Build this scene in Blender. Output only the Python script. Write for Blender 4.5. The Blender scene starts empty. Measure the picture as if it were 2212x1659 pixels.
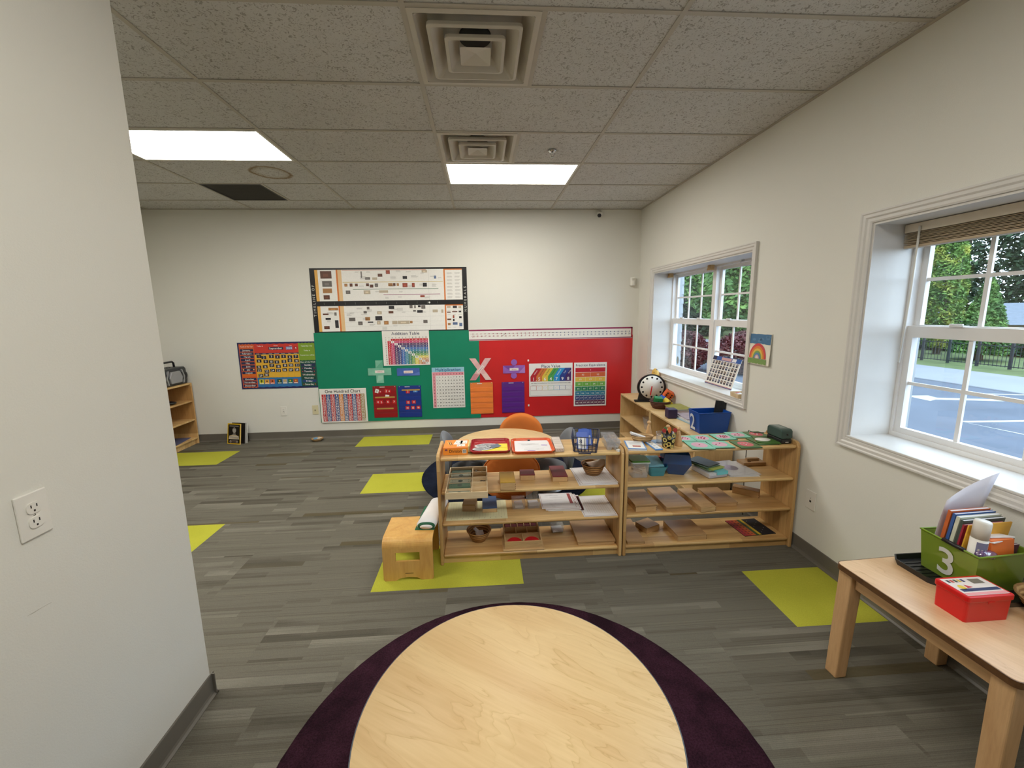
import bpy, math, random
from mathutils import Matrix, Vector
random.seed(7)
SC = bpy.context.scene
COL = SC.collection
PI = math.pi

# ------------------------------------------------------------------ room measures (metres)
XR, YB, ZC = 2.105, 5.40, 2.91          # right wall, back wall, ceiling height
XP, YP = -1.21, 1.617                   # partition face and the end of the partition
XL, YF = -4.12, -2.60                   # far left wall, wall behind the camera
GX, GY = -0.3017, 4.9988                # a node of the ceiling grid
TX, TY = 1.2192, 0.6096                 # ceiling tile size
CW, CD, FX, FY = 0.9144, 0.4572, -0.698, 2.2301   # carpet plank size and a node of its grid
ZG = -0.30                              # ground outside

# ------------------------------------------------------------------ camera
cam_data = bpy.data.cameras.new('camera')
cam = bpy.data.objects.new('camera', cam_data)
COL.objects.link(cam)
cam_data.sensor_fit = 'HORIZONTAL'
cam_data.sensor_width = 36.0
cam_data.lens = 36.0 * 877.98 / 2212
cam_data.shift_x = (1106 - 1096.90) / 2212
cam_data.shift_y = (812.31 - 829.5) / 2212
cam_data.clip_start, cam_data.clip_end = 0.02, 300
yaw, pitch, roll = 0.06193, 0.15652, 0.01539
fw = Vector((math.sin(yaw) * math.cos(pitch), math.cos(yaw) * math.cos(pitch), -math.sin(pitch)))
rt0 = Vector((math.cos(yaw), -math.sin(yaw), 0))
dn0 = fw.cross(rt0)
rt = math.cos(roll) * rt0 + math.sin(roll) * dn0
dn = -math.sin(roll) * rt0 + math.cos(roll) * dn0
cam.matrix_world = Matrix(((rt.x, -dn.x, -fw.x, 0), (rt.y, -dn.y, -fw.y, 0), (rt.z, -dn.z, -fw.z, 1.6294), (0, 0, 0, 1)))
SC.camera = cam

# ------------------------------------------------------------------ sky (overcast day) and exposure
SKY_STRENGTH = 5.4
PANEL_STRENGTH = 17.0
world = bpy.data.worlds.new('overcast_sky')
SC.world = world
world.use_nodes = True
wb = world.node_tree.nodes['Background']
wb.inputs['Color'].default_value = (0.66, 0.82, 1.0, 1)
wb.inputs['Strength'].default_value = SKY_STRENGTH
SC.view_settings.view_transform = 'Standard'
SC.view_settings.look = 'None'
SC.view_settings.gamma = 1.0
SC.view_settings.use_curve_mapping = False
SC.view_settings.exposure = 0.30
SC.cycles.use_denoising = True
SC.cycles.max_bounces = 10
SC.cycles.diffuse_bounces = 6
SC.cycles.transparent_max_bounces = 16
SC.cycles.caustics_reflective = False
SC.cycles.caustics_refractive = False

# ------------------------------------------------------------------ colour and material helpers
def lin(c):
    c /= 255.0
    return c / 12.92 if c <= 0.04045 else ((c + 0.055) / 1.055) ** 2.4
def s(r, g, b, k=1.0):
    return (min(1, lin(r) * k), min(1, lin(g) * k), min(1, lin(b) * k), 1)

class NT:
    def __init__(self, name):
        self.m = bpy.data.materials.new(name)
        self.m.use_nodes = True
        self.t = self.m.node_tree
        self.b = self.t.nodes['Principled BSDF']
        self.out = self.t.nodes['Material Output']
    def n(self, kind, **kw):
        nd = self.t.nodes.new(kind)
        for k, v in kw.items():
            if k in ('operation', 'blend_type', 'data_type', 'wave_type', 'bands_direction', 'feature', 'attribute_name', 'wave_profile', 'noise_dimensions', 'rings_direction'):
                setattr(nd, k, v)
            else:
                nd.inputs[k.replace('_', ' ')].default_value = v
        return nd
    def l(self, a, ao, b, bi):
        self.t.links.new(a.outputs[ao], b.inputs[bi])
    def coords(self, scale=(1, 1, 1), which='Object', rnd=True, rot=(0, 0, 0)):
        tc = self.t.nodes.new('ShaderNodeTexCoord')
        mp = self.t.nodes.new('ShaderNodeMapping')
        mp.inputs['Scale'].default_value = scale
        if any(rot):
            m0 = self.t.nodes.new('ShaderNodeMapping')
            m0.inputs['Rotation'].default_value = rot
            self.l(tc, which, m0, 'Vector'); self.l(m0, 0, mp, 'Vector')
        else:
            self.l(tc, which, mp, 'Vector')
        if rnd:
            oi = self.t.nodes.new('ShaderNodeObjectInfo')
            mu = self.n('ShaderNodeMath', operation='MULTIPLY')
            mu.inputs[1].default_value = 37.0
            self.l(oi, 'Random', mu, 0)
            self.l(mu, 0, mp, 'Location')
        return mp
    def noise(self, mp, scale, detail=3, rough=.5, dist=0):
        nd = self.n('ShaderNodeTexNoise', Scale=scale, Detail=detail, Roughness=rough, Distortion=dist)
        self.l(mp, 0, nd, 'Vector')
        return nd
    def ramp(self, src, so, stops):
        r = self.t.nodes.new('ShaderNodeValToRGB')
        cr = r.color_ramp
        while len(cr.elements) < len(stops):
            cr.elements.new(0.5)
        for e, (p, c) in zip(cr.elements, stops):
            e.position = p
            e.color = c if len(c) == 4 else (*c, 1)
        self.l(src, so, r, 'Fac')
        return r
    def mix(self, blend, fac, a, b):
        m = self.n('ShaderNodeMix', data_type='RGBA', blend_type=blend)
        for sock, v in ((m.inputs[0], fac), (m.inputs[6], a), (m.inputs[7], b)):
            if isinstance(v, tuple) and len(v) == 2 and not isinstance(v[0], (int, float)):
                self.t.links.new(v[0].outputs[v[1]], sock)
            else:
                sock.default_value = v
        return m
    def bump(self, src, so, strength, dist=.01):
        bp = self.n('ShaderNodeBump', Strength=strength, Distance=dist)
        self.l(src, so, bp, 'Height')
        self.l(bp, 0, self.b, 'Normal')
        return bp
    def col(self, c): self.b.inputs['Base Color'].default_value = c
    def set(self, **kw):
        for k, v in kw.items():
            self.b.inputs[k.replace('_', ' ')].default_value = v

MATS = {}
def plain(name, col, rough=.5, metal=0, var=.08, vs=9, bump=0, bs=120, spec=.5, trans=0):
    """a solid colour with slight procedural mottling and fine relief"""
    if name in MATS: return MATS[name]
    t = NT(name)
    mp = t.coords()
    nz = t.noise(mp, vs, 4)
    lo = tuple(c * (1 - var) for c in col[:3]) + (1,)
    hi = tuple(min(1, c * (1 + var)) for c in col[:3]) + (1,)
    r = t.ramp(nz, 0, [(.3, lo), (.7, hi)])
    t.l(r, 0, t.b, 'Base Color')
    t.set(Roughness=rough, Metallic=metal)
    t.b.inputs['Specular IOR Level'].default_value = spec
    if trans: t.b.inputs['Transmission Weight'].default_value = trans
    if bump:
        n2 = t.noise(mp, bs, 3)
        t.bump(n2, 0, bump, .004)
    MATS[name] = t.m
    return t.m

def wood(name, light, dark, axis='x', rough=.42, grain=1.0, knots=.25, coat=0.0, rot=0, world=False):
    if name in MATS: return MATS[name]
    t = NT(name)
    sc = {'x': (1.3, 11, 11), 'y': (11, 1.3, 11), 'z': (11, 11, 1.3)}[axis]
    mp = t.coords(tuple(q * grain for q in sc), rot=(0, 0, rot))
    n1 = t.noise(mp, 1.6, 5, .55, .9)
    fine = t.coords(tuple(q * grain * 6 for q in sc), rot=(0, 0, rot))
    n2 = t.noise(fine, 2.2, 4, .6)
    mid = tuple((a * .6 + b * .4) for a, b in zip(light, dark))
    r1 = t.ramp(n1, 0, [(.28, dark), (.45, mid), (.62, light), (.8, mid)])
    r2 = t.ramp(n2, 0, [(.3, (.80, .78, .74, 1)), (.62, (1, 1, 1, 1))])
    mx = t.mix('MULTIPLY', knots + .3, (r1, 0), (r2, 0))
    t.l(mx, 2, t.b, 'Base Color')
    t.set(Roughness=rough)
    t.b.inputs['Coat Weight'].default_value = coat
    t.b.inputs['Coat Roughness'].default_value = .25
    t.bump(n2, 0, .05, .002)
    MATS[name] = t.m
    return t.m

def maple(name, light, dark, rot=0, rough=.36, scale=1.0):
    """flat-sawn maple: soft bands and thin cathedral lines"""
    t = NT(name)
    mp = t.coords((1.1 * scale, 5.2 * scale, 5.2), rot=(0, 0, rot))
    n1 = t.noise(mp, 1.15, 4, .52, .55)
    mu = t.n('ShaderNodeMath', operation='MULTIPLY'); mu.inputs[1].default_value = 15.0
    fr = t.n('ShaderNodeMath', operation='FRACT')
    t.l(n1, 0, mu, 0); t.l(mu, 0, fr, 0)
    rl = t.ramp(fr, 0, [(.0, (.80, .74, .64, 1)), (.10, (1, 1, 1, 1)), (.75, (1, 1, 1, 1)), (1.0, (.92, .89, .84, 1))])
    n3 = t.noise(t.coords((2.5, 2.5, 2.5)), 2.0, 3)
    rm = t.ramp(n3, 0, [(.38, (.1, .1, .1, 1)), (.56, (1, 1, 1, 1))])
    n2 = t.noise(t.coords((3, 70, 70), rot=(0, 0, rot)), 1.5, 3)
    rb = t.ramp(n1, 0, [(.30, dark), (.55, light), (.75, dark)])
    r2 = t.ramp(n2, 0, [(.3, (.93, .91, .88, 1)), (.65, (1, 1, 1, 1))])
    mA = t.mix('MULTIPLY', (rm, 0), (rb, 0), (rl, 0))
    mB = t.mix('MULTIPLY', .9, (mA, 2), (r2, 0))
    t.l(mB, 2, t.b, 'Base Color'); t.set(Roughness=rough)
    MATS[name] = t.m
    return t.m

def butcher(name, light, dark, axis='x', rough=.4):
    """glued-up strips of hardwood: each strip a little different in tone"""
    if name in MATS: return MATS[name]
    t = NT(name)
    tc = t.t.nodes.new('ShaderNodeTexCoord')
    mp = t.t.nodes.new('ShaderNodeMapping')
    if axis == 'z': mp.inputs['Rotation'].default_value = (0, PI / 2, 0)
    t.l(tc, 'Object', mp, 'Vector')
    oi = t.t.nodes.new('ShaderNodeObjectInfo')
    mu = t.n('ShaderNodeMath', operation='MULTIPLY'); mu.inputs[1].default_value = 11.3
    t.l(oi, 'Random', mu, 0); t.l(mu, 0, mp, 'Location')
    br = t.t.nodes.new('ShaderNodeTexBrick')
    br.inputs['Color1'].default_value = light
    br.inputs['Color2'].default_value = dark
    br.inputs['Mortar'].default_value = tuple(c * .8 for c in dark[:3]) + (1,)
    br.inputs['Scale'].default_value = 1.0
    br.inputs['Mortar Size'].default_value = .0006
    br.inputs['Brick Width'].default_value = .62
    br.inputs['Row Height'].default_value = .062
    br.inputs['Bias'].default_value = -.1
    br.offset_frequency = 2; br.offset = .37
    t.l(mp, 0, br, 'Vector')
    mp2 = t.coords((2, 26, 26) if axis == 'x' else (26, 26, 2))
    n1 = t.noise(mp2, 1.7, 5, .6, .8)
    r1 = t.ramp(n1, 0, [(.28, (.72, .66, .58, 1)), (.6, (1, 1, 1, 1))])
    mx = t.mix('MULTIPLY', .75, (br, 0), (r1, 0))
    t.l(mx, 2, t.b, 'Base Color')
    t.set(Roughness=rough)
    t.b.inputs['Coat Weight'].default_value = .15
    t.b.inputs['Coat Roughness'].default_value = .3
    MATS[name] = t.m
    return t.m

def clear(name, col=(1, 1, 1, 1), gloss=.08, body=.0, bodycol=None, rough=.03):
    """thin clear plastic or glass: mostly see-through with a glossy film"""
    if name in MATS: return MATS[name]
    t = NT(name)
    tr = t.t.nodes.new('ShaderNodeBsdfTransparent'); tr.inputs[0].default_value = col
    gl = t.t.nodes.new('ShaderNodeBsdfGlossy'); gl.inputs['Roughness'].default_value = rough
    df = t.t.nodes.new('ShaderNodeBsdfDiffuse'); df.inputs[0].default_value = bodycol or col
    lw = t.n('ShaderNodeLayerWeight', Blend=.5)
    pw = t.n('ShaderNodeMath', operation='POWER'); pw.inputs[1].default_value = 4.0
    t.l(lw, 'Facing', pw, 0)
    ma = t.n('ShaderNodeMath', operation='MULTIPLY_ADD'); ma.inputs[1].default_value = .5; ma.inputs[2].default_value = gloss
    ma.use_clamp = True
    t.l(pw, 0, ma, 0)
    m1 = t.t.nodes.new('ShaderNodeMixShader'); m1.inputs[0].default_value = body
    t.l(tr, 0, m1, 1); t.l(df, 0, m1, 2)
    m2 = t.t.nodes.new('ShaderNodeMixShader')
    t.l(ma, 0, m2, 0); t.l(m1, 0, m2, 1); t.l(gl, 0, m2, 2)
    t.l(m2, 0, t.out, 'Surface')
    MATS[name] = t.m
    return t.m

def glow(name, col, strength):
    t = NT(name)
    t.b.inputs['Base Color'].default_value = (.9, .9, .9, 1)
    t.b.inputs['Emission Color'].default_value = col
    t.b.inputs['Emission Strength'].default_value = strength
    MATS[name] = t.m
    return t.m

# ------------------------------------------------------------------ mesh helpers
class M:
    def __init__(self):
        self.v, self.f, self.mi, self.c, self.sm = [], [], [], [], []
        self.X = None
    def add(self, vs, fs, mi=0, c=None, smooth=False):
        o = len(self.v)
        if self.X is not None: vs = [tuple(self.X @ Vector(p)) for p in vs]
        self.v += [tuple(p) for p in vs]
        for q in fs:
            self.f.append(tuple(o + i for i in q)); self.mi.append(mi); self.c.append(c); self.sm.append(smooth)
        return self
    def box(self, x0, y0, z0, x1, y1, z1, mi=0, c=None):
        vs = [(x0, y0, z0), (x1, y0, z0), (x1, y1, z0), (x0, y1, z0), (x0, y0, z1), (x1, y0, z1), (x1, y1, z1), (x0, y1, z1)]
        return self.add(vs, [(3, 2, 1, 0), (4, 5, 6, 7), (0, 1, 5, 4), (1, 2, 6, 5), (2, 3, 7, 6), (3, 0, 4, 7)], mi, c)
    def cbox(self, cx, cy, cz, w, d, h, rz=0, mi=0, tilt=None):
        X = Matrix.Translation((cx, cy, cz)) @ Matrix.Rotation(rz, 4, 'Z')
        if tilt: X = X @ Matrix.Rotation(tilt[0], 4, tilt[1])
        old = self.X; self.X = X if old is None else old @ X
        self.box(-w / 2, -d / 2, -h / 2, w / 2, d / 2, h / 2, mi)
        self.X = old
        return self
    def prism(self, poly, a, b, axis='z', mi=0, smooth=False):
        n = len(poly)
        def P(p, t): return {'z': (p[0], p[1], t), 'y': (p[0], t, p[1]), 'x': (t, p[0], p[1])}[axis]
        vs = [P(p, a) for p in poly] + [P(p, b) for p in poly]
        flip = axis == 'y'
        caps = [tuple(range(n - 1, -1, -1)), tuple(range(n, 2 * n))]
        sides = [(i, (i + 1) % n, n + (i + 1) % n, n + i) for i in range(n)]
        if flip:
            caps = [q[::-1] for q in caps]; sides = [q[::-1] for q in sides]
        self.add(vs, caps, mi); o = len(self.v) - 2 * n
        for q in sides:
            self.f.append(tuple(o + i for i in q)); self.mi.append(mi); self.c.append(None); self.sm.append(smooth)
        return self
    def lathe(self, prof, n=24, c=(0, 0, 0), mi=0, smooth=True, sx=1, sy=1, closed=False):
        vs, fs = [], []
        k = len(prof)
        for i in range(n):
            a = 2 * PI * i / n
            for r, z in prof:
                vs.append((c[0] + r * sx * math.cos(a), c[1] + r * sy * math.sin(a), c[2] + z))
        for i in range(n):
            j = (i + 1) % n
            for q in range(k - 1 + (1 if closed else 0)):
                q2 = (q + 1) % k
                fs.append((i * k + q, j * k + q, j * k + q2, i * k + q2))
        if not closed:
            if prof[0][0] > 1e-6: fs.append(tuple(i * k for i in range(n - 1, -1, -1)))
            if prof[-1][0] > 1e-6: fs.append(tuple(i * k + k - 1 for i in range(n)))
        return self.add(vs, fs, mi, None, smooth)
    def ell(self, c, r, nu=20, nv=12, mi=0, e=1.0):
        vs, fs = [], []
        def pw(x): return math.copysign(abs(x) ** e, x)
        for i in range(nv + 1):
            a = PI * i / nv
            for j in range(nu):
                b = 2 * PI * j / nu
                vs.append((c[0] + r[0] * pw(math.sin(a)) * pw(math.cos(b)), c[1] + r[1] * pw(math.sin(a)) * pw(math.sin(b)), c[2] + r[2] * pw(math.cos(a))))
        for i in range(nv):
            for j in range(nu):
                j2 = (j + 1) % nu
                fs.append((i * nu + j, (i + 1) * nu + j, (i + 1) * nu + j2, i * nu + j2))
        return self.add(vs, fs, mi, None, True)
    def tube(self, pts, r, n=8, closed=False, mi=0):
        pts = [Vector(p) for p in pts]
        k = len(pts); vs, fs = [], []
        up = None
        for i, p in enumerate(pts):
            a = pts[(i - 1) % k] if (i or closed) else p
            b = pts[(i + 1) % k] if (i < k - 1 or closed) else p
            d = (b - a).normalized()
            if up is None:
                up = Vector((0, 0, 1)) if abs(d.z) < .9 else Vector((1, 0, 0))
            u = (up - d * up.dot(d))
            u = u.normalized() if u.length > 1e-6 else d.orthogonal().normalized()
            up = u
            w = d.cross(u)
            rr = r[i] if isinstance(r, (list, tuple)) else r
            for q in range(n):
                an = 2 * PI * q / n
                vs.append(p + (u * math.cos(an) + w * math.sin(an)) * rr)
        for i in range(k if closed else k - 1):
            j = (i + 1) % k
            for q in range(n):
                q2 = (q + 1) % n
                fs.append((i * n + q, i * n + q2, j * n + q2, j * n + q))
        if not closed:
            fs.append(tuple(range(n - 1, -1, -1))); fs.append(tuple((k - 1) * n + q for q in range(n)))
        return self.add(vs, fs, mi, None, True)
    def shell(self, rings, t, mi=0, n=None):
        """an open container: rings is a list of closed loops (bottom to top), walls of thickness t"""
        k = len(rings[0]); vs, fs = [], []
        cen = [Vector((sum(p[0] for p in rg) / k, sum(p[1] for p in rg) / k, 0)) for rg in rings]
        for rg in rings: vs += [tuple(p) for p in rg]
        R = len(rings)
        for ri, rg in enumerate(rings):
            for p in rg:
                d = Vector((p[0], p[1], 0)) - cen[ri]
                q = d * max(0, 1 - t / max(d.length, 1e-5)) + cen[ri]
                vs.append((q.x, q.y, p[2] + (t if ri == 0 else 0)))
        O = R * k
        for i in range(R - 1):
            for j in range(k):
                j2 = (j + 1) % k
                fs.append((i * k + j, i * k + j2, (i + 1) * k + j2, (i + 1) * k + j))
                fs.append((O + i * k + j2, O + i * k + j, O + (i + 1) * k + j, O + (i + 1) * k + j2))
        for j in range(k):
            j2 = (j + 1) % k
            a = (R - 1) * k
            fs.append((a + j, a + j2, O + a + j2, O + a + j))
        fs.append(tuple(range(k - 1, -1, -1))); fs.append(tuple(O + j for j in range(k)))
        return self.add(vs, fs, mi)
    def build(self, name, mats, parent=None, loc=(0, 0, 0), rot=(0, 0, 0), bev=0, seg=2, colors=False, solid=0):
        me = bpy.data.meshes.new(name)
        me.from_pydata(self.v, [], self.f)
        if not isinstance(mats, (list, tuple)): mats = [mats]
        for m in mats: me.materials.append(m)
        me.polygons.foreach_set('material_index', self.mi)
        me.polygons.foreach_set('use_smooth', self.sm)
        if colors:
            at = me.color_attributes.new('Col', 'FLOAT_COLOR', 'CORNER')
            buf = []
            for p, c in zip(self.f, self.c):
                buf += list(c or (1, 1, 1, 1)) * len(p)
            at.data.foreach_set('color', buf)
        me.update()
        return place(name, me, parent, loc, rot, bev, seg, solid)

def place(name, me, parent=None, loc=(0, 0, 0), rot=(0, 0, 0), bev=0, seg=2, solid=0):
    o = bpy.data.objects.new(name, me)
    COL.objects.link(o)
    o.location = loc; o.rotation_euler = rot
    if parent is not None: o.parent = parent
    if solid:
        md = o.modifiers.new('solid', 'SOLIDIFY'); md.thickness = solid; md.offset = 0
    if bev:
        md = o.modifiers.new('bevel', 'BEVEL'); md.width = bev; md.segments = seg; md.limit_method = 'ANGLE'; md.angle_limit = .6
    return o
def tag(o, label, cat, group=None):
    o['label'] = label; o['category'] = cat
    if group: o['group'] = group
    return o
def thing(name, label, cat, loc=(0, 0, 0), rz=0, group=None):
    o = bpy.data.objects.new(name, None)
    COL.objects.link(o)
    o.empty_display_size = .05
    o.location = loc; o.rotation_euler = (0, 0, rz)
    return tag(o, label, cat, group)
def structure(o):
    o['kind'] = 'structure'
    return o
def holder(name, loc=(0, 0, 0)):
    o = bpy.data.objects.new(name, None)
    COL.objects.link(o); o.location = loc
    return structure(o)
def dup(root, loc, rz, label, group=None):
    r = root.copy(); COL.objects.link(r)
    r.location = loc; r.rotation_euler = (0, 0, rz); r['label'] = label
    if group: r['group'] = group
    for ch in list(root.children):
        c = ch.copy(); COL.objects.link(c); c.parent = r
        for g in ch.children:
            d = g.copy(); COL.objects.link(d); d.parent = c
    return r
def rrect(w, d, r, n=5, cx=0, cy=0):
    pts = []
    for sx, sy, a0 in ((1, 1, 0), (-1, 1, PI / 2), (-1, -1, PI), (1, -1, 1.5 * PI)):
        for i in range(n + 1):
            a = a0 + PI / 2 * i / n
            pts.append((cx + sx * (w / 2 - r) + r * math.cos(a), cy + sy * (d / 2 - r) + r * math.sin(a)))
    return pts
def ring(w, d, r, z, n=4, cx=0, cy=0):
    return [(x, y, z) for x, y in rrect(w, d, r, n, cx, cy)]

# ------------------------------------------------------------------ flat print: coloured shapes and lettering on a plane
GL = {}
def load_glyphs():
    chars = "ABCDEFGHIJKLMNOPQRSTUVWXYZabcdefghijklmnopqrstuvwxyz0123456789+-/,.x#"
    objs = []
    for ch in chars:
        cu = bpy.data.curves.new('glyph', 'FONT')
        cu.body = ch; cu.size = 1.0; cu.resolution_u = 4; cu.offset = 0.0 if ch in 'MWNwvVAKkmXxYy' else .012
        o = bpy.data.objects.new('glyph', cu); COL.objects.link(o); objs.append((ch, o, cu))
    dg = bpy.context.evaluated_depsgraph_get()
    for ch, o, cu in objs:
        me = bpy.data.meshes.new_from_object(o.evaluated_get(dg))
        vs = [(p.co.x, p.co.y) for p in me.vertices]
        fs = [tuple(p.vertices) for p in me.polygons]
        GL[ch] = (vs, fs, max((p[0] for p in vs), default=.3) + .06)
        bpy.data.meshes.remove(me)
    for ch, o, cu in objs:
        bpy.data.objects.remove(o); bpy.data.curves.remove(cu)
load_glyphs()
PT = NT('printed_ink')
_at = PT.n('ShaderNodeAttribute', attribute_name='Col')
_n = PT.noise(PT.coords(), 60, 2)
_r = PT.ramp(_n, 0, [(.2, (.93, .93, .93, 1)), (.8, (1, 1, 1, 1))])
_mx = PT.mix('MULTIPLY', 1.0, (_at, 0), (_r, 0))
PT.l(_mx, 2, PT.b, 'Base Color')
PT.set(Roughness=.45)
INK = PT.m
class Print:
    """2-D drawing; u to the right, v up; layer L lifts the ink a hair above the sheet"""
    def __init__(self, O=(0, 0, 0), U=(1, 0, 0), V=(0, 0, 1), eps=.0005):
        self.O, self.U, self.V = Vector(O), Vector(U), Vector(V)
        self.N = self.U.cross(self.V).normalized()
        self.eps, self.L, self.m = eps, 1, M()
    def pts(self, ps): return [tuple(self.O + self.U * a + self.V * b + self.N * (self.L * self.eps)) for a, b in ps]
    def poly(self, ps, c):
        self.m.add(self.pts(ps), [tuple(range(len(ps)))], 0, c); return self
    def rect(self, x0, y0, x1, y1, c): return self.poly([(x0, y0), (x1, y0), (x1, y1), (x0, y1)], c)
    def disc(self, x, y, r, c, n=14, ry=None):
        ry = ry or r
        return self.poly([(x + r * math.cos(2 * PI * i / n), y + ry * math.sin(2 * PI * i / n)) for i in range(n)], c)
    def line(self, x0, y0, x1, y1, w, c):
        dx, dy = x1 - x0, y1 - y0; L = math.hypot(dx, dy) or 1
        a, b = -dy / L * w / 2, dx / L * w / 2
        return self.poly([(x0 + a, y0 + b), (x0 - a, y0 - b), (x1 - a, y1 - b), (x1 + a, y1 + b)], c)
    def text(self, st, x, y, size, c, align='c', rot=0, wmax=None, sx=1.0):
        w = sum(GL[ch][2] if ch in GL else .3 for ch in st) * size * sx
        if wmax and w > wmax: sx *= wmax / w; w = wmax
        cx = {'c': -w / 2, 'l': 0, 'r': -w}[align]
        ca, sa = math.cos(rot), math.sin(rot)
        for ch in st:
            if ch in GL:
                vs, fs, adv = GL[ch]
                ps = []
                for a, b in vs:
                    p, q = cx + a * size * sx, (b - .35) * size
                    ps.append((x + p * ca - q * sa, y + p * sa + q * ca))
                self.m.add(self.pts(ps), fs, 0, c)
            else: adv = .3
            cx += adv * size * sx
        return self
    def build(self, name, parent=None, loc=(0, 0, 0), rot=(0, 0, 0)):
        return self.m.build(name, INK, parent, loc, rot, colors=True)
WHITE, BLACK = s(235, 233, 228), s(22, 22, 24)
NAVY = s(30, 38, 78)

# ------------------------------------------------------------------ surface materials of the room
def wall_paint(name, col):
    t = NT(name)
    mp = t.coords(rnd=False)
    n1 = t.noise(mp, 1.1, 3); n2 = t.noise(mp, 190, 3, .6)
    r = t.ramp(n1, 0, [(.3, tuple(c * .965 for c in col[:3])), (.7, col)])
    t.l(r, 0, t.b, 'Base Color'); t.set(Roughness=.62)
    t.bump(n2, 0, .16, .003)
    MATS[name] = t.m
    return t.m
PAINT = wall_paint('cream_wall_paint', (.725, .712, .65, 1))
PAINT_P = PAINT
def carpet(name, base, dark, light, stripes=True):
    t = NT(name)
    tc = t.coords((1, 1, 1))
    rib = t.n('ShaderNodeTexWave', Scale=46.0, Distortion=.6, Detail=2.0, bands_direction='Y')
    t.l(tc, 0, rib, 'Vector')
    pile = t.noise(tc, 420, 3, .7)
    if stripes:
        def bars(rowh, length, off):
            br = t.t.nodes.new('ShaderNodeTexBrick')
            br.inputs['Color1'].default_value = (0, 0, 0, 1); br.inputs['Color2'].default_value = (1, 1, 1, 1); br.inputs['Mortar'].default_value = (.5, .5, .5, 1)
            br.inputs['Scale'].default_value = 1.0; br.inputs['Mortar Size'].default_value = 0.0
            br.inputs['Brick Width'].default_value = length; br.inputs['Row Height'].default_value = rowh
            br.offset = off; br.offset_frequency = 2; br.squash = .7; br.squash_frequency = 3
            t.l(tc, 0, br, 'Vector')
            return br
        b1, b2 = bars(.0508, .83, .41), bars(.0254, .55, .63)
        m2 = t.coords((.9, 130, 1)); fl_ = t.noise(m2, 1.0, 2, .5)
        m3 = t.coords((1.6, 8, 1)); fade = t.noise(m3, 1.0, 2, .5)
        ra = t.ramp(b1, 0, [(.0, dark), (.17, dark), (.175, base), (.80, base), (.805, light), (1, light)])
        rf = t.ramp(fade, 0, [(.36, (0, 0, 0, 1)), (.60, (1, 1, 1, 1))])
        mA = t.mix('MIX', (rf, 0), base, (ra, 0))
        rb = t.ramp(b2, 0, [(.0, (1.09, 1.09, 1.08, 1)), (.16, (1.09, 1.09, 1.08, 1)), (.165, (1, 1, 1, 1)), (.90, (1, 1, 1, 1)), (.905, (.84, .83, .82, 1))])
        mB = t.mix('MULTIPLY', .8, (mA, 2), (rb, 0))
        rl = t.ramp(fl_, 0, [(.36, (.74, .73, .71, 1)), (.44, (1, 1, 1, 1)), (.62, (1, 1, 1, 1)), (.72, (1.10, 1.10, 1.09, 1))])
        mC = t.mix('MULTIPLY', .65, (mB, 2), (rl, 0))
        ro = t.ramp(b1, 0, [(.035, (.5, .5, .5, 1)), (.04, (0, 0, 0, 1))])
        src = t.mix('MIX', (ro, 0), (mC, 2), s(96, 85, 54))
    else:
        a = t.noise(tc, 3, 3)
        ra = t.ramp(a, 0, [(.3, dark), (.7, base)])
        src = t.mix('MULTIPLY', 0.0, (ra, 0), (1, 1, 1, 1))
    rp = t.ramp(pile, 0, [(.25, (.66, .66, .66, 1)), (.7, (1.1, 1.1, 1.1, 1))])
    mp = t.mix('MULTIPLY', .8, (src, 2), (rp, 0))
    rr = t.ramp(rib, 0, [(.0, (.80, .80, .80, 1)), (.6, (1, 1, 1, 1))])
    m4 = t.mix('MULTIPLY', .55 if stripes else .3, (mp, 2), (rr, 0))
    t.l(m4, 2, t.b, 'Base Color'); t.set(Roughness=.95)
    t.b.inputs['Specular IOR Level'].default_value = .12
    t.bump(pile, 0, .45, .004)
    MATS[name] = t.m
    return t.m
CARPET = carpet('grey_streaked_carpet', s(110, 106, 95), s(88, 84, 74), s(127, 123, 112))
LIME = carpet('lime_green_carpet', s(190, 190, 68), s(180, 180, 60), s(205, 200, 80), False)
SEAM = plain('carpet_backing', s(60, 57, 50), .95)
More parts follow.
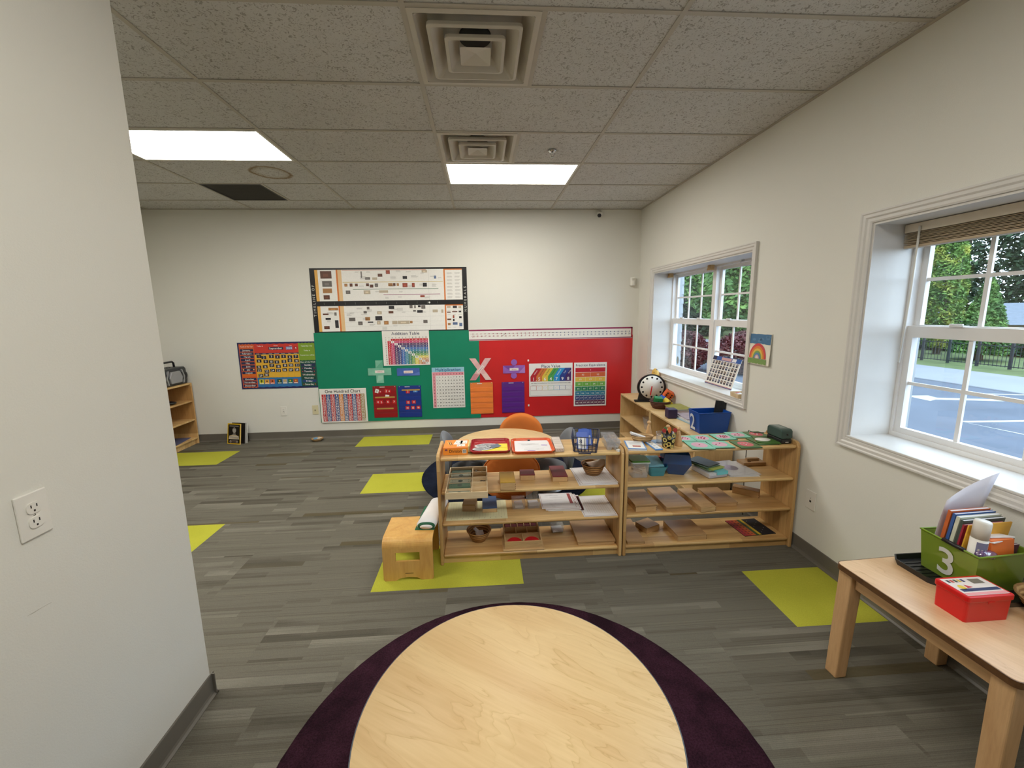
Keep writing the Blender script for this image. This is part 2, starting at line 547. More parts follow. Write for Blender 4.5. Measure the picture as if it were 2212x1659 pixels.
def tile_mat(name, stain=None):
    t = NT(name)
    mp = t.coords((1, 1, 1))
    a = t.noise(mp, 46, 4, .60, 1.8); b = t.noise(mp, 150, 2, .5); c = t.noise(mp, 2, 2)
    ra = t.ramp(a, 0, [(.39, (.52, .50, .47, 1)), (.45, (1, 1, 1, 1)), (.60, (1, 1, 1, 1)), (.68, (.88, .87, .85, 1))])
    rc = t.ramp(c, 0, [(.3, (.58, .575, .56, 1)), (.7, (.615, .61, .595, 1))])
    mx = t.mix('MULTIPLY', .9, (rc, 0), (ra, 0)); last = (mx, 2)
    if stain:
        tc = t.t.nodes.new('ShaderNodeTexCoord')
        mm = t.t.nodes.new('ShaderNodeMapping'); mm.inputs['Location'].default_value = (-stain[0], -stain[1], 0)
        t.l(tc, 'Object', mm, 'Vector')
        wob = t.noise(mm, 9, 3)
        ln = t.n('ShaderNodeVectorMath'); ln.operation = 'LENGTH'; t.l(mm, 0, ln, 0)
        ad = t.n('ShaderNodeMath', operation='MULTIPLY_ADD'); ad.inputs[1].default_value = .06
        t.l(wob, 0, ad, 0); t.l(ln, 'Value', ad, 2)
        rs = t.ramp(ad, 0, [(.12, (1, 1, 1, 1)), (.172, (.84, .78, .68, 1)), (.186, (.5, .38, .26, 1)), (.198, (.62, .5, .36, 1)), (.212, (1, 1, 1, 1))])
        m2 = t.mix('MULTIPLY', 1.0, last, (rs, 0)); last = (m2, 2)
    t.l(last[0], last[1], t.b, 'Base Color'); t.set(Roughness=.9)
    t.b.inputs['Specular IOR Level'].default_value = .1
    t.bump(a, 0, .5, .004)
    MATS[name] = t.m
    return t.m
TILE = tile_mat('fissured_ceiling_tile')
TILE_STAIN = tile_mat('water_stained_ceiling_tile', (TX - .36, .30))
BAR = plain('ceiling_grid_metal', s(178, 172, 160), .5, 0, .03)
RUBBER = plain('grey_rubber_base', s(104, 99, 90), .45, 0, .05, 5)
TRIMW = plain('white_trim_paint', s(208, 205, 200), .38, 0, .03, 5)
VINYL = plain('white_vinyl_frame', s(222, 220, 218), .35, 0, .02, 5)
DARK = plain('dark_plenum', s(28, 27, 26), .9)
GLASS = clear('window_glass', (.96, .98, .98, 1), .06)

# ------------------------------------------------------------------ floor with carpet planks
fl = structure(M().box(XL - .2, YF - .2, -.12, XR + .3, YB + .2, -.007).build('floor', CARPET))
_cache = {}
def plank(x0, y0, x1, y1, lime):
    x0, x1, y0, y1 = max(x0, XL), min(x1, XR), max(y0, YF), min(y1, YB)
    if x1 - x0 < .02 or y1 - y0 < .02: return
    w, d = round(x1 - x0, 4), round(y1 - y0, 4)
    key = (w, d, lime)
    if key not in _cache:
        g = .0002
        m = M().box(g, g, -.0068, w - g, d - g, 0)
        me = bpy.data.meshes.new('carpet_tile'); me.from_pydata(m.v, [], m.f); me.materials.append(LIME if lime else CARPET)
        _cache[key] = me
    place('carpet_tile', _cache[key], fl, (x0, y0, 0))
lime_at = {(0, 0), (-1, 2.5), (1, -2.5), (3, -.5), (5, -3.5), (6, -1), (2, 1)}
for row in range(-7, 7):
    off = .5 if row % 2 else 0
    for k in range(-5, 5):
        c = k + off
        plank(FX + c * CW, FY + row * CD, FX + (c + 1) * CW, FY + (row + 1) * CD, (row, c) in lime_at)

# ------------------------------------------------------------------ ceiling: backing, tiles, grid
ce = structure(M().box(XL - .2, YF - .2, ZC + .10, XR + .3, YB + .2, ZC + .16).build('ceiling', DARK))
xs = [XL] + [GX + k * TX for k in range(-3, 2)] + [XR]
ys = [YF] + [GY + k * TY for k in range(-12, 1)] + [YB]
SPECIAL = {(-2.7401, 3.1700): 'light', (-0.3017, 3.7796): 'light', (-2.7401, 1.3412): 'light', (-0.3017, 0.1220): 'light',
           (-0.3017, 1.9508): 'vent', (-0.3017, 3.1700): 'vent', (-2.7401, 4.3892): 'grille'}
def special(x, y):
    for (a, b), v in SPECIAL.items():
        if abs(a - x) < .02 and abs(b - y) < .02: return v
_tc = {}
def ctile(x0, y0, x1, y1, mat=TILE):
    w, d = round(x1 - x0, 3), round(y1 - y0, 3)
    if w < .03 or d < .03: return
    if (w, d, mat.name) not in _tc:
        m = M().box(.004, .004, .0, w - .004, d - .004, .016)
        me = bpy.data.meshes.new('ceiling_tile'); me.from_pydata(m.v, [], m.f); me.materials.append(mat); _tc[(w, d, mat.name)] = me
    place('ceiling_tile', _tc[(w, d, mat.name)], ce, (x0, y0, ZC + .004))
bars = []
for i in range(len(xs) - 1):
    for j in range(len(ys) - 1):
        x0, x1, y0, y1 = xs[i], xs[i + 1], ys[j], ys[j + 1]
        sp = special(x0, y0)
        if sp == 'light': continue
        if sp in ('vent', 'grille'):
            ctile(x0 + TX / 2, y0, x1, y1); bars.append(('y', x0 + TX / 2, y0, y1)); continue
        st = abs(x0 + 2.7401) < .02 and abs(y0 - 3.7796) < .02
        ctile(x0, y0, x1, y1, TILE_STAIN if st else TILE)
BW = .012
for x in xs[1:-1]: M().box(x - BW, YF, ZC - .001, x + BW, YB, ZC + .003).build('grid_bar', BAR, ce)
for y in ys[1:-1]: M().box(XL, y - BW, ZC - .0006, XR, y + BW, ZC + .0034).build('grid_bar', BAR, ce)
for _, x, y0, y1 in bars: M().box(x - BW, y0 + BW, ZC - .001, x + BW, y1 - BW, ZC + .003).build('grid_bar', BAR, ce)
for a in ((XL, YB - .022, XR, YB), (XR - .022, YF, XR, YB - .022), (XL, YF, XL + .022, YB - .022)):
    M().box(a[0], a[1], ZC - .002, a[2], a[3], ZC + .003).build('grid_bar', BAR, ce)

# ------------------------------------------------------------------ walls
structure(M().box(XL - .2, YB, -.1, XR + .30, YB + .2, ZC + .12).build('wall_back', PAINT))
structure(M().box(XL - .2, YF - .2, -.1, XL, YB, ZC + .12).build('wall_far_left', PAINT))
structure(M().box(XL, YF - .2, -.1, XR + .3, YF, ZC + .12).build('wall_front', PAINT))
structure(M().box(XP - .125, YF, 0, XP, YP, ZC + .02).build('wall_left', PAINT_P, bev=.004))
W1, W2 = (3.115, 4.945), (.313, 2.143)          # window openings along y
WZ0, WZ1 = .882, 2.07
XO = 2.43                                        # outer face of the right wall
def wall_holes():
    Y = [YF, W2[0], W2[1], W1[0], W1[1], YB]; Z = [-.1, WZ0, WZ1, ZC + .12]
    idx, v, f = {}, [], []
    def P(x, y, z):
        k = (x, y, z)
        if k not in idx: idx[k] = len(v); v.append(k)
        return idx[k]
    hole = lambda i, j: j == 1 and i in (1, 3)
    for i in range(5):
        for j in range(3):
            y0, y1, z0, z1 = Y[i], Y[i + 1], Z[j], Z[j + 1]
            if not hole(i, j):
                f.append((P(XR, y0, z0), P(XR, y0, z1), P(XR, y1, z1), P(XR, y1, z0)))
                f.append((P(XO, y0, z0), P(XO, y1, z0), P(XO, y1, z1), P(XO, y0, z1)))
            else:
                f.append((P(XR, y0, z0), P(XR, y1, z0), P(XO, y1, z0), P(XO, y0, z0)))
                f.append((P(XR, y0, z1), P(XO, y0, z1), P(XO, y1, z1), P(XR, y1, z1)))
                f.append((P(XR, y0, z0), P(XO, y0, z0), P(XO, y0, z1), P(XR, y0, z1)))
                f.append((P(XR, y1, z0), P(XR, y1, z1), P(XO, y1, z1), P(XO, y1, z0)))
    m = M(); m.add(v, f)
    return structure(m.build('wall_right', PAINT))
wall_holes()
def base(name, p0, p1, n):
    """rubber cove base from p0 to p1; n points into the room"""
    p0, p1, n = Vector((*p0, 0)), Vector((*p1, 0)), Vector((*n, 0))
    prof = [(0, 0), (.016, 0), (.016, .004), (.008, .012), (.005, .022), (.005, .098), (.003, .102), (0, .102)]
    m = M(); k = len(prof)
    vs = [tuple(p0 + n * a + Vector((0, 0, z))) for a, z in prof] + [tuple(p1 + n * a + Vector((0, 0, z))) for a, z in prof]
    m.add(vs, [(i, (i + 1) % k, k + (i + 1) % k, k + i) for i in range(k)] + [tuple(range(k - 1, -1, -1)), tuple(range(k, 2 * k))])
    return structure(m.build(name, RUBBER))
base('baseboard_back', (XL, YB), (XR, YB), (0, -1))
base('baseboard_right', (XR, YB), (XR, YF), (-1, 0))
base('baseboard_left', (XP, YP + .016), (XP, YF), (1, 0))
base('baseboard_left_end', (XP - .125, YP), (XP + .016, YP), (0, 1))
base('baseboard_far_left', (XL, YF), (XL, YB), (1, 0))

# ------------------------------------------------------------------ windows (twin double-hung units with muntins)
def make_window(name, yc, blind):
    w = holder(name, (XR, yc, 0))                # local y along the wall, x outwards
    H = (W1[1] - W1[0]) / 2
    # jamb liner boards and sill
    for sy in (-1, 1):
        M().box(0, sy * H - (.012 if sy > 0 else 0), WZ0, .245, sy * H + (0 if sy > 0 else .012), WZ1).build('jamb', TRIMW, w)
    M().box(0, -H + .012, WZ1 - .012, .245, H - .012, WZ1).build('head_jamb', TRIMW, w)
    M().box(-.014, -H, WZ0, .245, H, WZ0 + .014).build('sill', TRIMW, w, bev=.004)
    # casing: four mitred moulded boards with a stepped profile
    cw = .058
    prof = [(0, 0), (-.008, 0), (-.012, .008), (-.012, .022), (-.018, .030), (-.018, .044), (-.022, .050), (-.022, cw), (0, cw)]
    k = len(prof)
    corners = [(-H, WZ0 + .004, -1, -1), (H, WZ0 + .004, 1, -1), (H, WZ1, 1, 1), (-H, WZ1, -1, 1)]
    for q in range(4):
        a, b = corners[q], corners[(q + 1) % 4]
        m = M()
        vs = [(x, a[0] + a[2] * t, a[1] + a[3] * t) for x, t in prof] + [(x, b[0] + b[2] * t, b[1] + b[3] * t) for x, t in prof]
        m.add(vs, [(i, k + i, k + (i + 1) % k, (i + 1) % k) for i in range(k)] + [tuple(range(k)), tuple(range(2 * k - 1, k - 1, -1))])
        m.build('casing', TRIMW, w)
    # outer frame
    F0, F1 = .235, .315
    fr = M()
    for y0, y1 in ((-H, -H + .028), (H - .028, H), (-.030, .030)): fr.box(F0, y0, WZ0 + .038, F1, y1, WZ1 - .030)
    fr.box(F0, -H, WZ0 + .0142, F1, H, WZ0 + .038); fr.box(F0, -H, WZ1 - .030, F1, H, WZ1)
    fr.build('frame', VINYL, w)
    for side in (-1, 1):
        c = side * (H - .028 + .030) / 2; hw = (H - .028 - .030) / 2
        for upper in (0, 1):
            x0, x1 = ((.278, .304), (.246, .276))[0 if upper else 1]
            z0, z1 = (1.475, WZ1 - .030) if upper else (WZ0 + .038, 1.520)
            st, rl, rh = .032, .050, .032
            g0, g1 = z0 + (rl if upper else .030), z1 - (rh if upper else .062)
            sash = M()
            sash.box(x0, c - hw, z0, x1, c + hw, g0).box(x0, c - hw, g1, x1, c + hw, z1)
            sash.box(x0, c - hw, g0, x1, c - hw + st, g1).box(x0, c + hw - st, g0, x1, c + hw, g1)
            so = sash.build('sash', VINYL, w)
            ya, yb = c - hw + st, c + hw - st
            xm = (x0 + x1) / 2
            for i in (1, 2):
                y = ya + (yb - ya) * i / 3
                M().box(xm - .006, y - .009, g0, xm + .006, y + .009, g1).build('muntin', VINYL, so)
            zm = (g0 + g1) / 2
            M().box(xm - .0055, ya, zm - .009, xm + .0055, yb, zm + .009).build('muntin', VINYL, so)
            for i in range(3):
                for j in range(2):
                    pa, pb = ya + (yb - ya) * i / 3, ya + (yb - ya) * (i + 1) / 3
                    qa, qb = (g0, zm) if j == 0 else (zm, g1)
                    M().add([(xm, pa, qa), (xm, pb, qa), (xm, pb, qb), (xm, pa, qb)], [(0, 3, 2, 1)]).build('pane', GLASS, so)
            if not upper:
                for dy in (-.19, .19):
                    M().box(x0 - .012, c + dy - .030, z1, x1 - .004, c + dy + .030, z1 + .008).cbox(x0 + .004, c + dy + .012, z1 + .012, .014, .050, .008, .35).build('sash_lock', TRIMW, so, bev=.002)
    return w
W1O = make_window('window_1', (W1[0] + W1[1]) / 2, False)
W2O = make_window('window_2', (W2[0] + W2[1]) / 2, True)

# ------------------------------------------------------------------ ceiling fixtures
LAMP = glow('fluorescent_diffuser', (1.0, .965, .885, 1), PANEL_STRENGTH)
LAMPF = plain('light_frame_white', s(220, 218, 210), .4, 0, .02)
DIFF = plain('painted_diffuser_metal', s(196, 190, 178), .5, 0, .03)
CHROME = plain('chrome', s(190, 190, 190), .2, 1, .02)
lights = [((-2.7401, 3.1700), 'long fluorescent ceiling panel beside the partition wall'), ((-0.3017, 3.7796), 'long fluorescent ceiling panel next to the smaller-looking square air vent'),
          ((-0.3017, 0.1220), 'long fluorescent ceiling panel above the nearest round table'), ((-2.7401, 1.3412), 'extra unseen fluorescent ceiling panel added past the partition edge')]  # the last panel is an unseen extra, added to light the left side
for (x, y), lab in lights:
    t = thing('ceiling_light', lab, 'ceiling light', (x, y, ZC), 0, 'fluorescent ceiling panels')
    m = M()
    for a in ((BW, BW, TX - BW, .030), (BW, TY - .030, TX - BW, TY - BW), (BW, .030, .030, TY - .030), (TX - .030, .030, TX - BW, TY - .030)):
        m.box(a[0], a[1], -.002, a[2], a[3], .012)
    m.build('frame', LAMPF, t)
    M().box(.030, .030, .004, TX - .030, TY - .030, .010).build('diffuser_panel', LAMP, t)
    M().box(.020, .020, .014, TX - .020, TY - .020, .09).build('housing', LAMPF, t)

def sq_ring(m, w0, z0, w1, z1, r0=.03, r1=.02, n=3, mi=0, flip=False):
    a, b = ring(w0, w0, r0, z0, n), ring(w1, w1, r1, z1, n)
    k = len(a)
    m.add(a + b, [((i, (i + 1) % k, k + (i + 1) % k, k + i) if not flip else (k + i, k + (i + 1) % k, (i + 1) % k, i)) for i in range(k)], mi, None, False)
DUCT = plain('dark_duct', s(40, 40, 40), .6)
for (x, y), lab in (((-.3017, 1.9508), 'larger-looking square stepped air vent nearest the viewer in the ceiling'), ((-.3017, 3.1700), 'square stepped air vent beside the lit ceiling panel')):
    t = thing('ceiling_vent', lab, 'air vent', (x + TY / 2, y + TY / 2, ZC), 0, 'square ceiling air vents')
    W = TY - 2 * BW
    m = M(); sq_ring(m, W, -.002, W - .05, -.004, .004, .01); sq_ring(m, W - .05, -.004, .44, .070, .02, .04)
    sq_ring(m, .44, .070, .12, .078, .04, .05)
    m.build('face_frame', DIFF, t, solid=.003)
    d = M(); d.lathe([(.078, .060), (.078, .098)], 24); d.build('duct_collar', DUCT, t, solid=.003)
    for w0, z0, w1, z1 in ((.435, -.014, .30, .034), (.285, -.020, .165, .024)):
        m = M(); sq_ring(m, w0, z0, w0 - .03, z0 - .004, .018, .016); sq_ring(m, w0 - .03, z0 - .004, w1, z1, .016, .02)
        sq_ring(m, w0, z0, w0 - .004, z0 + .014, .018, .018)
        m.build('vane', DIFF, t, solid=.002)
    m = M()
    a = ring(.150, .150, .010, -.022, 3); k = len(a); b = ring(.05, .05, .004, .006, 3)
    m.add(a + [(0, 0, -.006)], [(i, (i + 1) % k, k) for i in range(k)][::1])
    m.add(a + b, [(i, (i + 1) % k, k + (i + 1) % k, k + i) for i in range(k)] + [tuple(range(k, 2 * k))])
    m.build('centre_cone', DIFF, t)
    for dx in (-.12, .12):
        M().tube([(dx, .16, .07), (dx, .13, .01)], .003, 6).build('support_rod', CHROME, t)
# return-air grille: a dark square of fine louvres
GRD = plain('dark_grille_metal', s(62, 60, 56), .6)
t = thing('return_grille', 'dark grey square return-air grille in the ceiling by the back wall', 'air grille', (-2.7401, 4.3892, ZC))
M().box(BW, BW, .020, TY - BW, TY - BW, .026).build('backing', DARK, t)
m = M()
for a in ((BW, BW, TY - BW, .03), (BW, TY - .03, TY - BW, TY - BW), (BW, .03, .03, TY - .03), (TY - .03, .03, TY - BW, TY - .03)): m.box(a[0], a[1], -.002, a[2], a[3], .02)
m.build('frame', GRD, t)
for i in range(18):
    M().cbox(TY / 2, .045 + i * .0305, .008, TY - .06, .020, .0015, 0, 0, (-.7, 'X')).build('louvre', GRD, t)
# sprinkler
t = thing('sprinkler_head', 'small chrome fire sprinkler hanging from a ceiling tile', 'sprinkler', (.604, 3.491, ZC))
M().lathe([(.034, 0), (.032, -.006), (.016, -.010), (.012, -.012)], 24).build('escutcheon', CHROME, t)
M().tube([(0, 0, -.008), (0, 0, -.026)], .008, 10).tube([(-.012, 0, -.02), (-.014, 0, -.035), (0, 0, -.050)], .002, 6).tube([(.012, 0, -.02), (.014, 0, -.035), (0, 0, -.050)], .002, 6).build('frame_arms', CHROME, t)
M().lathe([(.016, -.050), (.016, -.0525)], 16).build('deflector', CHROME, t)
# security camera
PLW = plain('white_plastic', s(225, 222, 214), .4, 0, .02)
PLK = plain('black_plastic', s(24, 24, 26), .35, 0, .05)
t = thing('security_camera', 'white round security camera high on the back wall near the corner', 'camera', (1.55, YB, 2.868))
M().lathe([(.030, 0), (.030, -.012)], 20).build('mount', PLW, t, rot=(PI / 2, 0, 0), loc=(0, -.012, 0))
m = M(); m.tube([(0, -.010, 0), (-.006, -.05, -.018)], .016, 12); m.tube([(-.004, -.035, -.012), (-.024, -.075, -.046)], .031, 18); m.build('housing', PLW, t)
m = M(); m.tube([(-.024, -.075, -.046), (-.0255, -.078, -.0485)], .025, 18); m.build('lens', PLK, t)
# motion sensor in the corner
t = thing('motion_sensor', 'small white wall sensor box near the corner by the far window', 'sensor', (2.005, YB, 2.000))
M().prism([(-.032, 0), (.032, 0), (.030, -.040), (.012, -.052), (-.020, -.050), (-.032, -.03)], -.055, .055).build('housing', PLW, t, bev=.006)
M().box(-.020, -.0535, .012, .012, -.048, .040).build('sensor_lens', plain('sensor_lens_grey', s(200, 196, 186), .3), t, bev=.003)
# electrical plates
def outlet(loc, rz, lab, kind, name='wall_outlet', cat='outlet', sc=1.0):
    t = thing(name, lab, cat, loc, rz)          # faces local -y
    w, h = .078 * sc, .124 * sc
    m_ = plain('ivory_plastic', s(205, 196, 160), .4, 0, .02) if kind == 'coax' else PLW
    M().box(-w / 2, -.006, -h / 2, w / 2, 0, h / 2).build('cover_plate', m_, t, bev=.003)
    if kind == 'duplex':
        for dz in (-.020, .020):
            r = M(); r.prism([(x, z + dz * sc) for x, z in rrect(.036 * sc, .030 * sc, .012 * sc)], -.009, -.005, 'y')
            ro = r.build('receptacle', PLW, t)
            k = M()
            for dx in (-.007, .007): k.box((dx - .0012) * sc, -.0096, (dz + .001) * sc, (dx + .0012) * sc, -.0085, (dz + .009) * sc)
            k.box(-.002 * sc, -.0096, (dz - .010) * sc, .002 * sc, -.0085, (dz - .005) * sc)
            k.build('slots', PLK, ro)
        M().lathe([(.003, 0), (.003, .001)], 10).build('screw', CHROME, t, loc=(0, -.006, 0), rot=(PI / 2, 0, 0))
    elif kind == 'coax':
        M().lathe([(.0065, 0), (.0065, .012), (.003, .012)], 12).build('connector', CHROME, t, loc=(0, -.006, 0), rot=(PI / 2, 0, 0))
    elif kind == 'gfci':
        r = M(); r.box(-.016, -.009, -.034, .016, -.005, .034); ro = r.build('receptacle', PLW, t, bev=.002)
        k = M()
        for dz in (-.020, .020):
            for dx in (-.006, .006): k.box(dx - .0013, -.0096, dz - .003, dx + .0013, -.0088, dz + .006)
        k.box(-.008, -.0096, -.003, .008, -.0088, .003); k.build('slots', PLK, ro)
    else:
        M().box(-.007, -.0068, -.014, .007, -.0055, -.001).box(-.003, -.0068, .012, .003, -.0055, .015).build('jack', PLK, t)
    return t
outlet((XP, 1.094, 1.114), PI / 2, 'white double power outlet on the near partition wall', 'duplex')
outlet((-2.628, YB, .382), 0, 'white power outlet low on the back wall', 'gfci')
outlet((-2.222, YB, .388), 0, 'ivory cable socket plate beside the green paper', 'coax', 'cable_plate', 'wall plate')
outlet((XR, 2.348, .394), -PI / 2, 'white data jack plate on the right wall next to the shelf', 'data', 'data_plate', 'wall plate')
# faint scuff on the partition
M().add([(XP + .0004, 1.033, .8600), (XP + .0004, 1.050, .8560), (XP + .0004, 1.072, .8555), (XP + .0004, 1.096, .8525), (XP + .0004, 1.095, .8538), (XP + .0004, 1.060, .8580)], [(0, 1, 2, 3, 4, 5)]).build('scuff_mark', plain('grey_scuff', s(186, 181, 168), .7), bpy.data.objects['wall_left'])
# ------------------------------------------------------------------ window fittings
SLAT = plain('tan_blind_slat', s(176, 156, 128), .5, 0, .10, 4)
GOLD = plain('blind_bracket_tan', s(186, 150, 96), .5)
t = thing('window_blind', 'raised tan slatted blind at the top of the nearest window', 'blind', (XR + .19, W2[1] - .012, 2.055))
for u in (0, 1):
    y1 = -.004 - u * .906; y0 = y1 - .895
    M().box(-.025, y0, -.045, .025, y1, .0).build('head_rail', plain('blind_rail', s(214, 202, 184), .45, 0, .03), t, bev=.003)
    for i in range(10):
        M().cbox(random.uniform(-.003, .003), (y0 + y1) / 2, -.050 - i * .0062, .050, .885, .0026, 0, 0, (random.uniform(-.04, .04), 'Y')).build('slat', SLAT, t)
    M().box(-.025, y0 + .005, -.124, .025, y1 - .005, -.110).build('bottom_rail', SLAT, t, bev=.003)
M().tube([(-.030, -.085, -.02), (-.034, -.088, -.35), (-.030, -.070, -.73)], .005, 8).build('wand', PLW, t)
for y, g in ((W1[1] - .045, 'tan blind bracket at the far top corner of the further window'), (W1[0] + .915, 'tan blind bracket above the centre of the further window')):
    o = M().box(-.022, -.026, -.048, .022, .026, 0).box(-.026, -.030, -.050, -.022, .030, -.030).build('blind_bracket', GOLD, None, (XR + .19, y, WZ1 - .012), bev=.002)
    tag(o, g, 'bracket', 'blind brackets of the further window')
t = thing('tilt_clip', 'small metal hook at the head of the further window', 'hook', (XR + .215, W1[0] + .45, WZ1 - .012))
M().box(-.008, -.012, -.018, .004, .012, 0).build('plate', CHROME, t); M().tube([(-.006, 0, -.012), (-.020, 0, -.020), (-.020, 0, -.030)], .003, 6).build('hook', CHROME, t)

# ------------------------------------------------------------------ outside: car park, fence, trees, houses
ASPH = plain('blue_grey_asphalt', s(66, 74, 86), .9, 0, .14, 1.2, .3, 60)
CONC = plain('pale_concrete', s(112, 116, 122), .9, 0, .06, 1, .2, 60)
GRASS = plain('mown_grass', s(74, 88, 44), .95, 0, .25, 3, .6, 40)
structure(M().box(2.43, -30, ZG - .2, 60, 60, ZG - .02).build('ground_outside', GRASS))
structure(M().box(2.44, -20, ZG - .019, 11.6, 40, ZG).build('trim_asphalt', ASPH))
structure(M().box(11.6, -20, ZG - .019, 14.2, 40, ZG + .03).build('trim_pavement', CONC, bev=.02))
PAINTW = plain('road_paint_white', s(140, 142, 142), .8, 0, .10, 6)
def ground_mark(name, poly, lab, cat):
    o = M().prism(poly, 0, .004).build(name, PAINTW, None, (poly[0][0] * 0, 0, ZG + .0005))
    tag(o, lab, cat)
k = (1.6294 - ZG) / 1.8294
def gp(x, y): return (x * k, y * k)
ground_mark('road_arrow', [gp(8.668, 7.662), gp(8.62, 7.15), gp(8.85, 7.25), gp(9.9, 6.95), gp(9.9, 7.15), gp(9.05, 7.40), gp(9.12, 7.62)][::-1], 'white painted arrow on the car park outside the near window', 'road marking')
ground_mark('parking_line', [gp(10.03, 7.76), gp(10.03, 7.66), gp(13.0, 6.72), gp(13.0, 6.82)], 'far thin white line painted on the car park', 'road marking')
ground_mark('parking_line', [gp(7.53, 5.81), gp(7.60, 5.72), gp(10.0, 5.55), gp(10.0, 5.66)], 'broad white painted line with a pointed end on the car park', 'road marking')
ground_mark('parking_line', [gp(7.55, 5.75), gp(7.55, 5.68), gp(7.66, 4.6), gp(7.72, 4.6)], 'thin white line slanting away from the broad painted line', 'road marking')
# iron fence
IRON = plain('black_iron', s(30, 32, 36), .5, 0, .05)
t = thing('iron_fence', 'black iron picket fence between the car park and the lawn', 'fence', (15.7, 0, ZG))
FH = .74
for z in (.08, FH - .06): M().box(-.012, -2, z - .012, .012, 34, z + .012).build('rail', IRON, t)
pm = M().box(-.030, -.030, 0, .030, .030, FH + .05).prism([(-.035, -.035), (.035, -.035), (.035, .035), (-.035, .035)], FH + .05, FH + .065)
po = None
for i in range(24):
    if po is None: po = pm.build('post', IRON, t, (0, 1.2 + i * .82, 0))
    else: place('post', po.data, t, (0, 1.2 + i * .82, 0))
pk = M()
for i in range(180):
    pk.box(-.005, 1.0 + i * .1025, .05, .005, 1.010 + i * .1025, FH)
pk.build('pickets', IRON, t)['kind'] = 'stuff'

def leafmat(name, c1, c2, c3):
    t = NT(name)
    mp = t.coords()
    n = t.noise(mp, 2.2, 4)
    r = t.ramp(n, 0, [(.32, c1), (.5, c2), (.68, c3)])
    t.l(r, 0, t.b, 'Base Color'); t.set(Roughness=.75)
    MATS[name] = t.m
    return t.m
LEAF_D = leafmat('dark_leaves', s(28, 46, 30), s(44, 66, 40), s(66, 90, 54))
LEAF_M = leafmat('mid_leaves', s(44, 74, 36), s(74, 108, 50), s(110, 142, 66))
LEAF_L = leafmat('yellow_green_leaves', s(56, 88, 36), s(94, 126, 52), s(150, 152, 62))
LEAF_R = leafmat('red_brown_leaves', s(48, 26, 28), s(78, 38, 38), s(66, 58, 40))
BARK = plain('bark', s(92, 78, 64), .9, 0, .2, 6, .4, 40)
def crown(m, c, r, n, size, shape, rng):
    """leaf sprays scattered through a crown volume"""
    for _ in range(n):
        u = rng.random()
        a = rng.random() * 2 * PI
        z = rng.random()
        if shape == 'cone': rad = (1 - z) ** .8 * (.55 + .45 * rng.random() ** .5)
        elif shape == 'column': rad = (math.sin(PI * min(.98, z * .86 + .12)) ** .55) * (.5 + .5 * rng.random() ** .5)
        elif shape == 'hedge': rad = None
        else: rad = math.sqrt(max(0, 1 - (2 * z - 1) ** 2)) * (.45 + .55 * rng.random() ** .5) * (1 + .18 * math.sin(5 * a + 9 * z))
        if rad is None:
            p = Vector((c[0] + (rng.random() * 2 - 1) * r[0], c[1] + (rng.random() * 2 - 1) * r[1], c[2] + z * r[2]))
        else:
            p = Vector((c[0] + math.cos(a) * rad * r[0], c[1] + math.sin(a) * rad * r[1], c[2] + z * r[2]))
        d = Vector((rng.uniform(-1, 1), rng.uniform(-1, 1), rng.uniform(-.6, .8))).normalized()
        e = d.cross(Vector((rng.uniform(-1, 1), rng.uniform(-1, 1), rng.uniform(-1, 1)))).normalized()
        q = size * rng.uniform(.6, 1.3)
        m.add([p - d * q, p + e * q * .42, p + d * q, p - e * q * .42], [(0, 1, 2, 3)])
def tree(name, x, y, h, rx, ry, shape, mat, n, size, lab, cat, z0=None, group=None, trunk=.12, base_h=.25, zb=ZG):
    rng = random.Random(int(x * 91 + y * 17))
    t = thing(name, lab, cat, (x, y, zb), 0, group)
    m = M(); crown(m, (0, 0, base_h), (rx, ry, h - base_h), n, size, shape, rng)
    f = m.build('foliage', mat, t); f['kind'] = 'stuff'
    M().tube([(0, 0, -.05), (.02, 0, h * .3), (0, .03, h * .75)], [trunk, trunk * .8, trunk * .2], 8).build('trunk', BARK, t)
    return t
# planting seen through the nearest window
tree('columnar_tree', 18.4, 15.3, 5.1, .62, .62, 'column', LEAF_L, 12000, .075, 'tall columnar tree with yellowing tips seen through the near window', 'tree')
tree('conical_tree', 17.55, 13.25, 2.9, .80, .80, 'cone', LEAF_M, 9000, .070, 'short conical evergreen seen in the near window, right of the columnar tree', 'tree')
tree('conical_tree', 19.3, 17.3, 3.4, .6, .6, 'cone', LEAF_M, 7000, .075, 'slim evergreen half hidden by the frame of the near window', 'tree')
o = thing('clipped_hedge', 'dark green hedge running behind the iron fence', 'hedge', (20.6, 12, ZG))
rng = random.Random(3); m = M(); crown(m, (0, 0, .05), (.9, 8.5, .62), 22000, .085, 'hedge', rng)
m.build('foliage', LEAF_D, o)['kind'] = 'stuff'
M().box(-.5, -8.2, .0, .5, 8.2, .35).build('inner_branches', BARK, o)
far = [(29.5, 33.5, 13, 4.2), (38, 30.5, 17, 4.2), (39.5, 20.8, 16, 4.6), (42, 12, 17, 4.2), (43, 3, 15, 4.2), (22.5, 38, 15, 4.4), (15.5, 31, 15, 4.4)]
flab = ['broad dark forest tree furthest left beyond the house roofs', 'broad dark forest tree rising behind the left house roof', 'broad dark forest tree between the two house roofs', 'broad dark forest tree behind the right house roof', 'broad dark forest tree furthest right beyond the lawn', 'broad dark tree far behind the hedge in the further window', 'broad dark tree deep in the further window view']
for i, ((x, y, h, r_), lb) in enumerate(zip(far, flab)):
    tree('forest_tree', x, y, h, r_, r_, 'ball', LEAF_D, 24000 if i < 5 else 10000, .22 if i < 5 else .32, lb, 'tree', group='forest trees beyond the houses', trunk=.35, base_h=-.5, zb=ZG - 1.5)
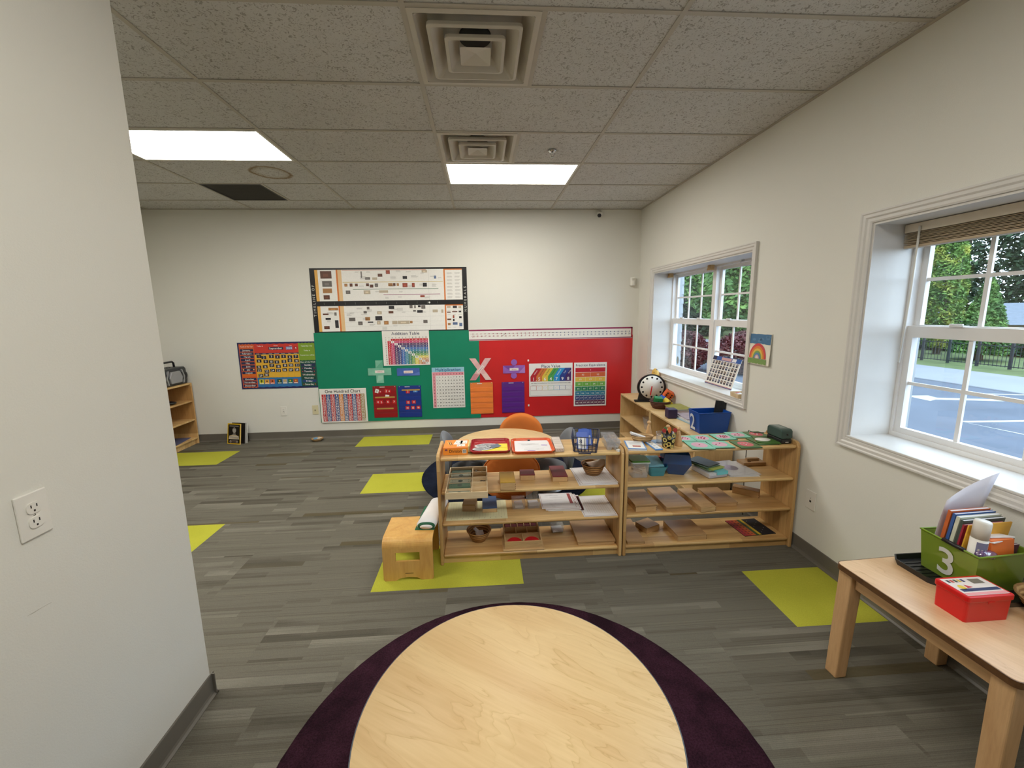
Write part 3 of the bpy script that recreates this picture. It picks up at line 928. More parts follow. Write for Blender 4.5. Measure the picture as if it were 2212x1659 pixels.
ROOF = plain('pale_grey_shingles', s(96, 104, 114), .9, 0, .1, 5, .3, 30)
BRICKW = plain('tan_house_wall', s(146, 126, 108), .9, 0, .1, 5)
for (x, y, w, lab) in ((33.5, 31.5, 5.0, 'house with a pale grey roof behind the columnar tree'), (33.0, 21.2, 6.0, 'house with a pale grey roof and tan wall at the right of the near window')):
    t = thing('house', lab, 'house', (x, y, ZG - 2.2), math.radians(-40))
    M().box(-w / 2, -2.5, 0, w / 2, 2.5, 3.1).build('wall', BRICKW, t)
    M().prism([(-3.0, 3.0), (3.0, 3.0), (0, 4.2)], -w / 2 - .4, w / 2 + .4, 'x').build('roof', ROOF, t)
    for dx in (-.28, .28): M().box(w * dx - .5, -2.56, 1.7, w * dx + .5, -2.46, 2.8).build('window', plain('far_window_glass', s(70, 80, 92), .2), t)
# planting seen through the further window
tree('conifer', 9.6, 14.3, 8.2, 2.4, 2.4, 'ball', LEAF_M, 26000, .105, 'large feathery conifer filling the right panes of the further window', 'tree', base_h=1.1)
tree('dark_conifer', 8.6, 18.6, 9, 2.4, 2.4, 'ball', LEAF_D, 16000, .16, 'dark conifer behind the feathery one in the further window', 'tree', base_h=.6)
tree('dark_conifer', 14.2, 18.6, 10, 3.0, 3.0, 'ball', LEAF_D, 16000, .18, 'broad dark conifer at the right of the further window view', 'tree', base_h=.4)
for i, (x, y, lb) in enumerate(((6.35, 12.4, 'red-leaved shrub on the left in the further window'), (7.75, 11.55, 'red-leaved shrub below the feathery conifer'), (9.2, 10.75, 'red-leaved shrub on the right in the further window'))):
    tree('red_shrub', x, y, 1.25, .72, .72, 'ball', LEAF_R, 7000, .06, lb, 'shrub', group='red shrubs beyond the further window', trunk=.04, base_h=.0)
# white lap siding of the projecting bay outside the further window
SID = plain('white_lap_siding', s(150, 154, 156), .6, 0, .02)
bay = structure(M().box(2.44, 5.35, ZG, 2.675, 8.0, 3.0).build('wall_bay', SID))
for i in range(26):
    z = ZG + i * .125
    M().add([(2.44, 5.334, z), (2.69, 5.334, z), (2.69, 5.349, z + .127), (2.44, 5.349, z + .127), (2.44, 5.35, z), (2.69, 5.35, z)],
            [(0, 1, 2, 3), (0, 4, 5, 1), (1, 5, 2)]).build('siding_board', SID, bay)
for yo in (W1, W2):      # outer window casings
    for y in (yo[0] - .07, yo[1]):
        structure(M().box(2.43, y, WZ0 - .05, 2.465, y + .07, WZ1 + .05).build('trim_outer_casing', SID))

# ------------------------------------------------------------------ bulletin papers and charts on the back wall
CARD = plain('white_card', s(228, 225, 218), .5, 0, .02)
def sheet(x0, z0, x1, z1, amp, nx, nz, rng, th=.0012, curl=0):
    """a thin sheet of paper hung on the wall, softly buckled; local origin at the middle of its foot"""
    m = M(); w, h = x1 - x0, z1 - z0
    ph = [rng.uniform(0, 6) for _ in range(6)]
    vs = []
    for side in (0, 1):
        for j in range(nz + 1):
            for i in range(nx + 1):
                u, v = i / nx, j / nz
                d = amp * (math.sin(7 * u + 3 * v + ph[0]) * .5 + math.sin(17 * u - 5 * v + ph[1]) * .3 + math.sin(9 * v + ph[2]) * .3 + math.sin(31 * u + 11 * v + ph[3]) * .15)
                e = 4 * min(u, 1 - u, v, 1 - v); d = amp + d * min(1, e * 2)
                if curl: d += curl * max(0, .10 - v) / .10 * (.6 + .4 * math.sin(9 * u + ph[4]))
                vs.append(((u - .5) * w, -(d + (th if side == 0 else 0)), v * h))
    k = (nx + 1) * (nz + 1); fs = []
    for j in range(nz):
        for i in range(nx):
            a = j * (nx + 1) + i
            fs.append((a, a + 1, a + nx + 2, a + nx + 1)); fs.append((k + a, k + a + nx + 1, k + a + nx + 2, k + a + 1))
    m.add(vs, fs, 0, None, True)
    return m
rng = random.Random(5)
GREENP = plain('green_craft_paper', s(10, 126, 94), .38, 0, .05, 3)
REDP = plain('red_craft_paper', s(196, 34, 36), .36, 0, .06, 3)
tag(sheet(-.08, .213, 2.036, 1.300, .0027, 60, 30, rng, curl=.006).build('red_paper', REDP, None, (.978, YB - .0005, .213)), 'large sheet of red craft paper on the back wall beside the green one', 'paper')
tag(sheet(-2.158, .215, -.040, 1.400, .0026, 60, 30, rng, curl=.008).build('green_paper', GREENP, None, (-1.099, YB - .0035, .215)), 'large sheet of green craft paper on the back wall', 'paper')
YC = YB - .0105          # plane of the charts
def chart(name, lab, x0, z0, x1, z1, mat=CARD, y=YC, rot=0, cat='poster', th=.0015, group=None):
    t = thing(name, lab, cat, ((x0 + x1) / 2, y, z0), 0, group)
    t.rotation_euler = (0, rot, 0)
    w, h = x1 - x0, z1 - z0
    M().box(-w / 2, -th, 0, w / 2, 0, h).build('sheet', mat, t)
    P = Print((-w / 2, -th, 0), (1, 0, 0), (0, 0, 1))
    return t, P, w, h

# --- timeline
t, P, w, h = chart('timeline_poster', 'wide black bordered timeline poster above the green paper', -2.144, 1.400, -.176, 2.208, plain('black_print', BLACK, .4), YB - .004)
zb0, zb1 = .335, .398
cols_rng = random.Random(11)
ORG, YEL = s(214, 120, 48), s(224, 172, 84)
for (b0, b1) in ((.014, zb0), (zb1, h - .022)):
    P.L = 1; P.rect(.062, b0, w - .060, b1, WHITE)
    P.L = 2
    P.rect(.062, b0, .100, b1, YEL); P.rect(.325, b0, .345, b1, ORG); P.rect(.345, b0, .392, b1, s(226, 190, 140))
    P.rect(w - .296, b0, w - .278, b1, ORG)
    P.rect(w - .282, b1 - .012, w - .060, b1, ORG)
    P.rect(w - .49, b0, w - .488, b1, s(190, 188, 182))
P.L = 2
P.rect(.4, h - .032, 1.45, h - .026, s(196, 92, 52))
for f, c, a, b in ((.40, s(206, 180, 90), .40, w - .31), (.63, s(58, 110, 74), .52, 1.6), (.81, s(150, 60, 110), .9, 1.62)):
    zz = h - .022 - f * (h - .022 - zb1); P.rect(a, zz - .003, b, zz + .003, c)
for f in (.25, .45, .65, .82):
    zz = zb0 - f * (zb0 - .014); P.rect(.40, zz - .0008, w - .30, zz + .0008, s(190, 188, 182))
P.L = 3
pics = [(142, 112, 252, 185, 0), (162, 208, 256, 265, 3), (168, 282, 258, 328, 1), (176, 348, 236, 390, 0), (540, 118, 552, 182, 3), (710, 142, 755, 172, 0), (790, 110, 830, 145, 4), (1148, 108, 1202, 135, 2), (584, 175, 634, 200, 3), (656, 178, 704, 202, 2),
        (958, 168, 1002, 196, 5), (380, 238, 410, 265, 1), (432, 236, 460, 266, 0), (484, 238, 512, 264, 0), (594, 236, 622, 264, 0), (632, 248, 664, 278, 0), (680, 238, 712, 272, 3), (814, 236, 858, 266, 1), (862, 236, 886, 264, 0), (898, 238, 920, 264, 1), (956, 236, 1006, 278, 4), (1050, 236, 1078, 278, 4), (1160, 236, 1200, 274, 5),
        (394, 304, 438, 338, 3), (570, 304, 636, 342, 2), (724, 306, 812, 330, 2), (1134, 360, 1178, 380, 4), (1272, 166, 1294, 196, 6),
        (222, 474, 318, 500, 1), (168, 530, 224, 544, 0), (280, 520, 302, 552, 3), (194, 574, 246, 594, 5), (286, 598, 320, 676, 5), (180, 656, 234, 688, 0), (600, 468, 626, 494, 3), (818, 462, 872, 494, 5), (1026, 458, 1056, 490, 3), (1072, 460, 1088, 490, 3), (1110, 460, 1138, 480, 5), (1144, 460, 1184, 496, 3), (568, 510, 600, 534, 3), (702, 514, 748, 546, 2), (816, 514, 864, 538, 0), (1062, 508, 1090, 524, 3), (1102, 510, 1158, 536, 5), (1258, 506, 1310, 534, 2), (1346, 506, 1366, 540, 2),
        (424, 576, 486, 612, 3), (584, 572, 632, 606, 1), (684, 564, 752, 606, 5), (514, 616, 558, 652, 3), (610, 618, 664, 630, 5), (700, 614, 736, 648, 2), (770, 614, 816, 650, 1), (852, 614, 904, 648, 2), (908, 614, 1026, 648, 2), (1030, 618, 1056, 642, 1), (1164, 610, 1206, 642, 3),
        (1402, 470, 1440, 492, 2), (1462, 470, 1504, 494, 5), (1520, 474, 1548, 496, 2), (1404, 530, 1440, 540, 0), (1456, 524, 1508, 536, 0), (1522, 522, 1548, 538, 5), (1462, 566, 1478, 596, 4), (1526, 578, 1552, 598, 5), (1406, 600, 1446, 616, 0), (1464, 604, 1480, 628, 5), (1412, 646, 1440, 668, 1), (1462, 638, 1510, 664, 6), (1528, 646, 1558, 680, 6)]
pc = [s(96, 58, 42), s(166, 118, 70), s(186, 172, 150), s(104, 98, 94), s(150, 70, 52), s(40, 38, 42), s(92, 112, 150)]
for a, b, c, d, q in pics:
    sl = (b - 85) / 640.0
    xl = 35 + 52 * sl; xr = 1602 + 18 * sl
    f0, f1 = (a - xl) / (xr - xl), (c - xl) / (xr - xl)
    zt, zl = h * (1 - (b - 83) / 640.0), h * (1 - (d - 83) / 640.0)
    P.rect(w * f0, zl, w * f1, zt, pc[q])
    if (d - b) > 24 and cols_rng.random() < .7:
        P.L = 4; P.rect(w * f0 + (f1 - f0) * w * .25, zl + (zt - zl) * .25, w * f0 + (f1 - f0) * w * .7, zl + (zt - zl) * .65, tuple(x * 1.5 for x in pc[q][:3]) + (1,)); P.L = 3
TXT = s(158, 155, 150)
def lines(x0, z0, n, ww, dz=.0075, th=.0022):
    for i in range(n): P.rect(x0, z0 - i * dz - th, x0 + ww * cols_rng.uniform(.7, 1), z0 - i * dz, TXT)
for (x0, zt) in [(.56, .76), (.62, .70), (.70, .76), (.94, .75), (1.0, .70), (1.07, .77), (1.2, .76), (1.26, .71), (1.38, .74), (1.5, .70), (1.6, .68), (.6, .585), (.72, .60), (.98, .59), (1.22, .59), (1.36, .60), (1.52, .60), (.80, .515), (1.1, .51), (1.08, .445), (.92, .44), (1.42, .44),
                 (.18, .26), (.17, .16), (.55, .31), (.60, .23), (.68, .29), (.98, .29), (1.06, .30), (1.12, .25), (1.36, .25), (.62, .18), (.80, .17), (.70, .10), (.46, .25), (.42, .24), (1.0, .08), (.86, .06)]:
    lines(x0, zt, cols_rng.randint(2, 5), cols_rng.uniform(.05, .09))
for j in range(8):
    for i in range(2): lines(w - .255 + i * .10, .74 - j * .043, 3, .075)
for j in range(5):
    for i in range(3): lines(w - .262 + i * .070, .262 - j * .055, 1, .045)
for i in range(12): P.rect(.15 + i * .13, zb0 + .018, .152 + i * .13, zb1 - .018, s(150, 150, 146))
P.disc(w - .49, (zb0 + zb1) / 2, .012, WHITE)
P.L = 5
P.text('T I M E L I N E   O F', .030, h * .50, .044, s(206, 204, 198), 'c', PI / 2, .47); P.text('N U M E R A L S', w - .028, h * .50, .044, s(206, 204, 198), 'c', PI / 2, .37)
P.build('printed_picture', t)

# --- calendar
t, P, w, h = chart('calendar_chart', 'dark blue classroom calendar for September on the back wall', -3.120, .690, -2.150, 1.293, plain('calendar_navy', s(30, 34, 84), .4), YB - .004)
def wavy(x0, z0, x1, z1, c, n=16, a=.004):
    top = [(x0 + (x1 - x0) * i / n, z1 + a * math.sin(i * 1.9)) for i in range(n + 1)]
    bot = [(x0 + (x1 - x0) * i / n, z0 + a * math.sin(i * 1.7)) for i in range(n + 1)]
    for i in range(n): P.poly([bot[i], bot[i + 1], top[i + 1], top[i]], c)
ORC = s(206, 92, 44)
wavy(.018, .018, .205, h - .022, ORC); wavy(.205, h - .140, .755, h - .022, s(198, 52, 40), 24)
P.rect(.205, .145, .755, h - .140, s(222, 172, 52)); wavy(.205, .022, .755, .145, s(44, 112, 170), 24)
wavy(.755, .36, w - .012, h - .018, s(120, 150, 42)); wavy(.755, .020, w - .012, .36, s(24, 84, 62))
P.L = 2
P.rect(.020, .165, .200, .205, s(214, 104, 28)); P.text('Months of the Year', .112, h - .052, .026, s(240, 214, 200), 'c', 0, .16)
mon = ['January', 'February', 'March', 'April', 'May', 'June', 'July', 'August', None, 'October', 'November', 'December']
for i, q in enumerate(mon):
    if q is None: continue
    z = h - .100 - i * .0415
    P.L = 3; P.rect(.026, z - .016, .192, z + .016, NAVY); P.L = 4; P.text(q, .109, z, .030, WHITE)
    if q == 'July':
        P.disc(.045, z, .010, s(226, 170, 90)); P.disc(.174, z, .010, s(226, 170, 90))
P.L = 3
P.rect(.385, h - .098, .565, h - .062, s(36, 28, 66)); P.rect(.600, h - .100, .680, h - .060, s(70, 110, 170)); P.rect(.698, h - .100, .748, h - .060, s(176, 30, 34))
P.L = 4; P.text('September', .475, h - .080, .034, WHITE); P.text('2024', .640, h - .080, .034, WHITE); P.text('4', .723, h - .080, .036, WHITE)
P.text('Today is', .28, h - .048, .020, WHITE); P.text('Month', .475, h - .046, .018, WHITE); P.text('Year', .66, h - .046, .018, WHITE)
P.L = 3; P.rect(.205, h - .156, .755, h - .140, NAVY); P.L = 4
for i, q in enumerate(['Sunday', 'Monday', 'Tuesday', 'Wednesday', 'Thursday', 'Friday', 'Saturday']):
    P.text(q, .245 + i * .0785, h - .148, .012, WHITE)
cr = random.Random(2)
cwid, chgt = .55 / 7, (h - .156 - .145) / 5
P.L = 2
for i in range(1, 7): P.rect(.205 + i * cwid - .0008, .145, .205 + i * cwid + .0008, h - .156, s(196, 146, 36))
for j in range(1, 5): P.rect(.205, .145 + j * chgt - .0008, .755, .145 + j * chgt + .0008, s(196, 146, 36))
for d in range(30):
    i, j = d % 7, d // 7
    x = .205 + (i + .5) * cwid + cr.uniform(-.010, .012); z = h - .156 - (j + .55) * chgt + cr.uniform(-.008, .010)
    P.L = 3
    if d == 3: P.rect(x - .028, z - .005, x + .026, z + .038, s(214, 110, 40))
    P.L = 4; P.rect(x - .029, z - .020, x + .029, z + .020, s(28, 30, 50)); P.L = 5; P.text(str(d + 1), x, z, .036, WHITE)
for i, (c, d) in enumerate(((s(206, 204, 40), 0), (s(220, 160, 60), 0), (s(206, 96, 48), 0), (s(20, 74, 58), 1), (s(176, 168, 150), 1), (s(30, 110, 70), 1), (s(176, 84, 40), 1))):
    x = .225 + i * .068 + (.022 if d else 0); P.L = 3; P.rect(x, .060, x + .058, .122, c); P.L = 4
    P.rect(x + .006, .066, x + .052, .076, WHITE)
    if i == 0: P.rect(x + .026, .072, x + .032, .098, s(60, 50, 20)); P.disc(x + .029, .102, .014, s(60, 80, 20))
    else: P.disc(x + .029, .098, .010, s(60, 40, 30) if i < 3 else s(220, 170, 60))
P.L = 3
for q, z in (('Yesterday was', h - .056), ('Today is', h - .115), ('Tomorrow will be', h - .175)): P.text(q, .86, z, .022, WHITE)
P.text('Days of the Week', .860, .338, .026, WHITE, 'c', 0, .19)
for i, (q, c) in enumerate((('Sunday', NAVY), ('Monday', s(26, 44, 70)), ('Tuesday', s(24, 46, 60)), ('Wednesday', s(24, 64, 58)), ('Thursday', s(16, 60, 52)), ('Friday', s(26, 60, 110)), ('Saturday', s(22, 76, 60)))):
    z = .300 - i * .0425; P.L = 3; P.rect(.770, z - .017, .945, z + .017, c); P.L = 4; P.text(q, .857, z, .030, WHITE)
    if i in (1, 2, 3, 6): P.disc(.784, z, .006, s(200, 70, 60)); P.disc(.931, z, .006, s(200, 70, 60))
P.build('printed_calendar', t)

# --- number line
t, P, w, h = chart('number_line', 'long white number line strip above the red paper', -.170, 1.259, 2.028, 1.409, CARD, YB - .0065)
P.rect(.0, h - .024, w, h - .004, s(140, 28, 78)); P.rect(.0, .004, w, .016, s(128, 30, 74)); P.rect(w - .018, .004, w, h - .004, s(160, 26, 50))
P.L = 2; P.rect(.012, .0885, w - .03, .0905, s(40, 40, 44))
for i in range(-20, 21):
    x = 1.117 + i * (.0532 if i < 0 else .0520)
    c = BLACK if i == 0 else (s(150, 50, 60) if i < 0 else s(40, 60, 110))
    P.L = 3; P.disc(x, .0895, .0065, c); P.L = 2; P.text(str(i), x, .058, .030, c)
P.line(.43, .055, .49, .088, .004, s(90, 80, 80))
P.build('printed_scale', t)

# --- addition table
t, P, w, h = chart('addition_table', 'Addition Table chart with rainbow number grid on the green paper', -1.294, .955, -.690, 1.408)
P.text('Addition Table', w / 2, h - .034, .056, NAVY, 'c', 0, .40)
ac = [s(196, 40, 50), s(196, 60, 110), s(84, 40, 92), s(46, 52, 116), s(40, 100, 178), s(38, 130, 160), s(38, 120, 96), s(112, 160, 70), s(226, 206, 80), s(206, 156, 96), s(176, 100, 70), s(170, 120, 90)]
gx, gz, cw_, ch_ = .022, .012, (w - .040) / 13, (h - .085) / 13
for rr in range(13):
    for cc in range(13):
        x, z = gx + cc * cw_, gz + (12 - rr) * ch_
        if rr and cc:
            P.L = 1; P.rect(x + .0006, z + .0006, x + cw_ - .0006, z + ch_ - .0006, WHITE if rr == cc else ac[min(rr, cc) - 1])
            P.L = 2; P.text(str(rr + cc), x + cw_ / 2, z + ch_ / 2, .024, BLACK if rr == cc else WHITE)
        elif rr or cc:
            P.L = 2; P.text(str(rr + cc), x + cw_ / 2, z + ch_ / 2, .024, BLACK)
        else: P.L = 2; P.text('+', x + cw_ / 2, z + ch_ / 2, .024, BLACK)
P.build('printed_grid', t)

# --- one hundred chart
t, P, w, h = chart('hundred_chart', 'One Hundred Chart poster with red, blue and gold columns', -2.147, .211, -1.545, .668, rot=0, y=YB - .0155)
P.text('One Hundred Chart', w / 2, h - .036, .060, BLACK, 'c', 0, .46)
hc = [s(192, 44, 46), s(46, 70, 132), s(192, 44, 46), s(46, 70, 132), s(214, 130, 42), s(74, 90, 138), s(192, 44, 46), s(54, 76, 136), s(192, 44, 46), s(150, 122, 52)]
gx, gz, cw_, ch_ = .024, .016, (w - .048) / 10, (h - .090) / 10
for rr in range(10):
    for cc in range(10):
        x, z = gx + cc * cw_, gz + (9 - rr) * ch_
        P.L = 1; P.rect(x + .001, z + .001, x + cw_ - .001, z + ch_ - .001, hc[cc]); P.L = 2; P.text(str(rr * 10 + cc + 1), x + cw_ / 2, z + ch_ / 2, .038, WHITE)
P.build('printed_grid', t)

# --- multiplication
t, P, w, h = chart('multiplication_chart', 'Multiplication chart with pale blue heading on the green paper', -.675, .366, -.247, .915)
P.rect(0, h - .062, w, h, s(146, 198, 214)); P.L = 2; P.text('Multiplication', w / 2, h - .031, .058, s(28, 70, 130), 'c', 0, .39)
gx, gz, cw_, ch_ = .008, .008, (w - .016) / 11, (h - .074) / 11
P.L = 1; P.rect(gx, gz, gx + cw_, h - .064, s(226, 148, 158)); P.rect(gx + cw_, h - .064 - ch_, w - .008, h - .064, s(226, 148, 158))
for rr in range(11):
    for cc in range(11):
        x, z = gx + (cc + .5) * cw_, gz + (10.5 - rr) * ch_
        st = 'x' if not (rr or cc) else str(max(rr, 1) * max(cc, 1))
        P.L = 3; P.text(st, x, z, .024, BLACK)
        if rr and cc: P.L = 1; P.rect(x - cw_ / 2, z - ch_ / 2, x + cw_ / 2, z - ch_ / 2 + .001, s(170, 170, 166)); P.rect(x - cw_ / 2, z - ch_ / 2, x - cw_ / 2 + .001, z + ch_ / 2, s(170, 170, 166))
P.build('printed_grid', t)

# --- place value
t, P, w, h = chart('place_value_chart', 'Place Value chart with slanted rainbow columns on the red paper', .622, .486, 1.215, .938)
P.text('Place Value', w / 2, h - .038, .056, NAVY, 'c', 0, .26)
vc = [s(178, 36, 44), s(206, 116, 56), s(220, 190, 72), s(78, 158, 78), s(40, 140, 200), s(42, 60, 132), s(70, 36, 96)]
vn = ['Millions', 'Hundred Thousands', 'Ten Thousands', 'Thousands', 'Hundreds', 'Tens', 'Ones']
bw = (w - .036) / 7; z0, z1, z2 = .205, .275, .385
for i in range(7):
    x = .018 + i * bw; sh = .075
    P.L = 1; P.rect(x, z0, x + bw, z1, vc[i])
    if i < 6: P.poly([(x, z1), (x + bw, z1), (x + bw + sh, z2), (x + sh, z2)], vc[i])
    else: P.poly([(x, z1), (x + bw, z1), (x + bw, z2), (x + sh * .97, z2)], vc[i])
    P.L = 2; P.text('1564798'[i], x + bw / 2, (z0 + z1) / 2, .062, WHITE)
    xx = x + bw / 2 + sh * .42
    P.text(vn[i], min(xx, w - .042), (z1 + z2) / 2, .022, WHITE if i in (0, 4, 5, 6) else s(50, 46, 44), 'c', 1.0, .105)
for i in (0, 3): P.L = 3; P.text(',', .018 + (i + 1) * bw, (z0 + z1) / 2 - .004, .05, WHITE)
P.L = 2; P.text('one million, five hundred sixty-four thousand, seven hundred ninety-eight', w / 2, .183, .018, BLACK, 'c', 0, w - .05)
P.text('Standard Form', .075, .157, .012, s(80, 80, 80))
for i in range(7):
    x = .018 + i * bw; c = vc[i]
    P.L = 1; P.rect(x, .086, x + bw, .146, c); P.L = 2; P.rect(x + .0025, .0885, x + bw - .0025, .1435, WHITE)
    P.L = 3
    if i: 
        for a in range(10): P.line(x + bw / 2 + .020 * math.cos(a * .6), .115 + .016 * math.sin(a * .6), x + bw / 2 + .020 * math.cos(a * .6 + .6), .115 + .016 * math.sin(a * .6 + .6), .0012, s(170, 170, 176))
P.L = 1; P.rect(.018, .012, w - .018, .014, s(150, 150, 146)); P.rect(.018, .076, w - .018, .078, s(150, 150, 146)); P.rect(.018, .012, .020, .078, s(150, 150, 146)); P.rect(w - .020, .012, w - .018, .078, s(150, 150, 146))
P.build('printed_columns', t)

# --- fraction equivalents
t, P, w, h = chart('fraction_chart', 'Fraction Equivalents chart with stacked coloured bars on the red paper', 1.236, .334, 1.687, .937)
P.text('Fraction Equivalents', w / 2, h - .036, .046, NAVY, 'c', 0, .41)
fc = [s(186, 26, 44), s(206, 98, 54), s(224, 186, 76), s(110, 170, 72), s(40, 128, 84), s(30, 120, 150), s(34, 62, 120), s(92, 34, 70)]
rh_ = (h - .088) / 8
for i in range(8):
    z = .018 + (7 - i) * rh_; n = i + 1; cw_ = (w - .036) / n
    for j in range(n):
        x = .018 + j * cw_; P.L = 1; P.rect(x + .001, z + .002, x + cw_ - .001, z + rh_ - .002, fc[i]); P.L = 2
        if n == 1: P.text('1', x + cw_ / 2, z + rh_ / 2, .030, WHITE)
        else: P.text('1/%d' % n, x + cw_ / 2, z + rh_ / 2, .030, WHITE)
P.build('printed_bars', t)

# --- pocket charts
WORDS = 'zero one two three four five six seven eight nine ten eleven twelve thirteen fourteen fifteen sixteen'.split()
def pocket_chart(name, lab, x0, z0, x1, z1, col, npock, cards=(), sticks=(), y=YC):
    mt = plain(name + '_cloth', col, .55, 0, .06, 6); mp = plain(name + '_pocket', tuple(min(1, c * 1.12) for c in col[:3]) + (1,), .35, 0, .06, 6)
    t, P, w, h = chart(name, lab, x0, z0, x1, z1, mt, y, cat='pocket chart', th=.003, group='pocket charts on the back wall')
    ph = (h - .05) / npock
    for i in range(npock):
        z = .008 + i * ph
        M().box(-w / 2 + .004, -.0058, z, w / 2 - .004, -.003, z + ph * .62).build('pocket', mp, t)
    for x in (-w / 2 + .02, w / 2 - .02):
        M().lathe([(.006, 0), (.006, .002)], 10).build('grommet', CHROME, t, (x, -.003, h - .012), (PI / 2, 0, 0))
    P = Print((-w / 2, -.0062, 0)); P.rect(w * .3, h - .018, w * .52, h - .010, WHITE); P.build('printed_tag', t)
    for i, (cx, cz, cw_, ch_, c, tx, rt_) in enumerate(cards):
        o = thing('number_card', '%s number card %s in the %s' % ({'r': 'red', 'w': 'white', 'b': 'blue'}[c], ('showing ' + WORDS[int(tx)]) if tx else 'left blank', name.replace('_', ' ')) + (', tilted' if rt_ else ''), 'card', (x0 + cx, y - .0065, z0 + cz), 0, 'number cards in the pocket charts')
        o.rotation_euler = (0, rt_, 0)
        cm = plain('card_' + c, {'r': s(196, 36, 40), 'w': WHITE, 'b': s(80, 140, 200)}[c], .45, 0, .03)
        M().box(-cw_ / 2, -.001, -ch_ / 2, cw_ / 2, 0, ch_ / 2).build('card', cm, o)
        if tx: Q = Print((0, -.001, 0)); Q.text(tx, 0, 0, ch_ * .8, WHITE if c != 'w' else BLACK); Q.build('printed_number', o)
    for i, (cx, cz, L_, lb) in enumerate(sticks):
        o = M().prism(rrect(L_, .018, .008), 0, .002).build('craft_sticks', plain('tan_stick', s(176, 140, 72), .5), None, (x0 + cx, y - .0068, z0 + cz), (PI / 2, 0, 0))
        tag(o, lb, 'stick')
pocket_chart('red_pocket_chart', 'dark red pocket chart with number cards on the green paper', -1.459, .256, -1.152, .686, s(140, 20, 26), 5,
             [(.055, .365, .045, .050, 'w', '0', .3), (.098, .355, .030, .028, 'r', '8', 0), (.178, .362, .046, .050, 'r', '2', .15), (.216, .360, .040, .040, 'r', '6', .05), (.185, .295, .050, .030, 'w', '', .2), (.060, .215, .045, .046, 'r', '4', 0), (.105, .214, .045, .046, 'r', '5', 0), (.190, .216, .045, .046, 'r', '6', 0), (.272, .214, .045, .046, 'r', '7', .04)],
             [(.155, .278, .26, 'tan craft stick across the upper part of the red pocket chart'), (.15, .125, .22, 'tan craft stick low across the red pocket chart')])
pocket_chart('blue_pocket_chart', 'dark blue pocket chart with number cards on the green paper', -1.132, .252, -.829, .682, s(24, 48, 128), 5,
             [(.130, .350, .050, .044, 'r', '3', 0), (.228, .358, .055, .036, 'b', '5', 0), (.128, .205, .052, .044, 'r', '12', 0), (.202, .208, .052, .044, 'r', '11', 0), (.115, .130, .050, .044, 'r', '14', 0), (.188, .130, .050, .044, 'r', '15', 0), (.260, .132, .050, .044, 'r', '16', 0)],
             [(.17, .372, .24, 'tan craft stick in the top pocket of the blue pocket chart')])
pocket_chart('orange_pocket_chart', 'empty orange pocket chart over the seam of green and red paper', -.173, .268, .131, .699, s(226, 124, 56), 5)
pocket_chart('purple_pocket_chart', 'empty purple pocket chart on the red paper', .250, .273, .557, .696, s(86, 34, 124), 5)

# --- operation symbols cut from card, each with a small word strip
def symbol(name, lab, polys, col, cx, cz, word, wr=0, facets=()):
    t = thing(name, lab, 'paper cutout', (cx, YC, cz), 0, 'operation symbols on the back wall')
    mt = plain(name + '_card', col, .4, 0, .10, 14)
    m = M()
    for p in polys: m.prism(p, -.0015, 0, 'y')
    m.build('cutout', mt, t)
    P = Print((0, -.0015, 0))
    for f, c in facets: P.poly(f, c)
    P.L = 2; P.poly([(a * math.cos(wr) - b * math.sin(wr), a * math.sin(wr) + b * math.cos(wr)) for a, b in ((-.060, -.017), (.060, -.017), (.060, .017), (-.060, .017))], s(232, 222, 216))
    P.L = 3; P.text(word, 0, 0, .020, s(170, 80, 70), 'c', wr, .105)
    P.build('word_strip', t)
symbol('plus_sign', 'pale green plus sign cutout on the green paper', [[(-.150, -.048), (-.048, -.048), (-.048, -.150), (.048, -.150), (.048, -.048), (.150, -.048), (.150, .048), (.048, .048), (.048, .150), (-.048, .150), (-.048, .048), (-.150, .048)]], s(122, 182, 156), -1.354, .878, 'addition', 0,
       [([(-.048, .048), (.048, .048), (.048, .150)], s(96, 168, 138)), ([(-.044, -.140), (.044, -.100), (.044, -.05), (-.02, -.05)], s(150, 200, 176))])
symbol('minus_sign', 'blue minus sign cutout on the green paper', [[(-.148, -.050), (.148, -.050), (.148, .050), (-.148, .050)]], s(70, 100, 172), -.982, .866, 'subtraction', 0,
       [([(-.148, -.050), (0, -.05), (.148, .0), (.148, -.050)], s(88, 120, 190))])
symbol('times_sign', 'pale pink times sign cutout across green and red paper', [[(-.146, .147), (-.064, .147), (0, .050), (.064, .147), (.146, .147), (.044, .0), (.146, -.147), (.064, -.147), (0, -.050), (-.064, -.147), (-.146, -.147), (-.044, 0)]], s(222, 176, 172), -.030, .879, 'multiplication', .85,
       [([(-.146, -.147), (-.064, -.147), (-.02, -.07), (-.09, -.06)], s(206, 140, 146)), ([(.064, -.147), (.146, -.147), (.08, -.05), (.03, -.07)], s(232, 200, 190))])
symbol('division_sign', 'violet division sign cutout on the red paper', [[(-.148, -.053), (.148, -.053), (.148, .053), (-.148, .053)], [(.041 * math.cos(i * PI / 9), .094 + .041 * math.sin(i * PI / 9)) for i in range(18)], [(-.004 + .041 * math.cos(i * PI / 9), -.086 + .041 * math.sin(i * PI / 9)) for i in range(18)]], s(146, 96, 176), .420, .867, 'division', 0,
       [([(-.148, .053), (.02, .053), (-.05, -.02)], s(120, 70, 150)), ([(.06, -.05), (.148, -.05), (.148, .04)], s(170, 126, 190))])
for x, z, lb in ((.613, .981, 'small white sticky tab above the Place Value chart'), (.614, .364, 'small white sticky tab below the Place Value chart')):
    tag(M().prism(rrect(.020, .026, .003, 2), -.002, 0, 'y').build('sticky_tab', CARD, None, (x, YB - .006, z)), lb, 'tab')

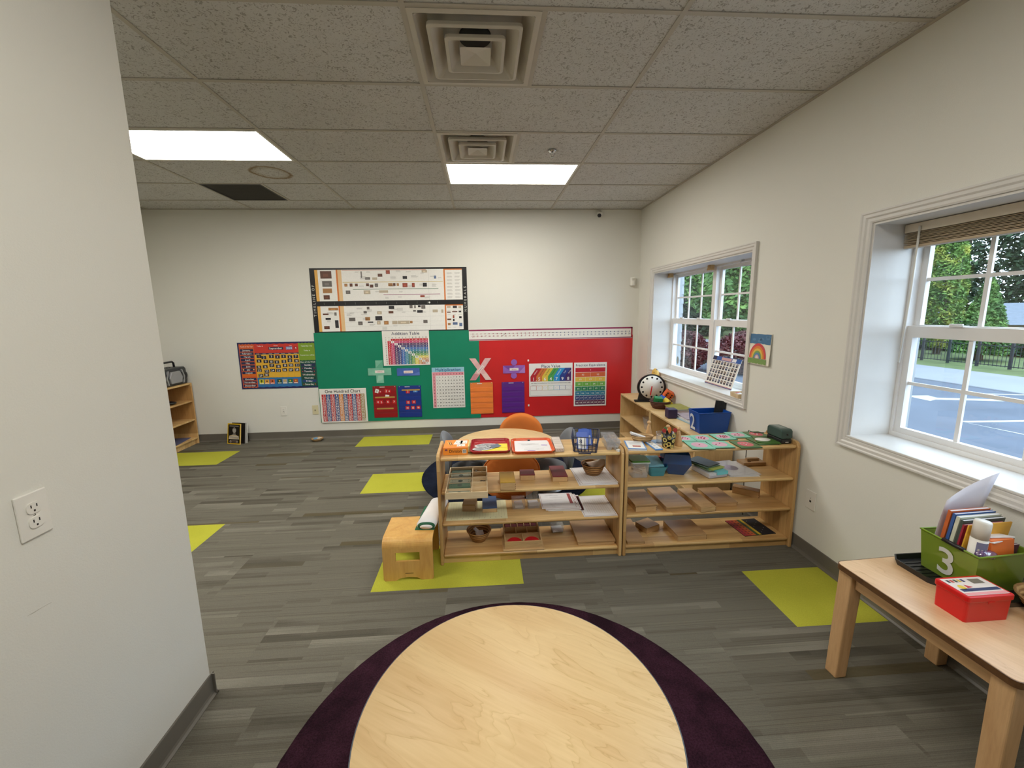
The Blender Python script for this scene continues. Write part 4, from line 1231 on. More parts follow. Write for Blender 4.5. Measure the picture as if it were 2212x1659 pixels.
# --- rainbow painting on the right wall
t = thing('rainbow_painting', 'child painting of a rainbow taped beside the further window', 'painting', (XR - .016, 2.94, 1.205), -PI / 2); t.rotation_euler = (-.05, 0, -PI / 2)
PAP = plain('cream_art_paper', s(226, 220, 204), .7, 0, .04, 20)
sh = sheet(-.118, 0, .118, .236, .0012, 12, 12, random.Random(9))
sh.build('sheet', PAP, t)
P = Print((0, -.0040, .236 * .5), eps=.0006)
rr = random.Random(4)
def blob(x0, z0, x1, z1, c, n=14):
    P.poly([(x0 + (x1 - x0) * i / n, z0 + rr.uniform(-.004, .004)) for i in range(n + 1)] + [(x1 - (x1 - x0) * i / n, z1 + rr.uniform(-.001, .001)) for i in range(n + 1)], c)
blob(-.114, .040, .114, .112, s(66, 112, 150)); P.L = 2
for i in range(8): P.disc(rr.uniform(-.10, .10), rr.uniform(.055, .10), .02, s(90, 132, 168), 9, .010)
P.L = 1; blob(-.114, -.112, .09, -.075, s(120, 152, 84))
for i, (r1, c) in enumerate(((.094, s(206, 70, 78)), (.078, s(220, 130, 60)), (.062, s(222, 186, 80)), (.048, s(120, 160, 96)), (.036, s(90, 130, 170)), (.024, s(214, 170, 170)))):
    P.L = 2 + i; n = 18
    P.poly([(-.012 + r1 * math.cos(PI * a / n), -.072 + r1 * 1.22 * math.sin(PI * a / n)) for a in range(n + 1)], c)
P.L = 8; P.poly([(-.012 + .014 * math.cos(PI * a / 8), -.072 + .020 * math.sin(PI * a / 8)) for a in range(9)], s(226, 214, 204))
P.build('painted_rainbow', t)

# ------------------------------------------------------------------ furniture woods
RUBW = butcher('rubberwood_strips', s(222, 186, 126), s(184, 140, 84), 'x')
RUBV = butcher('rubberwood_strips_upright', s(216, 178, 120), s(180, 138, 84), 'z')
EDGE = wood('rubberwood_edge', s(222, 188, 138), s(196, 156, 106), 'x')
MAPLE = maple('maple_laminate', s(222, 193, 144), s(208, 174, 124), .55, .46)
MAPLE2 = maple('maple_laminate_warm', s(224, 190, 150), s(208, 170, 128), 1.2, .30)
BIRCH = wood('birch_plywood', s(212, 182, 130), s(190, 156, 106), 'z', .4, .7, .2)
BIRCHX = wood('birch_plywood_flat', s(214, 184, 134), s(194, 160, 110), 'x', .4, .7, .2)
BENT = wood('honey_bent_ply', s(216, 170, 96), s(198, 146, 74), 'z', .3, .6, .2, .25)
PINE = wood('pale_toy_wood', s(206, 170, 122), s(184, 146, 100), 'x', .5, 1.6, .2)
MDF = wood('tan_box_wood', s(184, 148, 104), s(166, 128, 86), 'x', .4, .8, .2, .15)
STEEL = plain('brushed_grey_steel', s(150, 152, 156), .35, .8, .05)

# ------------------------------------------------------------------ the two open shelf units
TOPZ, SH2, SH3, SH4 = .725, .500, .284, .066
UY0, UY1 = 2.450, 2.775
def shelf_unit(x0, x1, lab):
    w = x1 - x0; d = UY1 - UY0
    t = thing('shelf_unit', lab, 'shelf', ((x0 + x1) / 2, UY0, 0), 0, 'low open shelf units in the middle of the room')
    pt = .021
    side = [(0, 0), (d, 0), (d, .715), (d - .012, .742), (d - .030, .752), (.030, .752), (.012, .742), (0, .715)]
    for sx in (-1, 1):
        a = sx * w / 2; M().prism(side, min(a, a - sx * pt), max(a, a - sx * pt), 'x').build('side_panel', RUBV, t, bev=.006, seg=3)
    iw = w / 2 - pt
    M().box(-iw, .012, TOPZ - .021, iw, d - .006, TOPZ).build('top_board', RUBW, t, bev=.008, seg=3)
    for z in (SH2, SH3, SH4):
        M().box(-iw, .012, z - .020, iw, d - .006, z).build('shelf_board', RUBW, t, bev=.008, seg=3)
    M().box(-iw, .030, 0, iw, .048, SH4 - .020).build('kick_board', RUBW, t)
    return t
shelf_unit(-.305, .897, 'low open wooden shelf unit with trays and a wire basket on top')
shelf_unit(.904, 2.088, 'low open wooden shelf unit against the right wall with green cards on top')

# ------------------------------------------------------------------ shelves along the right wall under the further window
WZ = .580
def wall_shelf(y0, y1, lab):
    t = thing('wall_shelf', lab, 'shelf', (1.748, y0, 0), 0, 'maple shelf units under the further window')
    L, D = y1 - y0, .335
    for a in (0, L - .018): M().box(0, a, 0, D, a + .018, WZ).build('side_panel', BIRCH, t, bev=.003)
    M().box(-.004, .018, WZ - .018, D, L - .018, WZ).build('top_board', BIRCHX, t, bev=.003)
    for z in (.295, .07): M().box(.004, .018, z - .018, D - .006, L - .018, z).build('shelf_board', BIRCHX, t, bev=.003)
    M().box(D - .006, .018, .0, D, L - .018, WZ - .018).build('back_panel', BIRCH, t)
    M().box(.02, .018, 0, .035, L - .018, .052).build('kick_board', BIRCH, t)
wall_shelf(4.075, 4.985, 'maple shelf unit nearest the back wall, with the toy clock on it')
wall_shelf(3.150, 4.065, 'maple shelf unit with the blue bin on it, behind the front shelves')

# ------------------------------------------------------------------ bookcase in the far left corner
t = thing('bookcase', 'narrow wooden bookcase in the far left corner under the black stereo', 'bookcase', (-3.715, 5.365, 0))
D, L, HH = .385, 1.0, .80
for a in (-.020, -L): M().box(-D, a, 0, 0, a + .020, HH).build('side_panel', RUBV, t, bev=.004)
for z in (HH, .575, .330, .085): M().box(-D, -L + .02, z - .022, -.004, -.020, z).build('shelf_board', RUBW, t, bev=.006)
M().box(-D, -L + .02, 0, -D + .008, -.02, HH - .022).build('back_panel', wood('bookcase_back', s(190, 142, 84), s(156, 108, 58), 'z', .5, .9, .4), t)
M().box(-.040, -L + .02, 0, -.022, -.02, .063).build('kick_board', RUBW, t)
# stereo on top
PLG = plain('charcoal_plastic', s(48, 50, 52), .4, 0, .05); SILV = plain('silver_plastic', s(160, 160, 162), .3, .4, .03)
t = thing('portable_stereo', 'black portable stereo with silver trim on the corner bookcase', 'stereo', (-3.86, 5.145, .80), PI / 2)
body = [(-.20, 0), (.20, 0), (.215, .05), (.205, .19), (.185, .215), (-.185, .215), (-.205, .19), (-.215, .05)]
M().prism(body, -.11, .09, 'y').build('body', PLG, t, bev=.012, seg=3)
M().prism([(-.085, .03), (.085, .03), (.105, .10), (.07, .175), (-.07, .175), (-.105, .10)], -.135, -.10, 'y').build('front_panel', SILV, t, bev=.008)
for sx in (-1, 1):
    M().lathe([(.058, 0), (.058, .010), (.040, .014), (.012, .006)], 24).build('speaker', PLK, t, (sx * .150, -.108, .105), (PI / 2, 0, 0))
    M().prism([(sx * .115, .02), (sx * .130, .02), (sx * .150, .10), (sx * .115, .19), (sx * .100, .19), (sx * .132, .10)], -.128, -.108, 'y').build('trim_strip', SILV, t)
M().tube([(-.165, 0, .20), (-.160, 0, .262), (-.140, 0, .280), (.140, 0, .280), (.160, 0, .262), (.165, 0, .20)], .012, 10).build('handle', PLK, t)
for dx in (-.06, -.02, .02, .06): M().lathe([(.010, 0), (.009, .008)], 12).build('button', PLK, t, (dx, -.02, .214))
tag(M().ell((0, 0, .022), (.075, .06, .022), 18, 8).tube([(-.07, 0, .02), (-.11, .02, .018)], .008, 6).build('headphone_pouch', PLK, None, (-3.80, 5.07, .575)), 'small black pouch on the second shelf of the corner bookcase', 'pouch')
tag(M().box(-.15, -.20, 0, .15, .20, .004).box(-.13, -.17, .004, .14, .19, .007).build('blue_folder', plain('slate_blue_card', s(84, 90, 122), .5), None, (-3.90, 5.10, .085), (0, 0, .15)), 'flat slate blue folder on the bottom shelf of the corner bookcase', 'folder')

# ------------------------------------------------------------------ magazines leaning on the back wall, and the little basket
MAGY = plain('yellow_cover_border', s(226, 186, 40), .35, 0, .03)
def magazine(lab, x, y, lean, rz, mat, tk, cover=None):
    t = thing('magazine', lab, 'magazine', (x, y, 0), rz, 'magazines leaning on the back wall')
    R_ = (-lean, 0, 0)
    M().box(-.098, 0, 0, .098, tk, .262).build('pages', CARD, t, rot=R_)
    M().box(-.100, -.001, -.0, .100, 0, .265).box(-.1, tk, 0, .1, tk + .001, .265).box(-.101, -.001, 0, -.1, tk + .001, .265).build('cover', mat, t, rot=R_)
    if cover:
        P = Print((-.1, -.001, 0)); P.rect(.012, .012, .188, .253, s(20, 18, 18)); P.L = 2
        P.rect(.030, .225, .170, .240, s(120, 116, 112)); g = s(176, 172, 166); g2 = s(120, 112, 106)
        P.disc(.104, .180, .028, g, 16, .036); P.poly([(.088, .15), (.122, .15), (.13, .115), (.08, .115)], g2)
        P.poly([(.020, .065), (.180, .065), (.172, .105), (.130, .122), (.078, .122), (.030, .105)], s(214, 206, 192)); P.L = 3
        for z in (.196, .206): P.rect(.078, z, .130, z + .005, s(60, 54, 50))
        for z, c in ((.075, s(150, 110, 50)), (.09, g2), (.108, s(190, 150, 70))): P.rect(.034, z, .168, z + .005, c)
        P.rect(.040, .018, .160, .055, s(96, 80, 74)); P.disc(.05, .032, .016, s(210, 200, 190)); P.disc(.10, .036, .020, g2); P.disc(.15, .034, .014, s(180, 170, 160))
        P.build('printed_cover', t, rot=R_)
magazine('yellow bordered magazine with a statue on its black cover', -3.222, 5.252, .16, -.28, MAGY, .006, True)
magazine('dark magazine just behind the yellow bordered one', -3.185, 5.283, .16, -.26, plain('black_cover', s(30, 28, 30), .3), .006)
magazine('white spined magazine rearmost of the leaning magazines', -3.172, 5.303, .14, -.22, plain('white_cover', s(210, 206, 200), .3), .008)
t = thing('book_easel', 'small black wire easel holding up the magazines', 'easel', (-3.12, 5.335, 0))
M().tube([(-.02, .045, 0), (-.03, .02, .20), (.01, .03, .20), (.02, .045, 0)], .003, 6).tube([(-.02, .045, .004), (-.02, -.06, .004)], .003, 6).tube([(.02, .045, .004), (.03, -.06, .004)], .003, 6).build('wire_frame', PLK, t)
WICK = None
def wicker(name, c1, c2, fx=90, fz=120):
    if name in MATS: return MATS[name]
    t = NT(name); mp = t.coords((1, 1, 1), rnd=False)
    w1 = t.n('ShaderNodeTexWave', Scale=fz / 6.28, Distortion=1.2, Detail=1.0, bands_direction='Z'); t.l(mp, 0, w1, 'Vector')
    n = t.noise(mp, 45, 3)
    r = t.ramp(w1, 0, [(.15, c2), (.6, c1)]); rn = t.ramp(n, 0, [(.3, (.7, .66, .6, 1)), (.65, (1, 1, 1, 1))])
    mx = t.mix('MULTIPLY', .8, (r, 0), (rn, 0)); t.l(mx, 2, t.b, 'Base Color'); t.set(Roughness=.6)
    t.bump(w1, 0, .8, .004); MATS[name] = t.m
    return t.m
WIC_T = wicker('tan_wicker', s(188, 140, 82), s(128, 88, 46)); WIC_D = wicker('dark_brown_wicker', s(104, 54, 32), s(54, 26, 16)); WIC_L = wicker('pale_wicker', s(206, 172, 122), s(156, 120, 76))
def bowl(t, r0, r1, h, mat, sx=1, sy=1, n=28, th=.005, rim=True):
    prof = [(r0 * .2, 0), (r0, 0), (r0 + (r1 - r0) * .55, h * .42), (r1, h), (r1 - th, h), (r0 + (r1 - r0) * .55 - th, h * .44), (r0 - th, th), (.001, th)]
    o = M().lathe(prof, n, sx=sx, sy=sy).build('bowl', mat, t)
    if rim: M().tube([(r1 * sx * math.cos(2 * PI * i / n), r1 * sy * math.sin(2 * PI * i / n), h) for i in range(n)], th * .8, 6, True).build('rim', mat, t)
    return o
t = thing('small_basket', 'tiny woven basket with blue and white scraps on the carpet by the back wall', 'basket', (-2.185, 5.282, 0))
bowl(t, .045, .072, .032, WIC_L)
t = thing('paper_scrap', 'blue and white folded scraps in the tiny basket by the back wall', 'paper', (-2.185, 5.282, .010))
M().cbox(-.02, 0, .022, .05, .04, .008, .5, 0, (.25, 'X')).build('blue_scrap', plain('sky_blue_paper', s(90, 140, 180), .6), t); M().cbox(.022, .004, .024, .05, .045, .006, -.3, 0, (-.2, 'Y')).build('white_scrap', CARD, t)

# ------------------------------------------------------------------ round tables, rugs and chairs
def rug(name, loc, r, c1, c2, lab):
    t = NT(name + '_pile'); mp = t.coords(rnd=False)
    n1 = t.noise(mp, 5, 4, .6); n2 = t.noise(mp, 150, 3, .7)
    ra = t.ramp(n1, 0, [(.36, c2), (.64, c1)]); rb = t.ramp(n2, 0, [(.35, (.45, .45, .45, 1)), (.65, (1.3, 1.3, 1.3, 1))])
    mx = t.mix('MULTIPLY', .85, (ra, 0), (rb, 0)); t.l(mx, 2, t.b, 'Base Color'); t.set(Roughness=.95)
    t.b.inputs['Specular IOR Level'].default_value = .1
    t.bump(n2, 0, .9, .01)
    rr_ = random.Random(1)
    m = M(); n = 220
    m.lathe([(r * .9975, .0006), (r, .006), (r - .006, .0125), (r - .03, .014), (.001, .014)], n)
    m.v = [(x * (1 + rr_.uniform(-.0016, .0016)), y * (1 + rr_.uniform(-.0016, .0016)), z) for x, y, z in m.v]
    o = m.build(name, t.m, None, loc); tag(o, lab, 'rug')
rug('round_rug', (.106, 1.165, 0), .900, s(66, 36, 50), s(40, 20, 30), 'round dark plum rug under the nearest round table')
rug('round_rug', (.215, 3.96, 0), .850, s(34, 42, 62), s(20, 26, 42), 'round navy rug under the further round table')
BANDM = plain('grey_edge_band', s(84, 90, 100), .45, 0, .03)
def round_table(loc, lab, rz):
    t = thing('round_table', lab, 'table', loc, rz, 'round maple tables')
    R_, Z_ = .457, .475
    M().lathe([(.001, Z_ - .028), (R_ - .003, Z_ - .028), (R_ - .003, Z_ - .002), (R_ - .005, Z_), (.001, Z_)], 96).build('tabletop', MAPLE, t)
    M().lathe([(R_ - .004, Z_ - .028), (R_, Z_ - .027), (R_, Z_ - .003), (R_ - .004, Z_ - .001)], 96, closed=True).build('edge_band', BANDM, t)
    M().lathe([(.30, Z_ - .075), (.30, Z_ - .028), (.285, Z_ - .028), (.285, Z_ - .075)], 64, closed=True).build('apron', STEEL, t)
    for a in (.785, 2.356, 3.927, 5.498):
        x, y = .30 * math.cos(a), .30 * math.sin(a)
        g = M().tube([(x, y, .0145 + .012), (x, y, Z_ - .029)], .019, 16).build('leg', STEEL, t)
        M().lathe([(.022, .0145), (.022, .020), (.012, .030)], 16, (x, y, 0)).build('glide', PLK, g)
    return t
round_table((.073, 1.003, 0), 'round maple topped table in the foreground', 0)
round_table((.190, 3.490, 0), 'round maple topped table behind the shelves, circled by low chairs', .1)
def felt(name, c):
    return plain(name, c, .9, 0, .07, 5, .35, 380, .2)
F_OR, F_GR, F_NV = felt('orange_felt', s(208, 118, 54)), felt('grey_felt', s(120, 124, 130)), felt('slate_felt', s(70, 78, 92))
def chair(loc, rz, fab, lab):
    t = thing('low_chair', lab, 'chair', loc, rz, 'low round-backed chairs at the further table')   # faces local +y (towards the table)
    z0 = .0145 if True else 0
    M().lathe([(.150, 0), (.160, .006), (.160, .020), (.030, .030), (.030, .14)], 32).build('base', STEEL, t, (0, 0, z0))
    M().lathe([(.001, .150), (.185, .150), (.205, .165), (.210, .190), (.205, .225), (.180, .240), (.001, .246)], 40).build('seat', fab, t, (0, .02, 0))
    m = M(); nu, nv = 36, 8
    # a thick disc-shaped back, gently wrapped round the sitter
    def P_(u, v, s_):
        a = 2 * PI * u; q = math.sqrt(v) if v else 0
        x = .225 * q * math.cos(a); z = .385 + .185 * q * math.sin(a)
        th = .030 * math.sqrt(max(0, 1 - q ** 6)) + .002
        return (x, -.215 + 1.1 * x * x - .10 * (z - .385) + s_ * th, z)
    for s_ in (-1, 1):
        vs, fs = [], []
        for j in range(nv + 1):
            for i in range(nu): vs.append(P_(i / nu, (j / nv) ** 1.0, s_))
        for j in range(nv):
            for i in range(nu):
                i2 = (i + 1) % nu; q = (j * nu + i, j * nu + i2, (j + 1) * nu + i2, (j + 1) * nu + i)
                fs.append(q if s_ < 0 else q[::-1])
        m.add(vs, fs, 0, None, True)
    rim0 = [P_(i / nu, 1, -1) for i in range(nu)]; rim1 = [P_(i / nu, 1, 1) for i in range(nu)]
    m.add(rim0 + rim1, [(i, (i + 1) % nu, nu + (i + 1) % nu, nu + i) for i in range(nu)], 0, None, True)
    m.build('backrest', fab, t)
    M().tube([P_(i / nu, .985, -1) for i in range(nu)], .006, 8, True).build('piping', fab, t)
    return t
CX, CY_ = .200, 3.52
chair((CX + .005, CY_ - .310, 0), 0, F_OR, 'orange low chair with its round back to the shelves')
chair((CX + .165, CY_ + .400, 0), PI - .10, F_OR, 'orange low chair on the far side of the round table')
chair((CX - .340, CY_ + .04, 0), -PI / 2, F_GR, 'grey low chair at the left of the further round table')
chair((CX + .370, CY_ + .02, 0), PI / 2, F_GR, 'grey low chair at the right of the further round table')

# ------------------------------------------------------------------ bent plywood step stool with a folded cloth
t = thing('step_stool', 'honey coloured bent plywood step stool beside the shelf', 'stool', (-.487, 2.322, 0))
WS, HS, DS = .305, .270, .330
def stool_mesh():
    m = M(); tk = .013; R_ = .055
    prof = []
    for k_ in range(9):
        a = PI - k_ * PI / 16; prof.append((R_ + R_ * math.cos(a), HS - R_ + R_ * math.sin(a)))
    pts = [(-.006, 0)] + [(0, .09)] + prof + [(DS - R_ + R_ * math.cos(PI / 2 - k_ * PI / 16), HS - R_ + R_ * math.sin(PI / 2 - k_ * PI / 16)) for k_ in range(9)] + [(DS, .09), (DS + .006, 0)]
    return pts, tk
pts, tk = stool_mesh()
# seat and curves
cu = M()
def strip(m, seq, x0, x1):
    n = len(seq)
    nrm = []
    for i in range(n):
        a, b = Vector(seq[max(0, i - 1)]), Vector(seq[min(n - 1, i + 1)])
        d = (b - a).normalized(); nrm.append((d.y, -d.x))
    o = [(x, y, z) for (y, z) in seq for x in (x0, x1)]
    q = [(x, y + nn[0] * tk, z + nn[1] * tk) for (y, z), nn in zip(seq, nrm) for x in (x0, x1)]
    fs = []
    k_ = 2 * n
    for i in range(n - 1):
        fs += [(2 * i, 2 * i + 1, 2 * i + 3, 2 * i + 2), (k_ + 2 * i, k_ + 2 * i + 2, k_ + 2 * i + 3, k_ + 2 * i + 1),
               (2 * i, 2 * i + 2, k_ + 2 * i + 2, k_ + 2 * i), (2 * i + 1, k_ + 2 * i + 1, k_ + 2 * i + 3, 2 * i + 3)]
    fs += [(0, k_, k_ + 1, 1), (2 * n - 2, 2 * n - 1, k_ + 2 * n - 1, k_ + 2 * n - 2)]
    m.add(o + q, fs, 0, None, False)
strip(cu, pts[2:-2], -WS / 2, WS / 2)
cu.build('seat', BENT, t)
# front and back panels with hand hole and cut-out foot
def panel_poly_mesh(y0):
    m = M(); zt = HS - .055
    hx0, hx1, hz0, hz1 = -.075, .072, .128, .186
    xs_ = [-WS / 2, hx0, hx1, WS / 2]; 
    m.box(-WS / 2, y0, hz1, WS / 2, y0 + tk, zt); m.box(-WS / 2, y0, hz0, hx0, y0 + tk, hz1); m.box(hx1, y0, hz0, WS / 2, y0 + tk, hz1)
    foot = [(-WS / 2, .010), (-WS / 2 + .010, 0), (-.080, 0), (-.052, .016), (0, .022), (.052, .016), (.080, 0), (WS / 2 - .010, 0), (WS / 2, .010), (WS / 2, hz0), (-WS / 2, hz0)]
    m.prism(foot, y0, y0 + tk, 'y')
    return m
panel_poly_mesh(0).build('front_panel', BENT, t)
panel_poly_mesh(DS - tk).build('back_panel', BENT, t)
M().box(-.020, -.0012, .046, .030, .0, .0495).build('printed_mark', plain('dark_brown_ink', s(84, 56, 24), .5), t)
t = thing('folded_cloth', 'white and green folded work cloth lying on the step stool', 'cloth', (-.383, 2.43, .270), -.06)
CLW, CLG = plain('white_cloth', s(224, 222, 222), .8, 0, .03, 8, .2, 60), plain('green_cloth', s(32, 92, 62), .8, 0, .06, 8, .2, 60)
def roll(rx, rz_, y0, y1, cz, cx=0, n=20, flat=.0):
    m = M(); vs = []
    for y in (y0, y1):
        for i in range(n):
            a = 2 * PI * i / n
            x = cx + rx * math.copysign(abs(math.cos(a)) ** .8, math.cos(a)); z = cz + rz_ * math.sin(a)
            vs.append((x + (y - y0) * .10, y, z))
    m.add(vs, [(i, (i + 1) % n, n + (i + 1) % n, n + i) for i in range(n)] + [tuple(range(n - 1, -1, -1)), tuple(range(n, 2 * n))], 0, None, True)
    return m
roll(.062, .030, .004, .33, .030).build('outer_fold', CLW, t)
roll(.055, .024, -.001, .05, .026).build('green_fold', CLG, t)
roll(.040, .014, -.004, .05, .020).build('inner_fold', CLW, t)
M().box(-.072, -.004, 0, .052, .31, .004).build('bottom_layer', CLG, t)

# ------------------------------------------------------------------ square table by the nearest window
t = thing('square_table', 'small square wooden table against the right wall under the near window', 'table', (1.818, 1.250, 0), .045)
TZ = .530; hw, hd = .283, .297
M().prism(rrect(2 * hw, 2 * hd, .022, 5), TZ - .022, TZ).build('tabletop', MAPLE2, t, bev=.002)
eb = M(); o_ = rrect(2 * hw + .006, 2 * hd + .006, .024, 5); i_ = rrect(2 * hw, 2 * hd, .022, 5); n_ = len(o_)
for zz in ((TZ - .024, TZ - .001),):
    vs = [(x, y, zz[0]) for x, y in o_] + [(x, y, zz[1]) for x, y in o_] + [(x, y, zz[0]) for x, y in i_] + [(x, y, zz[1]) for x, y in i_]
    fs = []
    for k_ in range(n_):
        j = (k_ + 1) % n_
        fs += [(k_, j, n_ + j, n_ + k_), (2 * n_ + j, 2 * n_ + k_, 3 * n_ + k_, 3 * n_ + j), (n_ + k_, n_ + j, 3 * n_ + j, 3 * n_ + k_), (j, k_, 2 * n_ + k_, 2 * n_ + j)]
    eb.add(vs, fs)
eb.build('edge_band', wood('dark_brown_edge', s(104, 72, 42), s(80, 52, 30), 'x', .4), t)
LEGW = wood('beech_leg', s(208, 168, 122), s(188, 146, 100), 'z', .4, 1, .2)
for sx in (-1, 1):
    for sy in (-1, 1):
        x, y = sx * (hw - .038), sy * (hd - .038)
        m = M(); a = .030; b = .027; dx, dy = sx * .010, sy * .008
        vs = [(x + dx - b, y + dy - b, 0), (x + dx + b, y + dy - b, 0), (x + dx + b, y + dy + b, 0), (x + dx - b, y + dy + b, 0), (x - a, y - a, TZ - .023), (x + a, y - a, TZ - .023), (x + a, y + a, TZ - .023), (x - a, y + a, TZ - .023)]
        m.add(vs, [(3, 2, 1, 0), (4, 5, 6, 7), (0, 1, 5, 4), (1, 2, 6, 5), (2, 3, 7, 6), (3, 0, 4, 7)]).build('leg', LEGW, t, bev=.005)
    M().box(sx * (hw - .038) - .010, -hd + .070, TZ - .085, sx * (hw - .038) + .010, hd - .070, TZ - .023).build('apron', wood('beech_rail_y', s(208, 168, 122), s(188, 146, 100), 'y', .4, 1, .2), t)
    M().box(-hw + .070, sx * (hd - .038) - .010, TZ - .085, hw - .070, sx * (hd - .038) + .010, TZ - .023).build('apron', wood('beech_rail_x', s(208, 168, 122), s(188, 146, 100), 'x', .4, 1, .2), t)

# ================================================================== things on the shelves
CLR = clear('clear_plastic', (.98, .98, .98, 1), .07, .05, (.9, .9, .9, 1), .10)
CLR2 = clear('clear_plastic_misty', (.96, .96, .97, 1), .08, .12, (.9, .9, .9, 1), .15)
PAPER = plain('printer_paper', s(226, 224, 224), .7, 0, .02, 6)
def flat_sheet(name, lab, cat, x, y, z, w, d, rz, draw=None, th=.002, mat=None, group=None):
    t = thing(name, lab, cat, (x, y, z), rz, group)
    M().box(-w / 2, -d / 2, 0, w / 2, d / 2, th).build('sheet', mat or PAPER, t)
    if draw:
        P = Print((-w / 2, -d / 2, th), (1, 0, 0), (0, 1, 0)); draw(P, w, d); P.build('print', t)
    return t
def lidded_box(name, lab, x, y, z, w, d, h, rz, lidmat, body=PINE, lid_h=.007, over=.0, cat='box', group=None, slide=False):
    t = thing(name, lab, cat, (x, y, z), rz, group)
    M().box(-w / 2, -d / 2, 0, w / 2, d / 2, h - lid_h).build('body', body, t, bev=.0015)
    M().box(-w / 2 - over, -d / 2 - over, h - lid_h + .0004, w / 2 + over, d / 2 + over, h).build('lid', lidmat, t, bev=.0015)
    j = M()
    for k_ in range(3): j.box(w / 2 - .004, -d / 2 - .0004, h * .15 + k_ * h * .24, w / 2 + .0004, -d / 2 + .0005, h * .27 + k_ * h * .24)
    j.build('finger_joint', plain('joint_dark', s(120, 84, 50), .6), t)
    return t
# ------------------------------------------------------------------ left unit, top board
Z = TOPZ + .0006
ORC_ = plain('orange_box_card', s(232, 140, 44), .45, 0, .03); 
t = thing('flash_card_box', 'orange cardboard box of Division flash cards at the left end of the shelf top', 'box', (-.187, 2.605, Z), -.01)
M().box(-.079, -.085, 0, .079, .085, .046).build('box_body', ORC_, t, bev=.001)
P = Print((-.079, -.085, .046), (1, 0, 0), (0, 1, 0))
P.poly([(.060, .075), (.115, .070), (.120, .155), (.075, .160)], WHITE); P.poly([(.085, .030), (.140, .034), (.138, .075), (.088, .078)], WHITE); P.poly([(.105, .085), (.150, .085), (.150, .150), (.105, .150)], WHITE); P.rect(.0, .0, .158, .012, s(222, 110, 40)); P.L = 2
for i in range(4): P.line(.020 + i * .006, .130, .036 + i * .006, .060, .004, (BLACK if i % 2 else s(240, 200, 120)))
for a, b in ((.080, .120), (.118, .125), (.095, .052)): P.text('6', a, b, .018, BLACK); P.text('2', a + .02, b - .012, .014, BLACK)
P.build('printed_top', t)
P = Print((-.079, -.085, 0)); P.text('Division', .079, .026, .030, BLACK, 'c', 0, .080); P.rect(.124, .010, .148, .036, WHITE); P.disc(.020, .034, .009, s(120, 60, 90), 12, .006); P.L = 2
for i in range(5): P.rect(.127 + i * .004, .013, .129 + i * .004, .033, s(60, 60, 60))
P.build('printed_front', t)
M().box(.079, -.05, .004, .087, .083, .043).build('card_edge', plain('pale_yellow_card', s(226, 212, 140), .6), t)
def tray(name, lab, x, y, w, d, rz, mat, group='cafeteria trays on the shelf top'):
    t = thing(name, lab, 'tray', (x, y, Z), rz, group)
    M().shell([ring(w - .03, d - .03, .022, 0), ring(w - .014, d - .014, .028, .010), ring(w, d, .032, .020)], .004).build('tray_body', mat, t)
    M().tube([(px, py, .020) for px, py in rrect(w - .002, d - .002, .032, 5)], .0035, 6, True).build('rim', mat, t)
    return t
tray('red_tray', 'dark red cafeteria tray with fraction circles and yellow paper', .038, 2.640, .262, .268, -.03, plain('dark_red_plastic', s(164, 30, 38), .25, 0, .04))
tray('orange_tray', 'orange cafeteria tray holding white worksheets', .318, 2.612, .275, .278, -.03, plain('orange_red_plastic', s(220, 92, 44), .25, 0, .04))
YP_ = plain('yellow_paper', s(238, 214, 52), .6, 0, .03)
t = flat_sheet('yellow_paper', 'bright yellow folded paper in the dark red tray', 'paper', .068, 2.610, Z + .0046, .175, .175, -.03, None, .0015, YP_)
M().box(.030, -.06, .002, .085, .078, .004).build('folded_flap', YP_, t); M().box(.03, .0, .0045, .08, .075, .006).build('folded_flap', YP_, t)
GREYP = s(150, 148, 152)
def heartpoly(sx, n=24): return [(sx * .070 * math.cos(2 * PI * i / n) * (1 + .12 * math.cos(4 * PI * i / n)), .040 * math.sin(2 * PI * i / n)) for i in range(n)]
for i, (x, y, z_, r_, lb) in enumerate(((-.005, 2.605, .0085, .22, 'grey printed oval cutout lying frontmost in the dark red tray'), (.010, 2.668, .0065, .10, 'grey printed oval cutout furthest back in the dark red tray'))):
    t = thing('fraction_cutout', lb, 'cutout', (x, y, Z + z_), r_, 'grey oval cutouts in the red tray')
    M().prism(heartpoly(1), 0, .0012).build('card', PAPER, t)
    P = Print((0, 0, .0012), (1, 0, 0), (0, 1, 0)); P.poly([(a * .86, b * .82) for a, b in heartpoly(1)], GREYP); P.L = 2
    q = random.Random(i)
    for _ in range(26): P.disc(q.uniform(-.05, .05), q.uniform(-.025, .025), q.uniform(.003, .008), s(*[q.randint(120, 200)] * 3), 7)
    P.build('print', t)
t = thing('dark_cutout', 'dark slate blue triangular paper scrap in the dark red tray', 'cutout', (.075, 2.640, Z + .0098), .4)
M().prism([(-.04, -.035), (.035, -.02), (.03, .04), (-.03, .025)], 0, .0012).build('card', plain('slate_paper', s(96, 106, 124), .6), t)
def scribble(P, w, d, seed=0, n=14, c=s(150, 148, 158)):
    q = random.Random(seed)
    for _ in range(n):
        x, y = q.uniform(.02, w - .09), q.uniform(.02, d - .02); P.rect(x, y, x + q.uniform(.02, .07), y + .0015, c)
def ws(P, w, d):
    P.rect(.045, .155, .165, .163, s(190, 186, 184)); P.rect(.07, .085, .20, .087, s(180, 178, 180)); P.rect(.06, .045, .19, .070, s(214, 212, 212)); P.L = 2
    P.poly([(.075, .018), (.125, .012), (.135, .035), (.085, .038)], s(170, 150, 200)); P.poly([(.18, .125), (.22, .120), (.222, .145), (.18, .15)], s(186, 170, 206)); P.text('NT', .150, .056, .012, BLACK); scribble(P, w, d, 3, 10)
